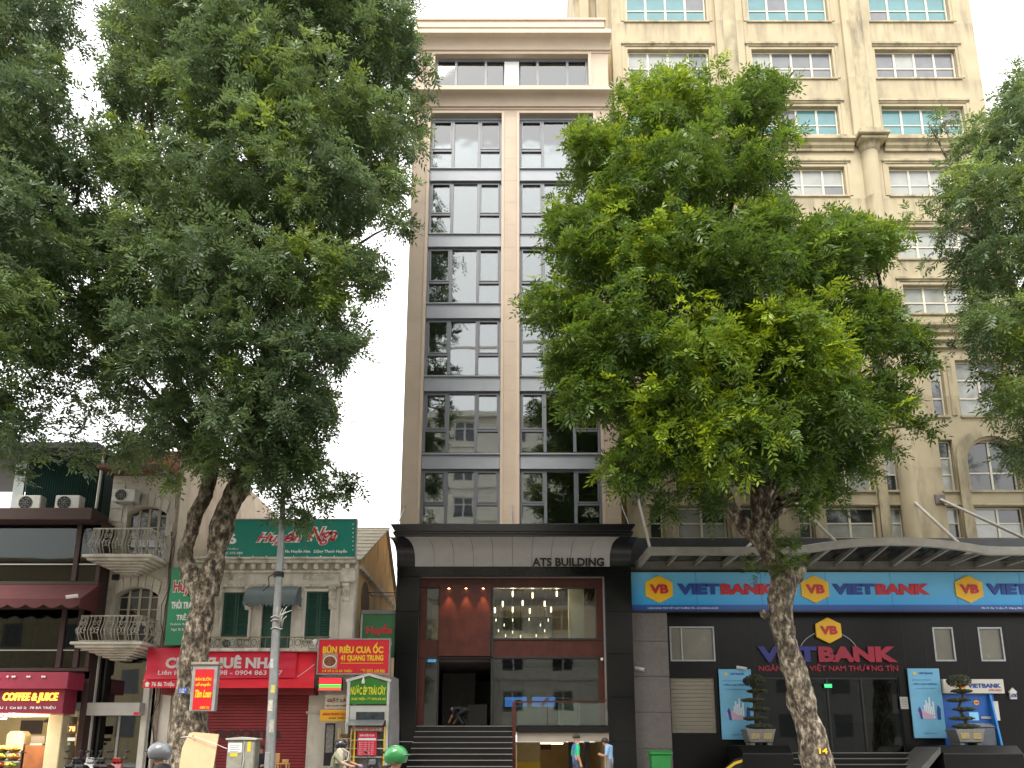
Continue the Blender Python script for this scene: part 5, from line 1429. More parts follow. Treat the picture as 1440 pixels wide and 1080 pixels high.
ptext('BÁNH TRUNG THU', M_red, YB_, 454, 486, 1001.5, 1006, 27.135, bold=.02, ext=.01)
ptext('76 BÀ TRIỆU', M_blk, YB_, 462, 486, 1008, 1011.5, 27.135, ext=.01)
boxp('bracket', (x0 + x1) / 2, (x0 + x1) / 2 + .05, 27.19, DH, z0 + .1, z0 + .15, M_galv, YB_)
# black framed price list on the pier
o = thing('price_board', 'narrow black framed price list hanging on the pale pier beside the kiosk', 'board', (ax(464, 1050, 27.5), 27.5, az(1078, 27.5)))
x0, x1, z0, z1 = er(456, 470, 1017, 1077, 27.5)
boxp('frame', x0, x1, 27.5, 27.54, z0, z1, M_blk, o, .01)
boxp('sheet', x0 + .05, x1 - .05, 27.495, 27.499, z0 + .45, z1 - .05, mat('old_print', (.22, .21, .19), .7, .4, 14), o)
MB().box(ax(447, 1000, DH), hx1 + 1.3, DH + .05, DH + .2, GZ, az(955, DH)).build('side_shop_wall', mat('shop_grey_wall', (.3, .28, .25), .85, .12), H)

# ---- juice kiosk
KI = thing('juice_kiosk', 'white gabled juice kiosk with a green yellow-lettered sign panel', 'kiosk', (ax(517, 1000, 26.7), 26.7, GZ))
DK = 26.7
kx0, kx1 = ax(489.5, 980, DK), ax(546, 980, DK); zk_e, zk_p = az(957, DK), az(949, DK)
M_kw = mat('kiosk_white', (.6, .6, .56), .6, .08)
for x in (kx0, kx1): boxp('post', x - .05, x + .05, DK, DK + .1, GZ, zk_e, M_kw, KI, .01)
for x in (kx0, kx1): boxp('post', x - .05, x + .05, DK + 1.1, DK + 1.2, GZ, zk_e, M_kw, KI, .01)
xm = (kx0 + kx1) / 2
for (a, b) in (((kx0 - .08, zk_e - .02), (xm, zk_p)), ((xm, zk_p), (kx1 + .08, zk_e - .02))):
    MB().bar((a[0], DK + .03, a[1]), (b[0], DK + .03, b[1]), .16, .07).build('gable_bar', M_kw, KI)
    MB().prism([(a[0], a[1] + .04), (b[0], b[1] + .04), (b[0], b[1] + .06), (a[0], a[1] + .06)], 'y', DK - .05, DK + 1.3).build('roof_sheet', M_kw, KI)
zg0 = az(990, DK)
MB().prism([(kx0 + .05, zg0), (kx1 - .05, zg0), (kx1 - .05, zk_e - .06), (xm, zk_p - .06), (kx0 + .05, zk_e - .06)], 'y', DK + .02, DK + .06).build('sign_panel', mat('kiosk_green', (.03, .2, .025), .5, .08), KI)
ptext('NƯỚC ÉP TRÁI CÂY', mat('lime_yellow', (.75, .72, .03), .5, .04), KI, 493, 542.5, 962.5, 977, DK + .008, bold=.03, ext=.01)
ptext('76 BÀ TRIỆU - ĐT: 0972 676 663', mat('lime_yellow', (.75, .72, .03), .5, .04), KI, 494, 542.5, 980, 985.5, DK + .008, bold=.02, ext=.01)
x, z = at(511, 958, DK - .05)
MB().lathe([(.05, -.08), (.06, 0), (.03, .08), (.015, .14)], (x, DK - .06, z), 10).build('bulb', M_white, KI, smooth=True)
boxp('shelf_panel', kx0 + .06, kx1 - .06, DK + .1, DK + .14, az(1013, DK), az(992, DK), M_kw, KI)
boxp('serving_window', ax(500, 1005, DK), ax(540, 1005, DK), DK + .08, DK + .099, az(1012, DK), az(1001, DK), mat('kiosk_glass', (.06, .075, .085), .12, .4, 5, spec=.8), KI)
MB().prism([(DK - .3, az(1020, DK - .3)), (DK - .3, az(1020, DK - .3) + .02), (DK + .1, az(1013, DK) + .03), (DK + .1, az(1013, DK))], 'x', kx0 + .05, kx1 - .1).build('drip_sheet', M_galv, KI)
boxp('strip_sign', ax(497, 1025, DK), ax(538, 1025, DK), DK, DK + .03, az(1028.5, DK), az(1022.5, DK), mat('faded_red', (.45, .2, .14), .6, .1), KI)
ptext('BÁNH MÌ - CÀ PHÊ', M_wlet, KI, 499, 536, 1024, 1027.5, DK - .01, ext=.008)
boxp('cabinet', kx0 + .1, kx1 - .15, DK + .25, DK + .9, GZ, az(1029, DK), mat('kiosk_grey', (.13, .13, .125), .5, .25, 6), KI, .01)
for i, zz in enumerate((1040, 1052, 1064)):
    boxp('shelf', kx0 + .1, kx1 - .12, DK + .03, DK + .25, az(zz, DK) - .03, az(zz, DK), M_kw, KI)
for px in (497, 539): boxp('shelf_post', ax(px, 1050, DK), ax(px, 1050, DK) + .05, DK + .01, DK + .06, GZ, az(1022, DK), M_yellow, KI)
# plastic sheet hanging at the kiosk side
sheet4(6, 20, (kx1 + .08, DK - .1, az(1060, DK)), (kx1 + .32, DK + .8, az(1060, DK)), (kx1 + .2, DK + .9, az(952, DK)), (kx1 + .06, DK - .05, az(950, DK)), 0, .08, 9).build('plastic_sheet', mat('plastic_sheet', (.3, .31, .32), .3, .15, 3), KI, smooth='all')
o = thing('menu_board', 'red printed menu sheet hanging on the juice kiosk shelves', 'menu', (ax(516, 1060, DK - .05), DK - .05, az(1063, DK - .05)))
x0, x1, z0, z1 = er(502.5, 529.5, 1030, 1062.5, DK - .05)
boxp('sheet', x0, x1, DK - .05, DK - .03, z0, z1, mat('menu_red', (.62, .02, .06), .5, .05), o)
text('BÚN RIÊU CUA', M_wlet, o, x0 + .08, x1 - .08, z1 - .13, z1 - .05, DK - .06, ext=.008, bold=.02)
boxp('band', x0 + .02, x1 - .02, DK - .056, DK - .051, z1 - .26, z1 - .19, M_pwhite, o)
for i in range(7):
    text('Bún riêu ốc %d' % (30 + i * 5), M_wlet, o, x0 + .06, x1 - .1, z1 - .34 - i * .065, z1 - .3 - i * .065, DK - .058, ext=.006)
# tall wooden side shelf
o = thing('bamboo_rack', 'pale bamboo rack with baskets standing beside the juice kiosk', 'rack', (ax(484, 1060, 26.6), 26.6, GZ))
M_bam = mat('bamboo', (.5, .36, .15), .6, .15, 8)
x0, x1 = ax(475, 1050, 26.6), ax(493, 1050, 26.6); zt_ = az(1024, 26.6)
for x in (x0, x1):
    for y in (26.6, 26.95): MB().tube([(x, y, GZ), (x, y, zt_)], .025, 6).build('post', M_bam, o)
for zz in (1038, 1052, 1066): boxp('shelf', x0, x1, 26.58, 26.97, az(zz, 26.6) - .02, az(zz, 26.6), M_bam, o)
MB().lathe([(.12, 0), (.18, .1), (.2, .14), (.17, .13)], ((x0 + x1) / 2, 26.78, az(1038, 26.6)), 12).build('basket', mat('basket_brown', (.16, .1, .05), .8, .3, 15), o)
# ---- green sign between the houses
o = thing('alley_sign', 'green Huyền sign in a grey frame in the gap beside the black portal', 'sign', (ax(533, 900, 27.9), 27.9, az(920, 27.9)))
x0, x1, z0, z1 = er(509, 558, 864, 925, 27.9)
boxp('panel', x0, x1, 27.9, 27.96, z0, z1, mat('green_sign_dull', (.03, .14, .05), .5, .1), o)
boxp('frame_head', x0 - .05, x1, 27.86, 28.0, z1 + .002, z1 + .16, mat('frame_grey', (.15, .15, .145), .6, .1), o, .01)
boxp('frame_side', x0 - .06, x0 - .002, 27.87, 28.0, z0, z1, M_galv, o)
ptext('Huyền', M_vb, o, 515.5, 551, 878, 894, 27.885, bold=.045, ext=.01)
ptext('THỜI TRANG', M_wlet, o, 514, 551, 900, 907, 27.888, ext=.008)
ptext('76', M_wlet, o, 526, 545, 912, 921, 27.888, ext=.008)
# iron bracket arm in the gap
o = thing('iron_bracket', 'thin black iron wall bracket reaching across the gap to the black portal', 'bracket', (ax(540, 835, 29), 29, az(838, 29)))
MB().tube([(ax(519, 833, 29), 29, az(833, 29)), (ax(558, 833, 29), 29, az(833, 29))], .02, 5).tube([(ax(522, 838, 29), 29, az(838, 29)), (ax(558, 838, 29), 29, az(838, 29))], .02, 5).tube([(ax(519, 833, 29), 29, az(833, 29)), (ax(522, 838, 29), 29, az(838, 29))], .02, 5).build('bar', M_black, o)
# ================================================================ narrow white house with two bombe balconies
DY = 28.0
M_stone = mat('pale_stone', (.56, .53, .46), .9, .12, 2, .25, 30, stain=(.2, .17, .13), stain_amt=.65, stain_scale=.6, vert=2.5, stain_lo=.5, stain_hi=.74)
M_iron = mat('painted_iron', (.4, .385, .33), .7, .2, 8, stain=(.16, .12, .08), stain_amt=.6, stain_scale=3, vert=1)
yx0, yx1 = ax(146, 790, DY), ax(240, 790, DY)
Y = thing('balcony_house', 'narrow pale stone house with arched windows and two curved iron balconies', 'house', ((yx0 + yx1) / 2, DY, GZ))
zyt = az(668, DY)
wu = er(176, 232, 712, 785, DY); wd_ = er(160.5, 220, 826, 905, DY)
gf = (ax(128, 1000, DY), ax(205, 1000, DY), GZ, az(921, DY))
yg0 = ax(108, 1000, DY)
zy1 = az(910, DY)
MB().wall(yx0, yx1, zy1, zyt, DY, DY + .4, [wu, wd_]).build('wall', M_stone, Y)
MB().wall(ax(113, 1000, DY), ax(216, 1000, DY), GZ, zy1 - .001, DY, DY + .4, [gf]).build('ground_wall', M_offw, Y)
MB().box(yx1 - .3, yx1, DY + .4, DY + 12, GZ, az(600, DY)).build('side_wall', mat('peeling_side', (.56, .5, .42), .9, .15, 1, .25, 20, stain=(.3, .22, .16), stain_amt=.7, stain_scale=.7, vert=1.5), Y)
MB().box(yx0, yx0 + .3, DY + .4, DY + 12, GZ, zyt + 2).build('side_wall', M_stone, Y)
MB().box(yx0 + .3, yx1 - .3, DY + 2.6, DY + 2.8, GZ, zyt + 2).build('inner_wall', M_dark, Y)
# eaves and attic in brick red
MB().box(yx0 - .12, yx1 - .15, DY - .9, DY + .4, zyt, zyt + .09).build('eaves_soffit', M_stone, Y)
MB().box(yx0 - .18, yx1 - .1, DY - .96, DY + .4, zyt + .092, az(658, DY - .9)).build('eaves_fascia', mat('brown_fascia', (.12, .035, .03), .7, .15), Y, bevel=.01)
MB().box(yx0 + .1, yx1 - .2, DY + .2, DY + 2.4, az(658, DY - .9), az(632, DY)).build('attic', mat('terracotta_attic', (.4, .17, .09), .85, .15, 4), Y)
# stone courses: each block proud of the wall, leaving joints
rng = random.Random(5)
def blocks(x0, x1, z0, z1, holes):
    z = z0; r_ = 0
    while z < z1 - .1:
        zt_ = min(z + .52, z1)
        x = x0 - (r_ % 2) * .45
        while x < x1 - .05:
            a, b = max(x, x0), min(x + .95, x1)
            segs = [(a, b)]
            for (c, d, e, f) in holes:
                ns = []
                for (p, q) in segs:
                    if f <= z or e >= zt_ or d <= p or c >= q: ns.append((p, q)); continue
                    if p < c: ns.append((p, c))
                    if q > d: ns.append((d, q))
                segs = ns
            for (p, q) in segs:
                if q - p > .12: boxp('stone_block', round(p + .012, 2), round(q - .012, 2), DY - .035, DY + .004, z + .01, zt_ - .01, M_stone, Y, .012)
            x += .95
        z = zt_; r_ += 1
vo = []
for (a, b, c, d) in (wu, wd_):
    vo.append((a - .12, b + .12, c, d - .25)); vo.append((a - .12, b + .12, d - .26, d + .62))
blocks(yx0, yx1 - .02, zy1 + .05, zyt, vo)
def arched_window(a, b, c, d):
    cx = (a + b) / 2; hw_ = (b - a) / 2; rise = .3; zs = d - rise
    n = 12
    arc = [(a + (b - a) * i / n, zs + rise * (1 - ((i / n - .5) * 2) ** 2)) for i in range(n + 1)]
    m = MB()
    for i in range(n):
        (xa, za), (xb, zb_) = arc[i], arc[i + 1]
        m.add([(xa, DY + .003, za), (xb, DY + .003, zb_), (xb, DY + .003, d + .01), (xa, DY + .003, d + .01)], [(0, 1, 2, 3)])
        m.add([(xa, DY + .003, za), (xb, DY + .003, zb_), (xb, DY + .38, zb_), (xa, DY + .38, za)], [(0, 3, 2, 1)])
    m.build('arch_head', M_stone, Y)
    for i in range(6):     # voussoirs
        u0, u1 = i / 6 + .006, (i + 1) / 6 - .006
        f = lambda u, k: (cx + (u - .5) * 2 * hw_ * (1 + .1 * k) * (1.02), zs + rise * (1 - ((u - .5) * 2) ** 2) + .03 + .5 * k * (1 - .15 * abs(u - .5)))
        MB().prism([f(u0, 0), f((u0 + u1) / 2, 0), f(u1, 0), f(u1, 1), f(u0, 1)], 'y', DY - .045, DY + .003).build('voussoir', M_stone, Y, bevel=.012)
    y = DY + .25
    f = MB()
    xs = [a + (b - a) * q for q in (0, .25, .5, .75, 1)]
    for i, x in enumerate(xs):
        t = .06 if i in (0, 4) else .05
        zt_ = zs + rise * (1 - ((min(max(x, a + .05), b - .05) - cx) / hw_) ** 2)
        f.box(max(a, x - t), min(b, x + t), y - .03, y + .05, c, zt_)
    for q in (.18, .4, .62, .84):
        zz = c + (d - c) * q
        for i in range(4): f.box(xs[i] + (.06 if i == 0 else .05), xs[i + 1] - (.06 if i == 3 else .05), y - .015, y + .035, zz - .02, zz + .02)
    win = f.build('window', mat('old_frame', (.42, .38, .3), .7, .12), Y)
    for i in range(4):
        qs = [0, .18, .4, .62, .84]
        for k in range(5):
            z0_ = c + (d - c) * qs[k] + (.02 if k else 0)
            x0_, x1_ = xs[i] + (.06 if i == 0 else .05), xs[i + 1] - (.06 if i == 3 else .05)
            if k < 4: z1_ = c + (d - c) * qs[k + 1] - .02
            else: z1_ = zs + rise * (1 - (max(abs(x0_ - cx), abs(x1_ - cx)) / hw_) ** 2) - .01
            if z1_ - z0_ > .04: boxp('pane', x0_, x1_, y, y + .012, z0_, z1_, M_dkgl, win)
    if False: pass
arched_window(*wu); arched_window(*wd_)
def balcony(px0, px1, pr_, ps, d):
    """px0..px1 front corners at the rail, pr_ rail pixel row, ps slab pixel row, d front depth"""
    x0, x1 = ax(px0, pr_, d), ax(px1, pr_, d)
    zr_, zs_ = az(pr_, d), az(ps, d)
    sl = MB().box(x0 - .2, x1 + .22, d - .2, DY + .01, zs_ - .1, zs_).box(x0 - .08, x1 + .1, d - .1, DY + .01, zs_ - .2, zs_ - .1005)
    for i in range(5):
        a_ = i / 5
        sl.box(x0 + .1 + .16 * i, x1 - .08 - .16 * i, d + .05 + .17 * i, DY + .01, zs_ - .2 - .07 * (i + 1), zs_ - .2005 - .07 * i)
    bal = sl.build('balcony', M_stone, Y, bevel=.02)
    MB().tube([(x0, DY, zr_), (x0, d, zr_), (x1, d, zr_), (x1, DY, zr_)], .028, 6).build('rail', M_iron, bal)
    MB().tube([(x0, DY, zs_ + .05), (x0, d, zs_ + .05), (x1, d, zs_ + .05), (x1, DY, zs_ + .05)], .02, 6).build('bottom_rail', M_iron, bal)
    hgt = zr_ - zs_
    belly = [(0, 0.0), (.04, .1), (.13, .25), (.16, .38), (.1, .55), (.03, .7), (.0, .85), (.0, 1.0)]
    def bal_at(px, py, nx, ny):
        MB().tube([(px + nx * b_, py + ny * b_, zs_ + .05 + (hgt - .05) * t) for b_, t in belly], .016, 5).build('baluster', M_iron, bal)
    def scroll(px, py, nx, ny, tx, ty):
        m = MB()
        for (t, r_, off) in ((.36, .15, .15), (.66, .11, .05), (.86, .06, .0)):
            for s_ in (-1, 1):
                pts = []
                for k in range(14):
                    a_ = k / 13 * 2.6 * math.pi; rr = r_ * (1 - .055 * k)
                    u = s_ * (.07 + rr * math.cos(a_) * .6); v = rr * math.sin(a_)
                    pts.append((px + tx * u + nx * off, py + ty * u + ny * off, zs_ + .05 + hgt * t + v))
                m.tube(pts, .013, 4)
        m.build('scroll', M_iron, bal)
    n = 9
    for i in range(n + 1):
        x = x0 + (x1 - x0) * i / n
        bal_at(x, d, 0, -1)
        if i < n and i % 2 == 0: scroll(x + (x1 - x0) / n / 2, d, 0, -1, 1, 0)
        elif i < n: bal_at(x + (x1 - x0) / n / 2, d, 0, -1)
    m_ = 4
    for i in range(1, m_ + 1):
        y = d + (DY - d) * i / m_
        for (xx, nx) in ((x0, -1), (x1, 1)):
            bal_at(xx, y - .01, nx, 0)
            if i % 2 == 1: scroll(xx, y - (DY - d) / m_ / 2, nx, 0, 0, 1)
balcony(132, 213, 743.5, 781, 26.85)
balcony(115, 199, 866, 903, 26.85)
# small vent and the pipe with cables on the corner
q = er(158, 168, 808, 816, DY); boxp('vent', q[0], q[1], DY - .04, DY + .01, q[2], q[3], M_dark, Y)
MB().tube([(yx1 + .08, DY - .05, GZ), (yx1 + .08, DY - .05, az(640, DY))], .07, 8).build('drain_pipe', mat('old_pipe', (.3, .24, .19), .8, .2, 6), Y, smooth=True)
for k in range(3):
    rngp = random.Random(k)
    MB().tube([(yx1 + .05 + rngp.uniform(-.12, .15) + .05 * math.sin(i * 1.1 + k), DY - .12 - .03 * k, .3 + i * .7) for i in range(14)], .012, 4).build('cable', M_black, Y)
ar = er(158, 190, 687, 706, DY - .5)
ac_unit(ar[0], ar[1], ar[2], ar[3], DY - .5, 'air conditioner unit bracketed to the pale stone wall above the upper curved balcony')
# ground floor: shopfront glass, grey sign board, lower glass
M_gg = glass('green_glass', (.3, .36, .32), .1)
a, b, c, d = gf
zb1_, zb2_ = az(1006, DY - .4), az(987.5, DY - .4)
fr = MB().box(a, a + .1, DY + .12, DY + .24, c, d).box(b - .1, b, DY + .12, DY + .24, c, d).box(a + .1, b - .1, DY + .12, DY + .24, d - .1, d).box((a + b) / 2 - .04, (a + b) / 2 + .04, DY + .13, DY + .23, c, zb1_ + .1).build('shop_frame', M_galv, Y)
boxp('pane', a + .1, b - .1, DY + .17, DY + .19, zb1_ + .2, d - .1, M_gg, fr)
boxp('pane', a + .1, (a + b) / 2 - .04, DY + .17, DY + .19, c, zb1_ + .1, M_gg, fr)
boxp('pane', (a + b) / 2 + .04, b - .1, DY + .17, DY + .19, c, zb1_ + .1, M_gg, fr)
o = thing('grey_sign_board', 'long blank light grey sign board with a small red tag over the glass shop door', 'sign', (ax(155, 1006, 27.5), 27.5, zb1_))
x0, x1 = ax(99, 997, 27.5), ax(196, 997, 27.5)
boxp('panel', x0, x1, 27.5, 28.0, az(1006, 27.5), az(988, 27.5), mat('sign_grey', (.42, .41, .39), .6, .06), o, .012)
boxp('tag', ax(188, 1003, 27.5), x1 - .01, 27.494, 27.4995, az(1005.5, 27.5), az(1001.5, 27.5), M_red, o)
# pale pilaster strip
boxp('shop_pilaster', ax(126, 950, DY), ax(139, 950, DY), DY - .15, DY + .01, GZ, zy1 - .05, M_offw, Y, .02)
boxp('shop_pilaster', ax(206, 950, DY), ax(215, 950, DY), DY - .12, DY + .01, GZ, zy1 - .05, M_offw, Y, .02)

# ================================================================ coffee and juice house
DC = 27.3
cxr = ax(141, 800, DC); cxl = -26.0
M_brown = mat('dark_brown_render', (.05, .026, .022), .75, .2, 3)
M_maroon = mat('maroon_canvas', (.1, .022, .022), .75, .15, 3, .1, 20)
M_msign = mat('maroon_sign', (.2, .012, .035), .5, .08)
M_corr = mat('green_corrugated', (.012, .045, .038), .5, .12)
C = thing('coffee_house', 'dark brown glazed house with a corrugated green top storey above a coffee shop', 'house', (ax(60, 900, DC), DC, GZ))
zc_top = az(731, DC - .2)
# window grid of two glazed storeys
def glazed(q0, q1, xs, nm):
    z0, z1 = az(q1, DC), az(q0, DC)
    f = MB()
    f.box(cxl, cxr, DC, DC + .12, z0, z0 + .12).box(cxl, cxr, DC, DC + .12, z1 - .12, z1)
    X = [cxl] + [ax(p, (q0 + q1) / 2, DC) for p in xs] + [cxr]
    for x in X[1:-1]: f.box(x - .09, x + .09, DC - .02, DC + .14, z0 + .12, z1 - .12)
    f.box(cxr - .14, cxr, DC - .02, DC + .14, z0 + .12, z1 - .12)
    win = f.build('window', M_brown, C, bevel=.01)
    zm = z0 + (z1 - z0) * .32
    for i in range(len(X) - 1):
        p, q = X[i] + .1, X[i + 1] - .1
        boxp('pane', p, q, DC + .05, DC + .065, z0 + .12, z1 - .12, M_glassD, win)
        boxp('glazing_bar', p, q, DC + .03, DC + .049, zm - .02, zm + .02, M_galv, win)
    return win
glazed(733, 822, (-60, 108), 'upper')
glazed(852, 944, (-60, 86, 110), 'lower')
MB().box(cxl, cxr, DC + 4, DC + 4.2, GZ, zc_top).build('inner_wall', mat('cafe_inner', (.16, .13, .1), .85, .2, 1), C)
for q in (733, 848, 944): MB().box(cxl, cxr - .02, DC + .15, DC + 4, az(q, DC) - .25, az(q, DC)).build('floor_slab', M_brown, C)
MB().box(cxr - .2, cxr - .001, DC + .15, DC + 10, GZ, zc_top).build('side_wall', M_brown, C)
MB().box(cxl, cxr - .001, DC, DC + .14, az(852, DC) + .001, az(822, DC) - .001).build('spandrel', M_brown, C)
MB().box(cxl, ax(130, 722, DC - .5), DC - .55, DC + .6, az(731, DC - .5), az(714.5, DC - .5)).build('roof_band', M_brown, C, bevel=.02)
# cafe furniture seen through the glass: tall green curtains
for px in (8, 30, 52): boxp('curtain', ax(px, 890, DC + .8), ax(px + 15, 890, DC + .8), DC + .8, DC + .9, az(940, DC + .8), az(858, DC + .8), mat('curtain_green', (.09, .13, .09), .9, .3, 5), C)
# corrugated top storey: ribs are real folds
x0, x1 = ax(36, 690, DC + .8), ax(143, 690, DC + .8); z0, z1 = az(716, DC + .3), az(641, DC + .8)
m = MB(); n = 64; vs = []; fs = []
for i in range(n + 1):
    x = x0 + (x1 - x0) * i / n; y = DC + .8 + (.06 if i % 2 else 0)
    vs += [(x, y, z0), (x, y, z1)]
for i in range(n): fs.append((2 * i, 2 * i + 2, 2 * i + 3, 2 * i + 1))
m.add(vs, fs).build('corrugated_wall', M_corr, C)
MB().box(x0, x1, DC + .9, DC + 5, z0, z1 - .05).build('top_storey', M_corr, C)
MB().box(cxl, x1 + .1, DC + .0, DC + 5.2, z1, z1 + .25).build('flat_roof', mat('grey_roof_edge', (.06, .062, .066), .7, .15), C, bevel=.02)
boxp('light_panel', ax(19, 680, DC + .9), ax(34, 680, DC + .9), DC + .9, DC + 1.0, az(714, DC + .9), az(648, DC + .9), mat('pale_panel', (.42, .47, .45), .5, .08), C)
MB().tube([(ax(138, 690, DC + .2), DC + .2, z0), (ax(140, 690, DC + .2), DC + .2, z1)], .05, 8).build('drain_pipe', M_offw, C)
for (p0, p1, lab) in ((24, 57, 'air conditioner unit on the dark roof band, nearer the pale translucent panel'), (77.5, 112, 'air conditioner unit on the dark roof band in front of the corrugated green wall')):
    q = er(p0, p1, 700, 713.5, DC - .1)
    ac_unit(q[0], q[1], az(714.5, DC - .5) + .002, q[3] + .1, DC - .12, lab)
# stepped white column plates beside the glazing
for q0, q1 in ((727, 750), (751, 766), (768, 784)): 
    q = er(105, 123, q0, q1, DC + .35); boxp('column_plate', q[0], q[1], DC + .35, DC + .5, q[2], q[3], M_offw, C, .01)
# maroon awning with scalloped valance
za1, za0 = az(822, DC - .1), az(842, 26.2)
ya = 26.2
AWN = thing('maroon_awning', 'dark maroon canvas awning with scalloped edge on the coffee house front', 'awning', (ax(60, 850, ya), ya, za0 - .3))
xa_ = ax(113, 840, ya)
MB().prism([(DC - .02, za1), (DC - .02, za1 - .03), (ya, za0 - .03), (ya, za0)], 'x', cxl, xa_).build('canvas', M_maroon, AWN)
MB().prism([(DC - .021, za1 - .03), (ya, za0 - .03), (ya, za0 - .32), (DC - .021, za0 - .32)], 'x', xa_, xa_ + .02).build('end_panel', M_maroon, AWN)
i = 0; x = xa_
while x > cxl + 1:
    xb_ = x - .62
    pts = [(x, za0), (xb_, za0)] + [(xb_ + (x - xb_) * k / 6, za0 - .2 - .13 * math.sin(math.pi * k / 6)) for k in range(7)]
    MB().prism(pts, 'y', ya - .012, ya + .001).build('scallop', M_maroon, AWN); x = xb_
wall_camera(106, 840, 26.3, 'white bullet security camera under the corner of the maroon awning', -1)
# coffee sign: leaning header and lettered panel, with lit shop below
DF = 26.5
CS = thing('coffee_sign', 'maroon COFFEE & JUICE sign box with glowing yellow letters over the coffee shop', 'sign', (ax(45, 1003, DF), DF, az(1004, DF)))
xs1 = ax(95, 975, DF)
MB().prism([(DF - .25, az(968, DF - .25)), (DF - .25, az(945, DF - .25)), (DC - .03, az(945, DF - .25)), (DC - .03, az(968, DF - .25))], 'x', cxl, ax(95.5, 956, DF - .25)).build('header', mat('maroon_header', (.27, .02, .05), .5, .08), CS, bevel=.01)
MB().box(cxl, xs1 - .1, DF, DC - .03, az(1003, DF), az(968, DF - .25) - .002).build('panel', M_msign, CS, bevel=.01)
M_glow = emit('letter_glow', (1.0, .55, .06), .6)
ptext('COFFEE & JUICE', M_glow, CS, 3.5, 81, 974, 988.5, DF - .05, bold=.03, ext=.045, shear=.15)
ptext('TRIỆU  |  Cơ Sở 2:  78 BÀ TRIỆU', M_wlet, CS, -14, 78, 992.5, 998, DF - .02, bold=.01, ext=.015)
#ptext('THE', M_glow, CS, -24, 1.5, 963, 972, DF - .29, bold=.02, ext=.02, shear=.2)
for px in (0, 12, 19, 22, 40, 43, 61, 64):
    x, z = at(px, 952, DF - .25)
    MB().lathe([(.012, 0), (.035, .02), (.035, .05), (.01, .07)], (x, DF - .3, z - .03), 8).build('spot_bulb', M_wlet, CS)
# shop interior
MB().box(cxr - 1.0, cxr - .5, DC - .3, DC + .6, GZ, az(1004, DC - .3)).build('shop_column', mat('beige_column', (.48, .43, .28), .8, .08), C, bevel=.02)
MB().box(cxl, cxr - .2, DC - .02, DC + .2, az(1008, DC), az(1000, DC)).build('shop_lintel', mat('beige_column', (.48, .43, .28), .8, .08), C)
MB().box(cxl, cxr - .2, DC + 3.5, DC + 3.6, GZ, az(1000, DC)).build('shop_back_wall', mat('shop_back', (.35, .29, .17), .85, .15, 1), C)
MB().box(cxl, cxr - .2, DC + .2, DC + 3.5, az(1002, DC), az(1000, DC)).build('shop_ceiling', M_offw, C)
zt_ = az(1048, DC + .8)
CO = MB().box(ax(32, 1060, DC + .8), ax(92, 1060, DC + .8), DC + .8, DC + 1.4, GZ, zt_).build('shop_counter', mat('counter_wood', (.17, .07, .03), .4, .2, 3), C, bevel=.02)
boxp('menu_picture', ax(28, 1020, DC + 3.4), ax(58, 1020, DC + 3.4), DC + 3.44, DC + 3.49, az(1032, DC + 3.4), az(1013, DC + 3.4), mat('menu_black', (.03, .02, .02), .6, .3), C)
o = thing('juice_machine', 'cream rounded juice machine standing behind the fruit in the coffee shop', 'juicer', (ax(22, 1040, DC + 1), DC + 1, zt_))
q = er(10, 35, 1028, 1044, DC + .9)
MB().prism([(q[0], q[2] - .3), (q[1], q[2] - .3), (q[1], q[3] - .15), (q[1] - .12, q[3]), (q[0] + .12, q[3]), (q[0], q[3] - .12)], 'y', DC + .85, DC + 1.3).build('body', mat('cream_plastic', (.6, .5, .3), .35, .05), o, bevel=.03)
boxp('base', q[0] + .05, q[1] - .05, DC + .86, DC + 1.29, zt_ - .6, q[2] - .302, M_galv, o)
o = thing('coffee_machine', 'dark grey espresso machine on the wooden shop counter', 'coffee machine', (ax(52, 1048, DC + 1), DC + 1, zt_))
x0, x1 = ax(45, 1040, DC + 1), ax(66, 1040, DC + 1)
boxp('body', x0, x1, DC + .9, DC + 1.3, zt_ + .02, zt_ + .34, mat('machine_grey', (.12, .11, .1), .35, .2), o, .03)
boxp('drip_tray', x0 + .05, x1 - .05, DC + .82, DC + .9, zt_ + .002, zt_ + .06, M_galv, o)
for k in range(4): MB().lathe([(.03, 0), (.04, .1), (.038, .1)], (x1 + .12 + k * .1, DC + 1.1, zt_ + .002), 8).build('cup', M_wlet, o)
for i, (px, dl_) in enumerate(((70, 'black dome pendant lamp over the espresso machine in the coffee shop'), (90, 'black dome pendant lamp next to the beige column in the coffee shop'))):
    x, z = at(px, 1013, DC + 1.6)
    o = thing('dome_lamp', dl_, 'lamp', (x, DC + 1.6, z - .1), 'pendant shades over the coffee counter')
    MB().lathe([(.22, -.08), (.2, -.02), (.1, .06), (.02, .1)], (x, DC + 1.6, z), 14).build('shade', M_black, o, smooth=True)
    MB().tube([(x, DC + 1.6, z + .1), (x, DC + 1.6, az(1002, DC))], .008, 5).build('cord', M_black, o)
    MB().lathe([(.0, -.1), (.05, -.06), (.02, 0)], (x, DC + 1.6, z), 8).build('bulb', emit('cafe_bulb', (1, .75, .4), 12), o)
x, z = at(5, 1009, DC - .5)
o = thing('fruit_lamp', 'white lit spot lamp above the fruit baskets of the coffee shop', 'lamp', (x, DC - .5, z - .05))
MB().lathe([(.1, -.05), (.08, .03), (.02, .1)], (x, DC - .5, z), 12).build('shade', M_white, o, smooth=True)
MB().lathe([(.07, -.052), (.0, -.05)], (x, DC - .5, z), 12).build('bulb', emit('fruit_bulb', (1, .85, .55), 15), o)
ld = bpy.data.lights.new('fruit_beam', 'POINT'); ld.energy = 110; ld.color = (1, .8, .5); ld.shadow_soft_size = .08
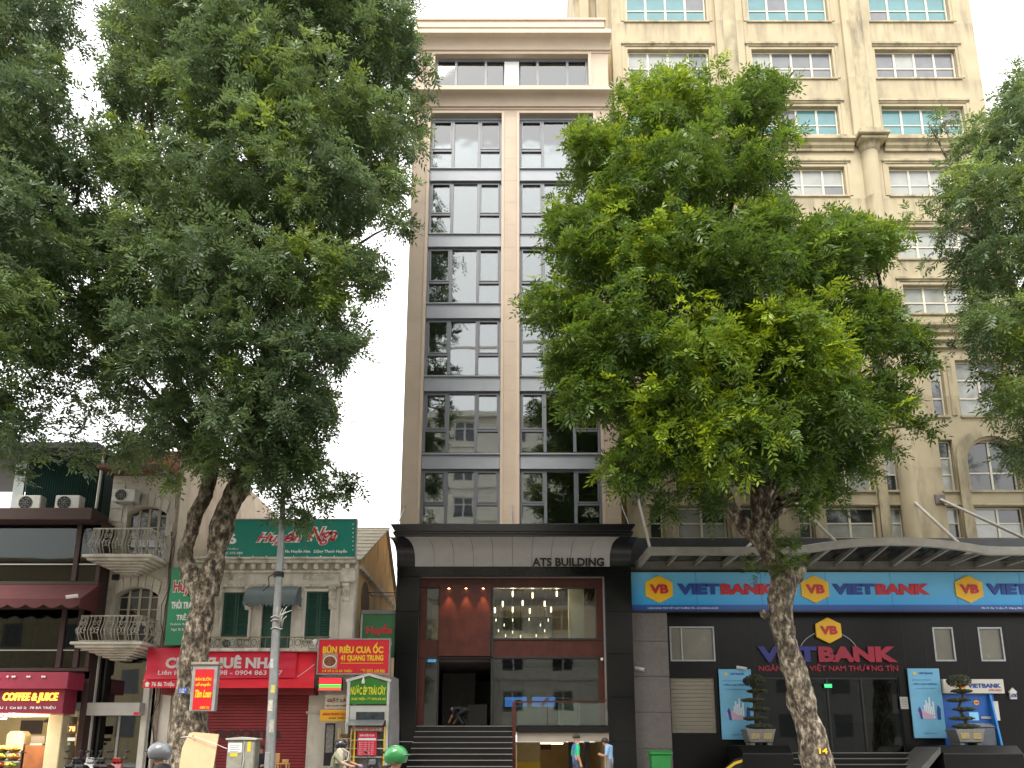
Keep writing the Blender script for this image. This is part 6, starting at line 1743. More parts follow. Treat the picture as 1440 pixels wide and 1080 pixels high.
lo = bpy.data.objects.new('fruit_beam', ld); COL.objects.link(lo); lo.parent = o; lo.location = (.2, -.05, -.15)
# fruit stand: three tiers of baskets with fruit
FS = thing('fruit_stand', 'black tiered stand holding the fruit baskets outside the coffee shop', 'stand', (ax(12, 1060, DC - .3), DC - .3, GZ))
fzs = (1050, 1061, 1073)
for k, q in enumerate(fzs):
    zz = az(q, DC - .3 - .12 * k)
    boxp('shelf', ax(-25, q, DC - .3), ax(33 - k * 3, q, DC - .3), DC - .45 - .12 * k, DC - .1 - .12 * k, zz - .22, zz - .19, M_black, FS)
for px in (-24, 31): boxp('upright', ax(px, 1060, DC - .1), ax(px, 1060, DC - .1) + .05, DC - .1, DC - .06, GZ, az(1046, DC - .3), M_black, FS)
fr_m = {'orange': mat('orange_fruit', (.8, .27, .02), .5, .15, 20, .1), 'lime': mat('lime_fruit', (.55, .62, .03), .5, .15, 20, .1), 'mango': mat('mango_fruit', (.8, .5, .04), .5, .15, 20), 'red': mat('red_fruit', (.6, .06, .02), .4, .2, 20), 'green': mat('green_fruit', (.3, .4, .04), .5, .2, 20)}
def sphere_mesh(name, m, sx=1, sz=1):
    b = MB().lathe([(0, -1 * sz)] + [(math.cos(R(t)) * sx, math.sin(R(t)) * sz) for t in (-60, -30, 0, 30, 60)] + [(0, 1 * sz)], n=10)
    me = bpy.data.meshes.new(name); me.from_pydata(b.v, [], b.f); me.materials.append(m); me.polygons.foreach_set('use_smooth', [True] * len(me.polygons)); return me
spots = [(0, 3, 'mango', 'basket of yellow mangoes on the top tier of the fruit stand'), (0, 20, 'mango', 'basket of ripe mangoes with leaves on the top tier beside the juice machine'), (1, 4, 'lime', 'basket of bright yellow-green limes on the middle tier'), (1, 22, 'orange', 'basket of oranges on the middle tier'), (2, 4, 'red', 'basket of red tomatoes on the bottom tier'), (2, 20, 'green', 'basket of green guavas on the bottom tier')]
for (k, px, kind, lab) in spots:
    zz = az(fzs[k], DC - .3 - .12 * k) - .185
    x = ax(px, fzs[k], DC - .3); y = DC - .28 - .12 * k
    o = thing('fruit_basket', lab, 'fruit basket', (x, y, zz), 'fruit baskets at the coffee shop')
    MB().lathe([(.13, 0), (.2, .08), (.21, .09), (.19, .07), (.12, .01)], (x, y, zz), 14).build('basket', mat('basket_brown', (.16, .1, .05), .8, .3, 15), o, smooth=True)
    me = sphere_mesh('fruit', fr_m[kind], 1, .85)
    rg_ = random.Random(int(px + k))
    for j in range(14):
        f = bpy.data.objects.new('fruit', me); COL.objects.link(f); f.parent = o
        a_ = j * 2.4; rr = .15 * (1 - j / 14) ** .5
        f.location = (rr * math.cos(a_), rr * math.sin(a_), .09 + .085 * j / 14 + .02); f.scale = (.052,) * 3
# house number plate
o = thing('number_plate', 'brown house number plate reading 78 on the beige column', 'plate', (ax(101, 1025, DC - .35), DC - .35, az(1032, DC - .35)))
q = er(95, 108, 1018.5, 1031.5, DC - .35)
boxp('plate', q[0], q[1], DC - .35, DC - .31, q[2], q[3], mat('plate_brown', (.12, .025, .015), .45, .1), o, .01)
text('78', emit('plate_glow', (1, .62, .15), .4), o, q[0] + .05, q[1] - .05, q[2] + .07, q[3] - .07, DC - .362, bold=.03, ext=.01)
o = thing('paper_notice', 'pair of small printed paper notices on the beige column under the number plate', 'notice', (ax(100, 1045, DC - .35), DC - .32, az(1048, DC - .35)))
boxp('sheet', ax(94, 1040, DC - .35), ax(105, 1040, DC - .35), DC - .32, DC - .305, az(1042, DC - .35), az(1037, DC - .35), M_offw, o)
boxp('sheet', ax(94, 1046, DC - .35), ax(98, 1046, DC - .35), DC - .32, DC - .305, az(1048, DC - .35), az(1044, DC - .35), mat('sticker_green', (.12, .2, .08), .6), o)
# ================================================================ trees
from mathutils import noise
M_bark, t_, b_ = nodes_of('mottled_bark')
N, L = t_.nodes, t_.links
tcn = N.new('ShaderNodeNewGeometry')
mpn = N.new('ShaderNodeMapping'); mpn.inputs['Scale'].default_value = (1, 1, .55); L.new(tcn.outputs['Position'], mpn.inputs[0])
nz0 = N.new('ShaderNodeTexNoise'); nz0.inputs['Scale'].default_value = 5; nz0.inputs['Detail'].default_value = 4; L.new(mpn.outputs[0], nz0.inputs['Vector'])
vm = N.new('ShaderNodeMix'); vm.data_type = 'VECTOR'; vm.inputs['Factor'].default_value = .2
L.new(mpn.outputs[0], vm.inputs['A']); L.new(nz0.outputs['Color'], vm.inputs['B'])
vo_ = N.new('ShaderNodeTexVoronoi'); vo_.inputs['Scale'].default_value = 13; L.new(vm.outputs['Result'], vo_.inputs['Vector'])
nz1 = N.new('ShaderNodeTexNoise'); nz1.inputs['Scale'].default_value = 7; nz1.inputs['Detail'].default_value = 7; nz1.inputs['Roughness'].default_value = .65
L.new(mpn.outputs[0], nz1.inputs['Vector'])
cr1 = N.new('ShaderNodeValToRGB'); L.new(nz1.outputs[0], cr1.inputs[0])
els = cr1.color_ramp.elements
els[0].position = .38; els[0].color = (.03, .022, .015, 1)
els[1].position = .62; els[1].color = (.46, .4, .31, 1)
e = els.new(.47); e.color = (.1, .077, .053, 1)
e = els.new(.54); e.color = (.22, .178, .13, 1)
mxb = N.new('ShaderNodeMix'); mxb.data_type = 'RGBA'; mxb.blend_type = 'MULTIPLY'; mxb.inputs['Factor'].default_value = .6
sepv = N.new('ShaderNodeMapRange'); sepv.inputs[3].default_value = .35; sepv.inputs[4].default_value = 1.3
L.new(vo_.outputs['Color'], sepv.inputs[0])
L.new(cr1.outputs[0], mxb.inputs['A']); L.new(sepv.outputs[0], mxb.inputs['B'])
# green-grey algae bloom low frequency
nz2 = N.new('ShaderNodeTexNoise'); nz2.inputs['Scale'].default_value = 1.1; L.new(tcn.outputs['Position'], nz2.inputs['Vector'])
mr2 = N.new('ShaderNodeMapRange'); mr2.inputs[1].default_value = .5; mr2.inputs[2].default_value = .75; mr2.inputs[4].default_value = .45; L.new(nz2.outputs[0], mr2.inputs[0])
mxg = N.new('ShaderNodeMix'); mxg.data_type = 'RGBA'; L.new(mr2.outputs[0], mxg.inputs['Factor']); L.new(mxb.outputs['Result'], mxg.inputs['A']); mxg.inputs['B'].default_value = (.11, .1, .06, 1)
L.new(mxg.outputs['Result'], b_.inputs['Base Color']); b_.inputs['Roughness'].default_value = .9
adn = N.new('ShaderNodeMath'); adn.operation = 'ADD'; L.new(nz1.outputs[0], adn.inputs[0]); L.new(vo_.outputs['Distance'], adn.inputs[1])
bpn = N.new('ShaderNodeBump'); bpn.inputs['Strength'].default_value = .9; bpn.inputs['Distance'].default_value = .05; L.new(adn.outputs[0], bpn.inputs['Height']); L.new(bpn.outputs[0], b_.inputs['Normal'])

def leaf_mat(name, dark, mid, bright):
    m, t, b = nodes_of(name); N, L = t.nodes, t.links
    at_ = N.new('ShaderNodeAttribute'); at_.attribute_name = 'tone'
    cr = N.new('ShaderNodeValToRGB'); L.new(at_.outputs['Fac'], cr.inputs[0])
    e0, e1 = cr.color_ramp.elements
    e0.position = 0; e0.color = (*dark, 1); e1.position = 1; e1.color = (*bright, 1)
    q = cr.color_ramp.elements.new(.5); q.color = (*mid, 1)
    L.new(cr.outputs[0], b.inputs['Base Color'])
    b.inputs['Roughness'].default_value = .42; b.inputs['Specular IOR Level'].default_value = .45
    tr = N.new('ShaderNodeBsdfTranslucent')
    hs_ = N.new('ShaderNodeHueSaturation'); hs_.inputs['Value'].default_value = 1.5; hs_.inputs['Hue'].default_value = .48; L.new(cr.outputs[0], hs_.inputs['Color']); L.new(hs_.outputs[0], tr.inputs['Color'])
    mx_ = N.new('ShaderNodeMixShader'); mx_.inputs[0].default_value = .38
    L.new(b.outputs[0], mx_.inputs[1]); L.new(tr.outputs[0], mx_.inputs[2]); L.new(mx_.outputs[0], N['Material Output'].inputs[0])
    return m
M_leafR = leaf_mat('leaf_fresh', (.042, .08, .014), (.084, .158, .02), (.27, .37, .02))
M_leafL = leaf_mat('leaf_dark_hazed', (.064, .102, .05), (.102, .162, .056), (.2, .285, .04))  # greens lifted paler, sky haze and glare put into the leaf colour

def nrm(a): return a / np.maximum(1e-9, np.linalg.norm(a, axis=-1, keepdims=True))
def foliage(name, sprigs, dirs, tones, m, parent, rng, leaves=6, pairs=4, ll=.15, lw=.05, rach=.42):
    """sprigs: twig tips; each carries a whorl of pinnate leaves built leaflet by leaflet (one folded quad each)"""
    S = len(sprigs)
    n = S * leaves
    base = np.repeat(sprigs, leaves, 0); d = np.repeat(dirs, leaves, 0)
    tone = np.repeat(tones, leaves, 0) + rng.normal(0, .1, n)
    rv = nrm(rng.normal(size=(n, 3)))
    perp = nrm(rv - (rv * d).sum(1, keepdims=True) * d)
    ld = nrm(d * rng.uniform(.15, .8, (n, 1)) + perp * 1.0 + np.array([0, 0, -.12]))
    base = base - d * rng.uniform(0, .3, (n, 1))
    up = nrm(np.array([0, 0, 1.0]) + rng.normal(0, .35, (n, 3)))
    side = nrm(np.cross(ld, up)); nor = nrm(np.cross(side, ld))
    L_ = rach * rng.uniform(.7, 1.25, n)
    sc = rng.uniform(.75, 1.2, n)
    V = []; T = []
    ks = [(k, s_) for k in range(pairs) for s_ in (-1, 1)] + [(pairs, 0)]
    for (k, s_) in ks:
        t = .22 + .78 * k / pairs
        p = base + ld * (L_ * t)[:, None] - np.array([0, 0, 1.0]) * (.1 * t * t * L_ / .3)[:, None]
        if s_ == 0: dr = ld + rng.normal(0, .1, (n, 3))
        else: dr = side * s_ * .85 + ld * .55 + nor * rng.uniform(-.35, .1, (n, 1)) + np.array([0, 0, -.18]) + rng.normal(0, .1, (n, 3))
        dr = nrm(dr)
        wv = nrm(np.cross(dr, nor + rng.normal(0, .25, (n, 3))))
        ln = (ll * sc * rng.uniform(.8, 1.15, n))[:, None]; wd = (lw * sc)[:, None]
        nn = np.cross(wv, dr)
        m1 = p + dr * ln * .45 + wv * wd * .5 - nn * .006
        m2 = p + dr * ln * .45 - wv * wd * .5 - nn * .006
        V.append(np.stack([p, m1, p + dr * ln, m2], 1)); T.append(tone)
    V = np.concatenate(V).reshape(-1, 3); T = np.repeat(np.concatenate(T), 4)
    nq = len(V) // 4
    me = bpy.data.meshes.new(name)
    me.vertices.add(len(V)); me.loops.add(nq * 4); me.polygons.add(nq)
    off = np.array(wloc(parent))
    me.vertices.foreach_set('co', (V - off).astype(np.float32).ravel())
    me.loops.foreach_set('vertex_index', np.arange(nq * 4, dtype=np.int32))
    me.polygons.foreach_set('loop_start', np.arange(0, nq * 4, 4, dtype=np.int32))
    me.polygons.foreach_set('loop_total', np.full(nq, 4, dtype=np.int32))
    a = me.attributes.new('tone', 'FLOAT', 'POINT'); a.data.foreach_set('value', np.clip(T, 0, 1).astype(np.float32))
    me.materials.append(m); me.update(calc_edges=True)
    return link_mesh(name, me, parent, (0, 0, 0))

def stem_mesh(mb, pts, rad, seg=28, amp=.05, freq=1.6, seed=0, fine=.02):
    """tapering irregular stem: resampled spline of rings pushed in and out by noise"""
    pts = [Vector(p) for p in pts]; P_ = []; Rr = []
    for i in range(len(pts) - 1):
        p0 = pts[max(0, i - 1)]; p1 = pts[i]; p2 = pts[i + 1]; p3 = pts[min(len(pts) - 1, i + 2)]
        k = max(2, int((p2 - p1).length / .11))
        for j in range(k + (1 if i == len(pts) - 2 else 0)):
            t = j / k
            P_.append(.5 * ((2 * p1) + (p2 - p0) * t + (2 * p0 - 5 * p1 + 4 * p2 - p3) * t * t + (3 * p1 - p0 - 3 * p2 + p3) * t ** 3))
            Rr.append(rad[i] * (1 - t) + rad[i + 1] * t)
    vs = []; fs = []; up = Vector((0, 1, 0))
    for i, p in enumerate(P_):
        t = (P_[min(i + 1, len(P_) - 1)] - P_[max(0, i - 1)]).normalized()
        a = t.cross(up).normalized(); b2 = a.cross(t)
        for j in range(seg):
            th = 2 * math.pi * j / seg
            dv = a * math.cos(th) + b2 * math.sin(th)
            q = p + dv * Rr[i]
            dn = noise.noise(q * freq + Vector((seed, 0, 0))) * amp * 2 + noise.noise(q * freq * 4.5 + Vector((0, seed, 0))) * fine * 2
            vs.append(p + dv * (Rr[i] + dn * min(1, Rr[i] / .25)))
    n = len(P_)
    for i in range(n - 1):
        for j in range(seg): fs.append((i * seg + j, i * seg + (j + 1) % seg, (i + 1) * seg + (j + 1) % seg, (i + 1) * seg + j))
    fs.append(tuple((n - 1) * seg + j for j in range(seg)))
    mb.add(vs, fs)
PXM = lambda d: d / F_PX * 1.0
def stem_px(mb, chain, d, seed=0, **k):
    pts = []; rad = []
    for c in chain:
        px, py, hw_ = c[:3]; dd = d + (c[3] if len(c) > 3 else 0)
        x, z = at(px, py, dd); x2, _ = at(px + hw_, py, dd)
        pts.append((x, dd, z)); rad.append(abs(x2 - x))
    stem_mesh(mb, pts, rad, seed=seed, **k)
    return pts, rad

def crown(tree, lobes, ctr, ext, d, depth, m, seed, lai, bright=(), tone0=.32, fork=None, extra_branch=(), ll=.15, lw=.05, flat=.8, shrink=8):
    rng = np.random.default_rng(seed)
    pos = []; dirs = []; tones = []; nb = 0; sub = []
    for (px, py, r) in lobes:
        rho = min(1, math.hypot((px - ctr[0]) / ext[0], (py - ctr[1]) / ext[1]))
        dz = depth * math.sqrt(max(0, 1 - rho * rho))
        layers = [0] if dz < 1.2 else ([-dz * .75, dz * .6] if dz < 2.6 else [-dz * .85, -dz * .25, dz * .5])
        for off in layers:
            sub.append((px + rng.uniform(-9, 9), py + rng.uniform(-9, 9), max(8, r - shrink) * rng.uniform(.85, 1.05), off + rng.uniform(-.3, .3)))
    for (px, py, r, off) in sub:
        dd = d + off
        x, z = at(px, py, dd); rm = abs(at(px + r, py, dd)[0] - x)
        front = off <= 0
        cnt = int(lai * (math.pi * rm * rm) * (1.0 if front else .5))
        if cnt < 3: continue
        v = nrm(rng.normal(size=(cnt, 3)))
        v[:, 1] = -np.abs(v[:, 1]) if False else v[:, 1]
        rr = rm * np.clip(rng.normal(.8, .22, cnt), .15, 1.15)
        # lumpy radius so the outline is uneven
        lump = np.array([noise.noise(Vector((q[0] * 1.7 + px * .1, q[1] * 1.7 + py * .1, q[2] * 1.7))) for q in v]) * .45
        p = np.array([x, dd, z]) + v * (rr * (1 + lump))[:, None] * np.array([1, .9, flat])
        pos.append(p)
        dirs.append(nrm(v + np.array([0, 0, .35]) + rng.normal(0, .25, (cnt, 3))))
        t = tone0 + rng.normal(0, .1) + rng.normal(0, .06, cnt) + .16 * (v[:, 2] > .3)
        # patches of new growth
        if bright:
            for (bx_, by_, br) in bright:
                if off < -.5:
                    k = math.hypot(px - bx_, py - by_) < r + br
                    if k:
                        bxw, bzw = at(bx_, by_, dd); brw = abs(at(bx_ + br, by_, dd)[0] - bxw)
                        inside = (np.hypot(p[:, 0] - bxw, p[:, 2] - bzw) < brw) & (v[:, 1] < .2)
                        t = np.where(inside & (rng.random(cnt) < .75), t + rng.uniform(.1, .5, cnt), t)
        pn = np.array([noise.noise(Vector((q[0] * .55, q[1] * .55, q[2] * .55 + seed))) for q in p])
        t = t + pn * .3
        tones.append(t)
    pos = np.concatenate(pos); dirs = np.concatenate(dirs); tones = np.concatenate(tones)
    foliage('crown', pos, dirs, tones, m, tree, rng, ll=ll, lw=lw)
    # limbs reaching into the lobes
    if fork:
        rg_ = random.Random(seed)
        for (px, py, r, off) in sub:
            if rg_.random() > .55: continue
            dd = d + off; x, z = at(px, py, dd)
            tip = Vector((x, dd, z)); f = min(fork, key=lambda q: (Vector(q) - tip).length + (8 if q[2] > z - .3 else 0)); f = Vector(f)
            mid = f.lerp(tip, .5) + Vector((rg_.uniform(-.5, .5), rg_.uniform(-.5, .5), rg_.uniform(.1, .7)))
            k = (tip - f).length
            b = MB()
            pts = [f, f.lerp(mid, .55) + Vector((0, 0, .15)), mid, mid.lerp(tip, .6) + Vector((0, 0, .1)), tip]
            b.tube(pts, [min(.16, .05 + k * .014), min(.13, .04 + k * .01), .06, .035, .012], 7)
            b.build('branch', M_bark, tree, smooth='all')
    return len(pos)

DT = 22.3
# ---- right tree, leaning trunk with burls
x, _ = at(1150, 1080, DT)
TR = thing('street_tree', 'fresh green street tree with a leaning mottled trunk in front of the bank', 'tree', (x + .15, DT, GZ))
mb = MB()
mainR, _r = stem_px(mb, [(1170, 1125, 27), (1151, 1080, 22), (1131, 1000, 18), (1114, 930, 16), (1100, 880, 16), (1097, 850, 16.5), (1102, 822, 18.5), (1097, 800, 17), (1083, 778, 14.5), (1075, 755, 15), (1071, 730, 13), (1070, 700, 12, -.1), (1075, 650, 10, -.2), (1070, 590, 8, 0), (1050, 500, 7, .3), (1020, 380, 5, .2), (1000, 250, 3, 0)], DT, 1)
leftR, _r = stem_px(mb, [(1076, 770, 10), (1058, 750, 10.5), (1040, 733, 10), (1028, 718, 9.5, -.1), (1015, 690, 9, -.3), (985, 640, 7.5, -.6), (930, 560, 6, -.9), (880, 460, 4.5, -.9), (850, 350, 3, -.5)], DT, 2)
stem_px(mb, [(1082, 866, 6), (1074, 864, 5.5, -.05), (1071, 858, 3.5, -.05)], DT, 3, seg=14)
stem_px(mb, [(1104, 822, 12), (1118, 811, 10), (1127, 800, 8.5), (1129, 796, 4)], DT, 4, seg=18)
rightR, _r = stem_px(mb, [(1080, 760, 10, .1), (1100, 690, 8, .3), (1140, 600, 7, .5), (1200, 500, 5, .8), (1230, 400, 3, .8)], DT, 5)
tk = mb.build('trunk', M_bark, TR, smooth='all')
lobR = [(960, 150, 72), (1050, 150, 52), (1085, 125, 34), (905, 125, 42), (850, 215, 66), (945, 250, 88), (1050, 235, 58), (805, 310, 45), (835, 350, 70), (930, 370, 92), (1050, 370, 88), (1160, 350, 72), (1222, 345, 48), (780, 430, 52), (870, 470, 88), (990, 490, 96), (1110, 470, 92), (1215, 450, 70), (1285, 480, 38), (1305, 510, 24),
        (800, 510, 40), (845, 560, 62), (930, 590, 82), (1040, 600, 86), (1150, 570, 82), (1245, 560, 62), (1290, 590, 32), (890, 655, 52), (985, 665, 48), (1140, 650, 56), (1205, 640, 44), (1260, 630, 28), (930, 700, 26), (1000, 705, 26), (1135, 705, 28), (1150, 725, 16), (1110, 190, 24), (745, 435, 22), (1180, 690, 22), (1080, 300, 44), (860, 290, 52), (980, 320, 60)]
brR = [(875, 600, 60), (950, 590, 60), (1010, 640, 55), (1065, 470, 30), (1170, 500, 35), (945, 300, 18), (900, 190, 14), (940, 740, 20), (1265, 585, 30), (870, 680, 40), (1040, 560, 40), (980, 540, 30), (1235, 510, 20), (800, 450, 30), (930, 420, 25)]
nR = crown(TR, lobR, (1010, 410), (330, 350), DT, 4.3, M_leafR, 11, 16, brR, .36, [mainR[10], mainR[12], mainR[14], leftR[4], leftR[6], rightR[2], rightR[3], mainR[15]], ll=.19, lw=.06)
# sprouting ferny shoots on the burl
rng = np.random.default_rng(2)
sp = []; sd_ = []
for _ in range(46):
    px, py = rng.normal(1108, 13), rng.normal(772, 18); dd = DT - .3 - rng.uniform(0, .5)
    x, z = at(px, py, dd); sp.append((x, dd, z)); sd_.append((rng.normal(.1, .4), rng.normal(-.4, .3), rng.uniform(.1, 1)))
for _ in range(7):
    px, py = rng.normal(1058, 8), rng.normal(795, 8); dd = DT - .2; x, z = at(px, py, dd); sp.append((x, dd, z)); sd_.append((rng.normal(-.4, .3), -.4, rng.uniform(-.4, .5)))
foliage('trunk_shoot', np.array(sp), nrm(np.array(sd_)), rng.uniform(.25, .65, len(sp)), M_leafR, TR, rng, leaves=4, pairs=5, ll=.1, lw=.03, rach=.3)
# painted yellow mark on the bark
ptext('14', M_yellow, TR, 1152, 1164, 1052, 1060, DT - .44, ext=.02, bold=.03)

# ---- left tree, forked
x, _ = at(268, 1080, DT)
TL = thing('street_tree', 'big dark green street tree with a thick forked mottled trunk by the red awning', 'tree', (x, DT, GZ))
mb = MB()
stem_px(mb, [(268, 1130, 42), (267, 1080, 33), (266, 1000, 23), (273, 950, 20), (279, 900, 18.5), (284, 850, 18), (284, 822, 22)], DT, 11)
s1, _r = stem_px(mb, [(276, 835, 14), (268, 808, 14), (260, 780, 10.5), (270, 742, 9.5), (280, 715, 9.5), (291, 690, 9.5), (300, 655, 8.5), (300, 600, 8, .2), (270, 500, 7, .3), (240, 380, 5, .3), (230, 250, 3.5, 0)], DT, 12)
s2, _r = stem_px(mb, [(290, 835, 15), (296, 808, 15), (303, 780, 13), (312, 740, 15), (327, 703, 14), (340, 675, 14.5), (352, 640, 14, -.1), (368, 560, 12, -.2), (385, 450, 10, -.1), (400, 320, 8, .2), (410, 180, 6, .2), (420, 40, 4, 0)], DT, 13)
s3, _r = stem_px(mb, [(365, 580, 8, 0), (410, 480, 7, .4), (470, 360, 5, .8), (510, 220, 3.5, .8)], DT, 14)
mb.build('trunk', M_bark, TL, smooth='all')
lobL = [(250, 20, 95), (370, 0, 110), (490, 20, 90), (560, 70, 48), (200, 110, 60), (300, 130, 98), (420, 130, 98), (525, 160, 70), (585, 200, 22), (590, 100, 20), (170, 220, 62), (260, 260, 96), (390, 260, 98), (490, 265, 76), (548, 250, 36), (560, 310, 22), (150, 330, 60), (220, 370, 92), (330, 380, 98), (440, 370, 80), (505, 360, 40), (520, 400, 26), (150, 440, 48), (230, 480, 84), (350, 490, 88), (440, 470, 66), (485, 480, 32), (160, 540, 42), (255, 580, 68), (350, 590, 72), (425, 560, 52), (462, 590, 26),
        (150, 610, 34), (200, 630, 36), (300, 635, 44), (370, 650, 40), (425, 660, 40), (470, 675, 34), (490, 672, 24), (240, 660, 22), (395, 710, 30), (425, 725, 30), (455, 705, 28), (400, 640, 44), (440, 620, 40), (340, 60, 80), (450, -70, 90), (330, -90, 100), (210, -70, 90), (540, -20, 60), (160, 30, 26), (165, 140, 24), (140, 430, 44), (135, 510, 42), (140, 585, 42), (115, 640, 30)]
brL = [(370, 190, 40), (250, 140, 30), (290, 190, 40), (390, 230, 45), (150, 395, 26), (340, 450, 24), (170, 500, 30), (430, 300, 40), (345, 520, 26), (220, 130, 30), (120, 490, 28), (440, 350, 30)]
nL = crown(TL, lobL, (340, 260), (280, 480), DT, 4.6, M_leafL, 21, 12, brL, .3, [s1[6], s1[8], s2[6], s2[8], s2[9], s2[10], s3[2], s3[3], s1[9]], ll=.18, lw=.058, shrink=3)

# ---- tree at the left edge
DE_ = 20.5
x, _ = at(-110, 1080, DE_)
TE = thing('street_tree', 'dark street tree hanging over the coffee house roof, its trunk beyond the coffee shop', 'tree', (x, DE_, GZ))
mb = MB()
m1, _r = stem_px(mb, [(-112, 1130, 34), (-110, 1080, 26), (-105, 900, 21), (-95, 700, 19), (-80, 560, 16), (-60, 420, 12), (-50, 250, 8), (-40, 100, 4)], DE_, 31)
m2, _r = stem_px(mb, [(-85, 590, 10), (-40, 430, 9), (20, 370, 8), (62, 325, 6), (90, 280, 4)], DE_, 32)
mb.build('trunk', M_bark, TE, smooth='all')
lobE = [(30, 30, 70), (85, 45, 26), (60, 100, 42), (10, 140, 88), (60, 230, 56), (105, 250, 30), (20, 300, 88), (70, 350, 56), (90, 400, 34), (20, 440, 80), (60, 510, 52), (20, 585, 55), (75, 575, 26), (-70, 200, 110), (-70, 400, 120), (-80, 30, 110), (-60, 560, 80), (55, 640, 36), (12, 660, 30), (85, 470, 44), (75, 560, 42), (95, 615, 30), (95, 320, 28), (40, -60, 70), (-60, -80, 100)]
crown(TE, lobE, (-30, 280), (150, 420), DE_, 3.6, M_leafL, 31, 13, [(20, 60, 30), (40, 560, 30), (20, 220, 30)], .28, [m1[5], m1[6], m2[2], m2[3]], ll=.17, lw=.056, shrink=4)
# ---- tree at the right edge
x, _ = at(1545, 1080, DT)
TG = thing('street_tree', 'street tree with airy drooping crown in front of the right corner of the cream building', 'tree', (x, DT, GZ))
mb = MB()
m1, _r = stem_px(mb, [(1560, 1130, 32), (1555, 1080, 24), (1540, 900, 19), (1525, 750, 18), (1515, 600, 14), (1500, 450, 11), (1480, 300, 8), (1470, 150, 4)], DT, 41)
m2, _r = stem_px(mb, [(1515, 620, 9), (1470, 500, 8), (1430, 420, 6), (1380, 330, 4)], DT, 42)
mb.build('trunk', M_bark, TG, smooth='all')
lobG = [(1420, 110, 34), (1435, 160, 46), (1385, 195, 46), (1330, 172, 24), (1300, 165, 14), (1415, 260, 76), (1345, 265, 42), (1305, 290, 24), (1395, 360, 64), (1335, 330, 26), (1450, 450, 76), (1385, 460, 46), (1425, 550, 56), (1440, 625, 36), (1430, 665, 20), (1510, 150, 90), (1530, 320, 110), (1530, 500, 100), (1500, 620, 70), (1365, 420, 26), (1370, 520, 20)]
crown(TG, lobG, (1480, 360), (190, 330), DT, 3.6, M_leafL, 41, 11, [(1400, 390, 30), (1420, 480, 36), (1345, 250, 22), (1430, 330, 30)], .36, [m1[4], m1[5], m1[6], m2[2], m2[3]], ll=.18, lw=.052, shrink=5)
# ================================================================ the far side of the street, behind the camera (mirrored in the glass)
OB = thing('opposite_building', 'cream apartment block across the street, mirrored in the office windows', 'building', (0, -10, GZ))
M_op = mat('opposite_cream', (.72, .69, .6), .85, .08, 1)
hol = []
for i in range(5):
    for j in range(8):
        x = -10 + i * 4.3; z = 4.2 + j * 3.5
        hol.append((x, x + 1.9, z, z + 1.9))
m = MB().wall(-11, 10.5, GZ, 31, 0, -.4, [(a, b, c, d) for a, b, c, d in hol])
m.v = [(x, -13 - y if False else -10.0 - (0 if y == 0 else .4), z) for x, y, z in m.v]
m.build('wall', M_op, OB)
MB().box(-11, 10.5, -11.5, -11.2, GZ, 31).build('inner_wall', M_dark, OB)
MB().box(-11.4, 10.9, -11.5, -9.5, 31, 31.5).build('cornice', M_op, OB)
for j in range(10): MB().box(-11.1, 10.6, -10.1, -9.88, 7.0 + j * 3.5, 7.2 + j * 3.5).build('string_course', M_op, OB)
for (a, b, c, d) in hol:
    f = MB().box(a, b, -10.3, -10.15, c, c + .1).box(a, b, -10.3, -10.15, d - .1, d).box(a, a + .1, -10.3, -10.15, c + .1, d - .1).box(b - .1, b, -10.3, -10.15, c + .1, d - .1).box((a + b) / 2 - .06, (a + b) / 2 + .06, -10.3, -10.15, c + .1, d - .1).box(a + .1, (a + b) / 2 - .06, -10.3, -10.15, c + 1.2, c + 1.28).box((a + b) / 2 + .06, b - .1, -10.3, -10.15, c + 1.2, c + 1.28)
    win = f.build('window', M_white, OB)
    boxp('pane', a + .1, b - .1, -10.27, -10.25, c + .1, d - .1, M_dkgl, win)
for k, (x, src, lab) in enumerate(((-9.5, TL, 'dark street tree across the street to the left of the photographer'), (10.5, TR, 'green street tree across the street to the right of the photographer'))):
    o = src.copy(); COL.objects.link(o); o['label'] = lab
    for ch in src.children:
        if ch.name.startswith('crown') or ch.name.startswith('trunk') and not ch.name.startswith('trunk_'):
            c = ch.copy(); COL.objects.link(c); c.parent = o
    o.location = (x, -3.5, GZ); o.rotation_euler = (0, 0, math.pi); o.scale = (.45, .45, .34)

for (x0, x1, hh, lab) in ((-60, -11.6, 17, 'low ochre row house across the street beside the cream apartment block'), (11.1, 60, 12, 'low grey row house across the street beside the cream apartment block')):
    o = thing('opposite_house', lab, 'house', ((x0 + x1) / 2, -10, GZ))
    mm = mat('opposite_ochre', (.42, .33, .2), .85, .1) if x0 < 0 else mat('opposite_grey', (.35, .34, .32), .85, .1)
    MB().box(x0, x1, -18, -10, GZ, hh).build('wall', mm, o)
    MB().box(x0, x1, -18.3, -9.6, hh, hh + .3).build('cornice', mm, o)
    for i in range(10):
        for j in range(4):
            xx = x0 + 2 + i * 4.8; boxp('window', xx, xx + 1.6, -10.03, -9.98, 2.2 + j * 3.7, 4.2 + j * 3.7, M_dkgl, o)
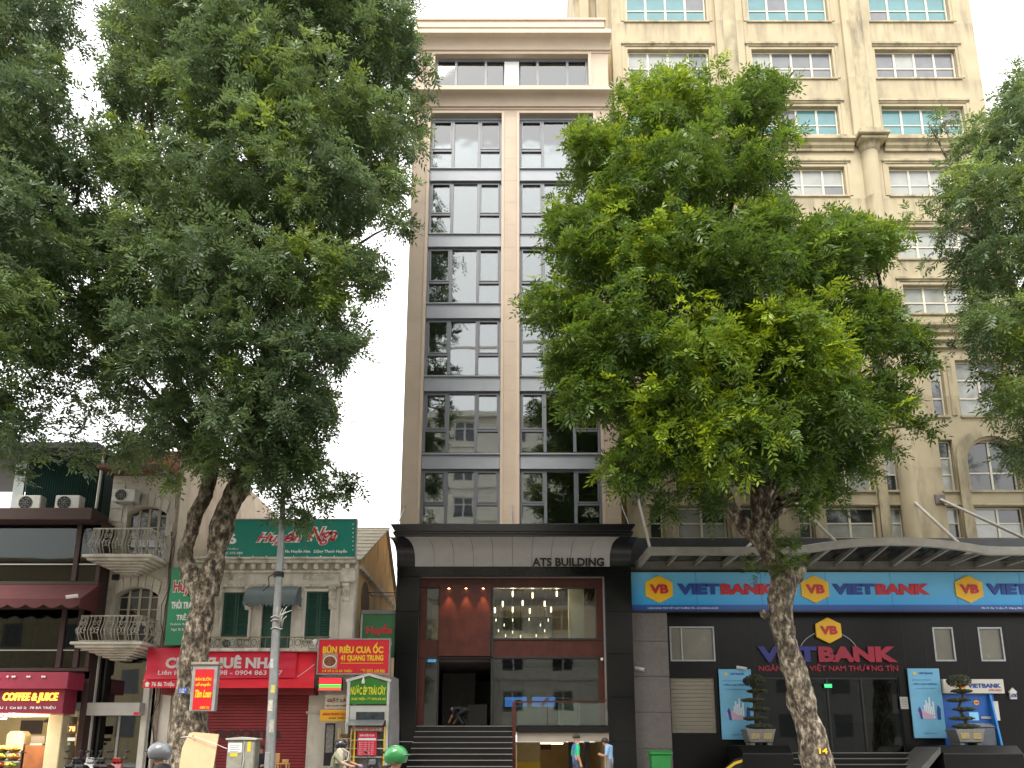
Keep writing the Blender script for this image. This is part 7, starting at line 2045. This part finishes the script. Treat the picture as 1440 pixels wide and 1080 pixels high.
# ================================================================ street furniture
# ---- lamp post
DPo = 21.7
LP = thing('lamp_post', 'tapered galvanised steel lamp post with a bundle of loose cable ends on the kerb', 'lamp post', (ax(378, 1085, DPo), DPo, GZ))
pb = [(374, 1120, 8), (379, 1080, 7.4), (385, 950, 6.4), (390, 850, 5.6), (395, 770, 4.9), (398, 700, 3.4)]
M_pole = mat('pole_steel', (.25, .26, .26), .5, .15, 5, .05, 40, metal=.3, stain=(.12, .1, .08), stain_amt=.5, stain_scale=2, vert=2)
pts = []; rad = []
for px, py, hw_ in pb:
    x, z = at(px, py, DPo); pts.append((x, DPo, z)); rad.append(abs(ax(px + hw_, py, DPo) - x))
pts[0] = (pts[0][0], DPo, GZ)
xt, zt_ = pts[-1][0], pts[-1][2]
MB().tube(pts + [(xt + .02, DPo, zt_ + 1.2)], rad + [.055], 12).build('pole', M_pole, LP, smooth=True)
MB().tube([(xt + .02, DPo, zt_ + 1.1), (xt + .02, DPo - .4, zt_ + 1.5), (xt + .02, DPo - 1.6, zt_ + 1.75)], [.05, .045, .04], 8).build('arm', M_galv, LP, smooth=True)
MB().prism([(DPo - 2.2, zt_ + 1.72), (DPo - 1.5, zt_ + 1.7), (DPo - 1.5, zt_ + 1.82), (DPo - 2.1, zt_ + 1.84)], 'x', xt - .14, xt + .18).build('lamp_head', M_galv, LP, bevel=.03)
x, z = pts[0][0], GZ
MB().box(x - .28, x + .28, DPo - .28, DPo + .28, GZ, GZ + .03).build('base_plate', M_galv, LP)
xh, zh = at(378.5, 1063, DPo); boxp('access_door', xh - .07, xh + .07, DPo - .165, DPo - .12, zh - .35, zh + .1, M_galv, LP, .01)
rg_ = random.Random(4)
M_cab = mat('cable_grey', (.5, .49, .46), .6, .1)
for k in range(9):      # pale cable ends fanned out
    x0, z0 = at(392 + rg_.uniform(-1, 5), 878 + rg_.uniform(-6, 5), DPo - .15)
    a_ = rg_.uniform(20, 100); ln = rg_.uniform(.25, .5)
    MB().tube([(x0, DPo - .16, z0), (x0 + ln * .5 * math.cos(R(a_)), DPo - .3, z0 + ln * .5 * math.sin(R(a_)) + .05), (x0 + ln * math.cos(R(a_)), DPo - .26, z0 + ln * math.sin(R(a_)))], [.012, .014, .01], 5).build('cable_end', M_cab, LP, smooth='all')
for k, py in enumerate((868, 873, 884)):
    x0, z0 = at(389, py, DPo); MB().tube([(x0 + .15 * math.cos(R(t)), DPo + .15 * math.sin(R(t)), z0 + .02 * math.sin(R(t * 3))) for t in range(0, 361, 30)], .018, 5, False).build('cable_wrap', M_cab, LP)
x0, z0 = at(392, 808, DPo)
for k in range(4):
    MB().tube([(x0 + .14 * math.cos(R(t)), DPo + .14 * math.sin(R(t)), z0 + .04 * k - .06) for t in range(0, 361, 30)], .014, 5, False).build('black_cable_wrap', M_black, LP)
MB().tube([(x0 - .1, DPo - .1, z0), (x0 - .25, DPo - .12, z0 - .1), (x0 - .22, DPo - .12, z0 - .35), (x0 - .4, DPo - .1, z0 - .5)], .018, 5).build('black_cable_wrap', M_black, LP)
# ---- utility cabinet
DU = 21.6
UC = thing('utility_cabinet', 'weathered grey steel utility cabinet with white and yellow stickers beside the lamp post', 'cabinet', (ax(338, 1085, DU), DU, GZ))
M_cabi = mat('cabinet_grey', (.27, .26, .215), .65, .15, 5, .05, 30, stain=(.13, .11, .08), stain_amt=.7, stain_scale=2.5, vert=1.5)
q = er(319, 358, 1041, 1080, DU); q = (q[0], q[1], GZ, q[3])
boxp('body', q[0], q[1], DU, DU + .4, q[2], q[3], M_cabi, UC, .012)
xm = q[0] + (q[1] - q[0]) * .58
boxp('door', q[0] + .02, xm - .01, DU - .02, DU - .001, q[2] + .1, q[3] - .03, M_cabi, UC, .008)
boxp('door', xm + .01, q[1] - .02, DU - .02, DU - .001, q[2] + .1, q[3] - .03, M_cabi, UC, .008)
MB().prism([(q[0] - .05, q[3] + .001), (q[1] + .05, q[3] + .001), (q[1] + .05, q[3] + .05), ((q[0] + q[1]) / 2, q[3] + .09), (q[0] - .05, q[3] + .05)], 'y', DU - .06, DU + .46).build('lid', mat('cabinet_lid', (.4, .4, .35), .6, .1), UC, bevel=.01)
st = er(321, 340, 1045, 1058, DU - .02); sx_ = boxp('sticker', st[0], st[1], DU - .026, DU - .0205, st[2], st[3], M_wlet, UC)
for k in range(4): boxp('print_line', st[0] + .04, st[1] - .05 - .03 * (k % 2), DU - .03, DU - .0265, st[3] - .062 - k * .055, st[3] - .045 - k * .055, mat('print_grey', (.2, .2, .2), .7), UC)
st = er(323.5, 334, 1059, 1064, DU - .02); boxp('sticker', st[0], st[1], DU - .026, DU - .0205, st[2], st[3], mat('sticker_yellow', (.6, .5, .03), .5, .1), UC)
st = er(348, 352.5, 1043, 1057, DU - .02); boxp('sticker', st[0], st[1], DU - .026, DU - .0205, st[2], st[3], M_yellow, UC)
MB().tube([(xm + .03, DU - .05, q[3] - .02), (xm + .02, DU - .06, q[3] - .3), (xm + .06, DU - .05, q[3] - .5), (xm + .02, DU - .05, q[3] - .75)], .012, 5).build('cord', M_cab, UC)
# ---- plywood board leaning on the tree, tied with cord
PB = thing('plywood_board', 'tan plywood board leaning against the forked tree, tied with white cord', 'board', (ax(278, 1085, 21.5), 21.4, GZ))
pl = [(249, 1095), (256, 1052), (266, 1031), (272, 1029.5), (307.5, 1032.5), (296, 1095)]
vs = []
for px, py in pl:
    dd = 21.35 + (1095 - py) / 66 * .35
    x, z = at(px, py, dd); vs.append((x, dd, max(z, GZ)))
lo0 = [(v[0], v[1], v[2]) for v in vs]
zb_ = GZ
vs[0] = (vs[0][0], 21.3, GZ); vs[-1] = (vs[-1][0], 21.3, GZ)
n = len(vs)
MB().add(vs + [(x + .0, y + .05, z) for x, y, z in vs], [tuple(range(n)), tuple(range(2 * n - 1, n - 1, -1))] + [(i, n + i, n + (i + 1) % n, (i + 1) % n) for i in range(n)]).build('sheet', mat('plywood', (.62, .42, .24), .7, .07, 4, .05, 20), PB)
xa, za = at(270, 1035, 21.5)
MB().tube([at(240, 1038.5, 21.9)[:1] + (21.9,) + at(240, 1038.5, 21.9)[1:], (xa, 21.58, za), at(305, 1047, 21.5)[:1] + (21.5,) + at(305, 1047, 21.5)[1:], (q[0], DU - .02, az(1053, DU))], .01, 5).build('cord', M_white, PB)
MB().lathe([(.03, -.01), (.03, .01)], (xa, 21.57, za), 8).build('knot', M_wood, PB)
# ---- red light box on the tree
DX = 21.55
RB = thing('light_box', 'red light box sign in a steel frame strapped to the forked trunk', 'sign', (ax(286, 1002, DX), DX, az(1002, DX)))
q = er(268.5, 303.5, 935, 1000, DX)
MB().box(q[0], q[1], DX, DX + .22, q[2], q[3]).build('case', M_galv, RB, bevel=.015)
q2 = er(272.5, 299, 941, 998, DX - .01)
boxp('face', q2[0], q2[1], DX - .008, DX - .001, q2[2], q2[3], mat('box_red', (.58, .01, .015), .45, .05), RB)
MB().box(q[0] - .04, q[1] + .04, DX - .05, DX + .27, q[3] + .001, q[3] + .08).build('cap', mat('weathered_wood', (.3, .26, .2), .8, .2, 10), RB, bevel=.01)
ptext('BÁN BUÔN', M_yellow, RB, 275, 297, 952, 957.5, DX - .018, ext=.008, bold=.02)
ptext('cổ truyền', M_yellow, RB, 275, 296, 959.5, 966, DX - .018, ext=.008, bold=.03, shear=.2)
ptext('Tâm Loan', M_yellow, RB, 274, 297, 970, 981, DX - .018, ext=.008, bold=.04, shear=.35)
ptext('0984 216', M_yellow, RB, 281, 294, 993, 997, DX - .018, ext=.008)
for zz in (945, 995): MB().tube([(ax(266, zz, DX) + .0, DX + .1, az(zz, DX)), (ax(255, zz - 4, DX), DX + .5, az(zz - 6, DX))], .015, 5).build('strap', M_black, RB)
# ---- blue number plate on the trunk
o = thing('street_plate', 'small blue enamel number plate nailed to the forked trunk', 'plate', (ax(257, 970, 21.7), 21.7, az(976, 21.7)))
q = er(251, 263.5, 967, 975.5, 21.72)
boxp('plate', q[0], q[1], 21.72, 21.76, q[2], q[3], mat('enamel_blue', (.05, .1, .35), .4, .05), o, .006)
text('CÂY\n148', M_wlet, o, q[0] + .03, q[1] - .03, q[2] + .02, q[3] - .02, 21.71, ext=.006)
ptext('14', M_yellow, TL, 248, 256, 1047, 1054, DT - .56, ext=.02, bold=.03)
# low tea-stall stools and small chair by the shutter
for (px, lab) in ((384, 'small tan stool with back in front of the red roller shutter by the lamp post'), (399, 'small tan folding stool in front of the red roller shutter, away from the lamp post')):
    d = 26.2; x = ax(px, 1070, d)
    o = thing('stool', lab, 'stool', (x, d, GZ))
    M_st = mat('stool_tan', (.55, .32, .12), .5, .1); zs_ = az(1073, d)
    boxp('seat', x - .17, x + .17, d - .17, d + .17, zs_ - .04, zs_, M_st, o, .01)
    for sx in (-1, 1):
        for sy in (-1, 1): boxp('leg', x + sx * .14 - .02, x + sx * .14 + .02, d + sy * .14 - .02, d + sy * .14 + .02, GZ, zs_ - .041, M_st, o)
    if px == 384: boxp('backrest', x - .17, x + .17, d + .13, d + .17, zs_ + .002, zs_ + .32, M_st, o, .01)
    else: boxp('backrest', x - .1, x + .12, d + .13, d + .17, zs_ + .002, zs_ + .12, M_st, o, .01)

# ================================================================ people
def skin_mesh(name, V, E, Rr, sub=2, root=0):
    me = bpy.data.meshes.new(name + '_cage'); me.from_pydata([Vector(v) for v in V], E, [])
    ob = bpy.data.objects.new(name + '_cage', me); COL.objects.link(ob)
    ob.modifiers.new('s', 'SKIN'); 
    sk = me.skin_vertices[0].data
    for i, r_ in enumerate(Rr): sk[i].radius = (r_, r_) if not hasattr(r_, '__len__') else r_; sk[i].use_root = (i == root)
    sd2 = ob.modifiers.new('d', 'SUBSURF'); sd2.levels = sub; sd2.render_levels = sub
    bpy.context.view_layer.update()
    out = bpy.data.meshes.new_from_object(ob.evaluated_get(bpy.context.evaluated_depsgraph_get()))
    bpy.data.objects.remove(ob); bpy.data.meshes.remove(me)
    return out
M_skin = mat('skin', (.42, .23, .15), .6, .06, 20)
M_hair = mat('hair_black', (.012, .01, .009), .5, .2)
PPL = {}
def person(label, loc, rotz, pose, cloth, hat=None, scale=1.0, group=None, hair=True):
    """pose: dict of joint -> local point (x right, y forward, z up); cloth: materials by region"""
    J = dict(pelvis=(0, 0, .93), belly=(0, 0, 1.1), chest=(0, .0, 1.32), neck=(0, .01, 1.47), chin=(0, .03, 1.56), head=(0, .03, 1.64), crown=(0, .02, 1.71),
             shL=(-.18, 0, 1.4), elL=(-.24, -.02, 1.12), wrL=(-.25, .06, .88), haL=(-.25, .08, .8), shR=(.18, 0, 1.4), elR=(.24, -.02, 1.12), wrR=(.25, .06, .88), haR=(.25, .08, .8),
             hiL=(-.1, 0, .9), knL=(-.11, .02, .5), anL=(-.11, -.02, .09), toL=(-.11, .14, .03), hiR=(.1, 0, .9), knR=(.11, .02, .5), anR=(.11, -.02, .09), toR=(.11, .14, .03))
    J.update(pose)
    rad = dict(pelvis=(.15, .11), belly=(.14, .105), chest=(.16, .115), neck=.058, chin=(.07, .085), head=(.08, .098), crown=(.055, .07), shL=.07, elL=.048, wrL=.032, haL=.035, shR=.07, elR=.048, wrR=.032, haR=.035,
               hiL=.1, knL=.065, anL=.045, toL=.038, hiR=.1, knR=.065, anR=.045, toR=.038)
    order = list(J); idx = {k: i for i, k in enumerate(order)}
    E = [('pelvis', 'belly'), ('belly', 'chest'), ('chest', 'neck'), ('neck', 'chin'), ('chin', 'head'), ('head', 'crown'), ('chest', 'shL'), ('shL', 'elL'), ('elL', 'wrL'), ('wrL', 'haL'), ('chest', 'shR'), ('shR', 'elR'), ('elR', 'wrR'), ('wrR', 'haR'),
         ('pelvis', 'hiL'), ('hiL', 'knL'), ('knL', 'anL'), ('anL', 'toL'), ('pelvis', 'hiR'), ('hiR', 'knR'), ('knR', 'anR'), ('anR', 'toR')]
    V = [J[k] for k in order]; Rr = [rad[k] for k in order]
    # fingers and thumb: short chains rooted at the hand
    for s_, sg in (('L', -1), ('R', 1)):
        w_, h_ = Vector(J['wr' + s_]), Vector(J['ha' + s_]); t = (h_ - w_).normalized()
        side = t.cross(Vector((sg, 0, 0))).normalized() if abs(t.x) < .9 else Vector((0, 1, 0))
        for f_ in range(4):
            b0 = h_ + side * (f_ - 1.5) * .02; ln = (.03, .036, .033, .025)[f_]
            c = Vector((-sg, 0, 0)) * .012
            V += [b0 + t * ln, b0 + t * ln * 1.8 + c]; Rr += [.009, .008]
            E += [('ha' + s_, len(V) - 2), (len(V) - 2, len(V) - 1)]
        th = w_.lerp(h_, .4) + side * .035; V += [th + t * .02, th + t * .05 + side * .01]; Rr += [.011, .009]
        E += [('wr' + s_, len(V) - 2), (len(V) - 2, len(V) - 1)]
    Ei = [(idx[a] if isinstance(a, str) else a, idx[b] if isinstance(b, str) else b) for a, b in E]
    me = skin_mesh('person', V, Ei, Rr)
    o = bpy.data.objects.new('person', me); COL.objects.link(o)
    tag(o, label, 'person', group)
    regs = dict(head='skin', top='top', sleeve='sleeve', fore='fore', leg='leg', foot='foot')
    ml = [M_skin, cloth['top'], cloth.get('sleeve', cloth['top']), cloth.get('fore', M_skin), cloth['leg'], cloth.get('foot', M_hair)]
    for q_ in ml: me.materials.append(q_)
    seg = []
    def S(a, b, m_, w=1.0): seg.append((Vector(J[a]), Vector(J[b]), m_, w))
    S('neck', 'chin', 0); S('chin', 'crown', 0)
    S('pelvis', 'belly', 1); S('belly', 'chest', 1); S('chest', 'neck', 1)
    for s_ in 'LR':
        S('sh' + s_, 'el' + s_, 2); S('el' + s_, 'wr' + s_, 3); S('wr' + s_, 'ha' + s_, 0); S('hi' + s_, 'kn' + s_, 4); S('kn' + s_, 'an' + s_, 4); S('an' + s_, 'to' + s_, 5); S('chest', 'sh' + s_, 1)
    for p in me.polygons:
        c = p.center; best = None
        for a, b, m_, w_ in seg:
            ab = b - a; t = max(0, min(1, (c - a).dot(ab) / max(1e-9, ab.length_squared))); d_ = (c - a - ab * t).length
            if best is None or d_ < best[0]: best = (d_, m_)
        p.material_index = best[1]; p.use_smooth = True
    o.location = loc; o.rotation_euler = (0, 0, rotz); o.scale = (scale,) * 3
    # head details (children, in the head's own frame)
    hd = Vector(J['head']); up = (Vector(J['crown']) - Vector(J['chin'])).normalized()
    fw = Vector((0, 1, 0)); fw = (fw - up * fw.dot(up)).normalized(); rt = fw.cross(up)
    MX = Matrix((rt, fw, up)).transposed().to_4x4(); MX.translation = hd
    def child(nm, mb_, m_):
        mb_.v = [tuple(MX @ Vector(v)) for v in mb_.v]
        return mb_.build(nm, m_, o, smooth='all', local=True)
    child('nose', MB().add([(-.012, .1, -.03), (.012, .1, -.03), (0, .1, .02), (0, .128, -.025)], [(0, 1, 3), (1, 2, 3), (2, 0, 3)]), M_skin)
    for s_ in (-1, 1):
        child('ear', MB().lathe([(.0, -.025), (.016, -.01), (.018, .012), (0, .03)], (s_ * .088, .0, -.01), 8, sy=1.3, sx=.5), M_skin)
        child('eye', MB().lathe([(0, -.007), (.009, 0), (0, .007)], (s_ * .03, .092, .01), 8), M_blk)
    child('mouth', MB().box(-.022, .022, .093, .1, -.062, -.055), mat('lip', (.3, .1, .08), .6))
    dome = [(1.0, -.0), (.98, .25), (.86, .55), (.6, .82), (.3, .96), (0, 1.0)]
    if hair and not hat: child('hair', MB().lathe([(.1, -.03)] + [(r_ * .102, z_ * .118) for r_, z_ in dome], (0, -.016, 0), 14, sy=1.12), M_hair)
    if hat and hat[0] == 'helmet':
        hm = MB().lathe([(.112, -.1), (.136, -.07), (.146, -.02)] + [(r_ * .15, z_ * .155) for r_, z_ in dome], (0, -.022, .01), 18, sy=1.15)
        h_ = child('helmet', hm, hat[1])
        child('helmet_peak', MB().prism([(-.09, .1), (.09, .1), (.07, .185), (-.07, .185)], 'z', .01, .025), hat[2] if len(hat) > 2 else M_blk)
    if hat and hat[0] == 'cap':
        child('cap', MB().lathe([(.107, .0), (.108, .05)] + [(r_ * .106, .05 + z_ * .085) for r_, z_ in dome[1:]], (0, -.008, .01), 16, sy=1.1), hat[1])
        child('cap_peak', MB().prism([(-.075, .09), (.075, .09), (.055, .185), (0, .2), (-.055, .185)], 'z', .02, .032), hat[1])
    return o
c_ = lambda n, col: mat('cloth_' + n, col, .85, .12, 12, .15, 60)
jeans = c_('jeans', (.04, .055, .1)); dark = c_('dark', (.02, .02, .024)); grey = c_('grey', (.15, .15, .15))
# man in cap and blue vest standing on the pavement
d = 25.0
x = ax(810, 1060, d)
person('person in dark cap, green shirt and blue vest standing below the glass railing', (x, d, GZ), R(-75), dict(haL=(-.22, .2, .95), wrL=(-.22, .14, .98), elL=(-.25, -.05, 1.12)), dict(top=c_('vest_blue', (.05, .16, .33)), sleeve=c_('green_shirt', (.02, .4, .2)), leg=jeans), ('cap', c_('cap', (.035, .033, .03))))
# man in light blue shirt, head bowed over his phone
x = ax(857, 1065, d - .2)
p_ = person('person in pale blue shirt, head bowed over a phone near the black pier', (x, d - .2, GZ), R(65), dict(neck=(0, .08, 1.43), chin=(0, .15, 1.47), head=(0, .15, 1.55), crown=(0, .12, 1.62), chest=(0, .03, 1.3), elL=(-.24, .02, 1.12), wrL=(-.1, .26, 1.12), haL=(-.06, .32, 1.15), elR=(.24, .02, 1.12), wrR=(.1, .26, 1.12), haR=(.06, .32, 1.15)), dict(top=c_('paleblue', (.22, .38, .62)), sleeve=c_('paleblue', (.22, .38, .62)), leg=grey))
fx_ = p_.matrix_basis @ Vector((0, .36, 1.18))
o = thing('phone', 'small dark phone held by the person in the pale blue shirt', 'phone', tuple(fx_))
MB().box(-.035, .035, -.005, .005, -.07, .07).build('body', M_blk, o, bevel=.004, local=True); o.rotation_euler = (R(40), 0, R(65))
# person bending down inside the lobby doorway
d = 28.7
x = ax(650, 1015, d)
person('person in black bending low over the lobby floor in the doorway', (x, d, zfl), R(60), dict(pelvis=(0, -.15, .6), belly=(0, -.02, .66), chest=(0, .2, .7), neck=(0, .33, .66), chin=(0, .4, .62), head=(0, .47, .6), crown=(0, .54, .58), shL=(-.17, .24, .66), elL=(-.2, .3, .42), wrL=(-.18, .42, .22), haL=(-.17, .47, .16), shR=(.17, .24, .66), elR=(.2, .3, .42), wrR=(.18, .42, .22), haR=(.17, .47, .16), hiL=(-.1, -.15, .58), knL=(-.14, .14, .4), anL=(-.12, -.12, .09), toL=(-.12, .04, .03), hiR=(.1, -.15, .58), knR=(.14, .14, .4), anR=(.12, -.12, .09), toR=(.12, .04, .03)), dict(top=dark, leg=dark))
# person sitting in dark shirt by the shutter
d = 26.3
x = ax(366, 1070, d)
sit = dict(pelvis=(0, -.1, .5), belly=(0, -.08, .68), chest=(0, -.04, .92), neck=(0, .0, 1.07), chin=(0, .03, 1.16), head=(0, .03, 1.24), crown=(0, .02, 1.31), shL=(-.18, -.04, 1.0), elL=(-.24, .0, .74), wrL=(-.16, .22, .66), haL=(-.14, .29, .66), shR=(.18, -.04, 1.0), elR=(.24, .0, .74), wrR=(.16, .22, .66), haR=(.14, .29, .66),
           hiL=(-.1, -.08, .48), knL=(-.13, .34, .48), anL=(-.12, .3, .09), toL=(-.12, .46, .03), hiR=(.1, -.08, .48), knR=(.13, .34, .48), anR=(.12, .3, .09), toR=(.12, .46, .03))
person('person in dark shirt sitting on a stool between the utility cabinet and lamp post', (x, d, GZ + .1), R(180), sit, dict(top=c_('navy', (.012, .014, .03)), sleeve=c_('navy', (.012, .014, .03)), leg=grey))
o = thing('stool', 'low dark stool under the person in the dark shirt', 'stool', (x, d, GZ))
boxp('seat', x - .16, x + .16, d - .02, d + .26, GZ + .42, GZ + .46, M_blk, o, .01)
for sx in (-1, 1):
    for sy in (0, 1): boxp('leg', x + sx * .13 - .02, x + sx * .13 + .02, d + .0 + sy * .2, d + .04 + sy * .2, GZ, GZ + .419, M_blk, o)

# ================================================================ scooters and riders
M_tyre = mat('tyre', (.015, .015, .015), .85, .2)
def scooter(label, loc, rotz, body, group=None):
    o = thing('scooter', label, 'scooter', (0, 0, 0), group)
    for y, nm in ((-.62, 'wheel'), (.62, 'wheel')):
        w_ = MB().tube([(.23 * math.cos(R(t)) * 0 , y + .23 * math.cos(R(t)), .28 + .23 * math.sin(R(t))) for t in range(0, 361, 20)], .05, 8, False).build(nm, M_tyre, o, smooth='all', local=True)
        MB().tube([(-.02, y, .28), (.02, y, .28)], .17, 14).build('rim', M_galv, w_, local=True)
    MB().prism([(-.75, .5), (-.3, .36), (.15, .32), (.2, .4), (.05, .44), (-.1, .72), (-.7, .78), (-.85, .7)], 'x', -.14, .14).build('body', body, o, bevel=.03, local=True)
    MB().prism([(-.78, .79), (-.1, .73), (-.02, .78), (-.3, .85), (-.75, .88)], 'x', -.13, .13).build('seat', M_blk, o, bevel=.03, local=True)
    MB().prism([(.2, .33), (.42, .9), (.5, .92), (.46, .6), (.3, .33)], 'x', -.17, .17).build('leg_shield', body, o, bevel=.03, local=True)
    MB().tube([(0, .62, .28), (0, .5, .65), (0, .42, .98)], .03, 8).build('fork', M_galv, o, local=True)
    MB().prism([(.34, .9), (.56, .88), (.5, 1.04), (.36, 1.06)], 'x', -.12, .12).build('headlamp', body, o, bevel=.03, local=True)
    MB().tube([(-.34, .3, 1.04), (-.12, .4, 1.0), (.12, .4, 1.0), (.34, .3, 1.04)], .016, 6).build('handlebar', M_blk, o, local=True)
    for s_ in (-1, 1):
        mm = MB().tube([(s_ * .2, .37, 1.02), (s_ * .27, .4, 1.2)], .007, 5).build('mirror_stem', M_blk, o, local=True)
        MB().lathe([(0, -.045), (.04, -.02), (.045, .0), (.04, .02), (0, .045)], (s_ * .28, .39, 1.24), 10, sx=1.4, sy=.3).build('mirror', M_blk, mm, smooth='all', local=True)
    MB().tube([(0, .66, .5), (0, .5, .56), (0, .8, .4)], .05, 6).build('mudguard', body, o, local=True)
    MB().tube([(.13, -.3, .3), (.15, -.85, .4)], [.035, .05], 8).build('exhaust', M_galv, o, local=True)
    o.location = loc; o.rotation_euler = (0, 0, rotz)
    return o
ride = dict(pelvis=(0, -.35, .9), belly=(0, -.33, 1.06), chest=(0, -.26, 1.29), neck=(0, -.2, 1.43), chin=(0, -.16, 1.52), head=(0, -.16, 1.6), crown=(0, -.17, 1.67), shL=(-.18, -.25, 1.37), elL=(-.27, -.02, 1.16), wrL=(-.29, .22, 1.08), haL=(-.29, .29, 1.06), shR=(.18, -.25, 1.37), elR=(.27, -.02, 1.16), wrR=(.29, .22, 1.08), haR=(.29, .29, 1.06),
            hiL=(-.1, -.32, .88), knL=(-.17, .1, .82), anL=(-.15, .08, .42), toL=(-.15, .22, .37), hiR=(.1, -.32, .88), knR=(.17, .1, .82), anR=(.15, .08, .42), toR=(.15, .22, .37))
b_black = mat('scooter_black', (.015, .015, .017), .25, .1, coat=.5); b_red = mat('scooter_red', (.3, .01, .01), .25, .1, coat=.5); b_white = mat('scooter_white', (.6, .6, .6), .25, .05, coat=.5); b_blue = mat('scooter_blue', (.02, .05, .2), .25, .1, coat=.5)
def rider(lab, slab, px, d, z0, rotz, cloth, hat, body, dz=0.0):
    x = ax(px, 1060, d)
    scooter(slab, (x, d, z0 + dz), rotz, body)
    off = Matrix.Rotation(rotz, 3, 'Z') @ Vector((0, -.16, 0))
    p = person(lab, (x - 0 * off.x, d, z0 + dz), rotz, ride, cloth, hat)
    return p
silver = mat('helmet_grey', (.16, .165, .18), .25, .1, coat=.6); greenh = mat('helmet_green', (.03, .24, .06), .25, .15, 8, coat=.6); blackh = mat('helmet_black', (.015, .015, .018), .3, .1, coat=.4)
rider('person in grey helmet and dark jacket riding a black scooter past the coffee shop', 'black scooter ridden by the person in the grey helmet', 207, 11.5, 0, R(90), dict(top=dark, sleeve=dark, fore=dark, leg=jeans), ('helmet', silver, blackh), b_black, -.12)
rider('person in glossy green helmet riding a scooter past the kiosk', 'white scooter ridden by the person in the green helmet', 575, 11.2, 0, R(-90), dict(top=c_('tan', (.5, .33, .25)), sleeve=c_('tan', (.5, .33, .25)), leg=dark), ('helmet', greenh, greenh), b_white, -.17)
rider('person in black helmet and mask with olive shirt and pale backpack beside the juice kiosk', 'blue scooter under the person in the olive shirt', 488, 21.6 - .9, 0, R(-100), dict(top=c_('olive', (.2, .2, .13)), sleeve=c_('olive', (.2, .2, .13)), leg=jeans), ('helmet', blackh, blackh), b_blue, -.02)
x = ax(486, 1065, 20.7)
o = thing('backpack', 'pale beige backpack on the back of the person in the olive shirt', 'backpack', (x - .14, 20.72, 1.1))
MB().prism([(-.1, 0), (.08, 0), (.1, .3), (.04, .42), (-.06, .4), (-.12, .2)], 'y', -.15, .15).build('bag', c_('beige', (.5, .45, .36)), o, bevel=.03, local=True)
MB().tube([(.08, -.1, .05), (.22, -.11, .1), (.24, -.1, .3), (.06, -.1, .4)], .018, 6).build('strap', c_('beige', (.5, .45, .36)), o, local=True)
for i, (px, rz, m_, lab) in enumerate(((104, 20, b_black, 'black parked scooter at the beige column of the coffee shop'), (122, 15, b_white, 'white parked scooter in front of the glass shop door'), (140, 25, b_black, 'black parked scooter under the grey sign board, beside a red one'), (158, 10, b_red, 'red parked scooter near the glass shop door edge'), (536, 160, b_black, 'black scooter parked in front of the juice kiosk'))):
    d = 24.0 if px < 300 else 22.6
    scooter(lab, (ax(px, 1070, d), d, GZ), R(rz), m_, 'scooters parked on the pavement' if px < 300 else None)

# worn stickers and a rusty band on the lamp post
for (py, hh, a0, a1, col, nm) in ((1000, .3, -130, -70, (.5, .48, .4), 'sticker'), (975, .22, -100, -50, (.55, .5, .12), 'sticker'), (940, .26, -140, -85, (.45, .46, .47), 'sticker'), (1030, .35, -95, -45, (.4, .38, .33), 'sticker')):
    x0, z0 = at(378.8 + (1080 - py) * .047, py, DPo); r_ = abs(ax(379 + 7.4 - (1080 - py) * .0085, py, DPo) - ax(379, py, DPo)) + .004
    MB().lathe([(r_, 0), (r_ - .002, hh)], (x0, DPo, z0), 6, R(a0), R(a1)).build(nm, mat('sticker_%d' % py, col, .7, .25, 20), LP)
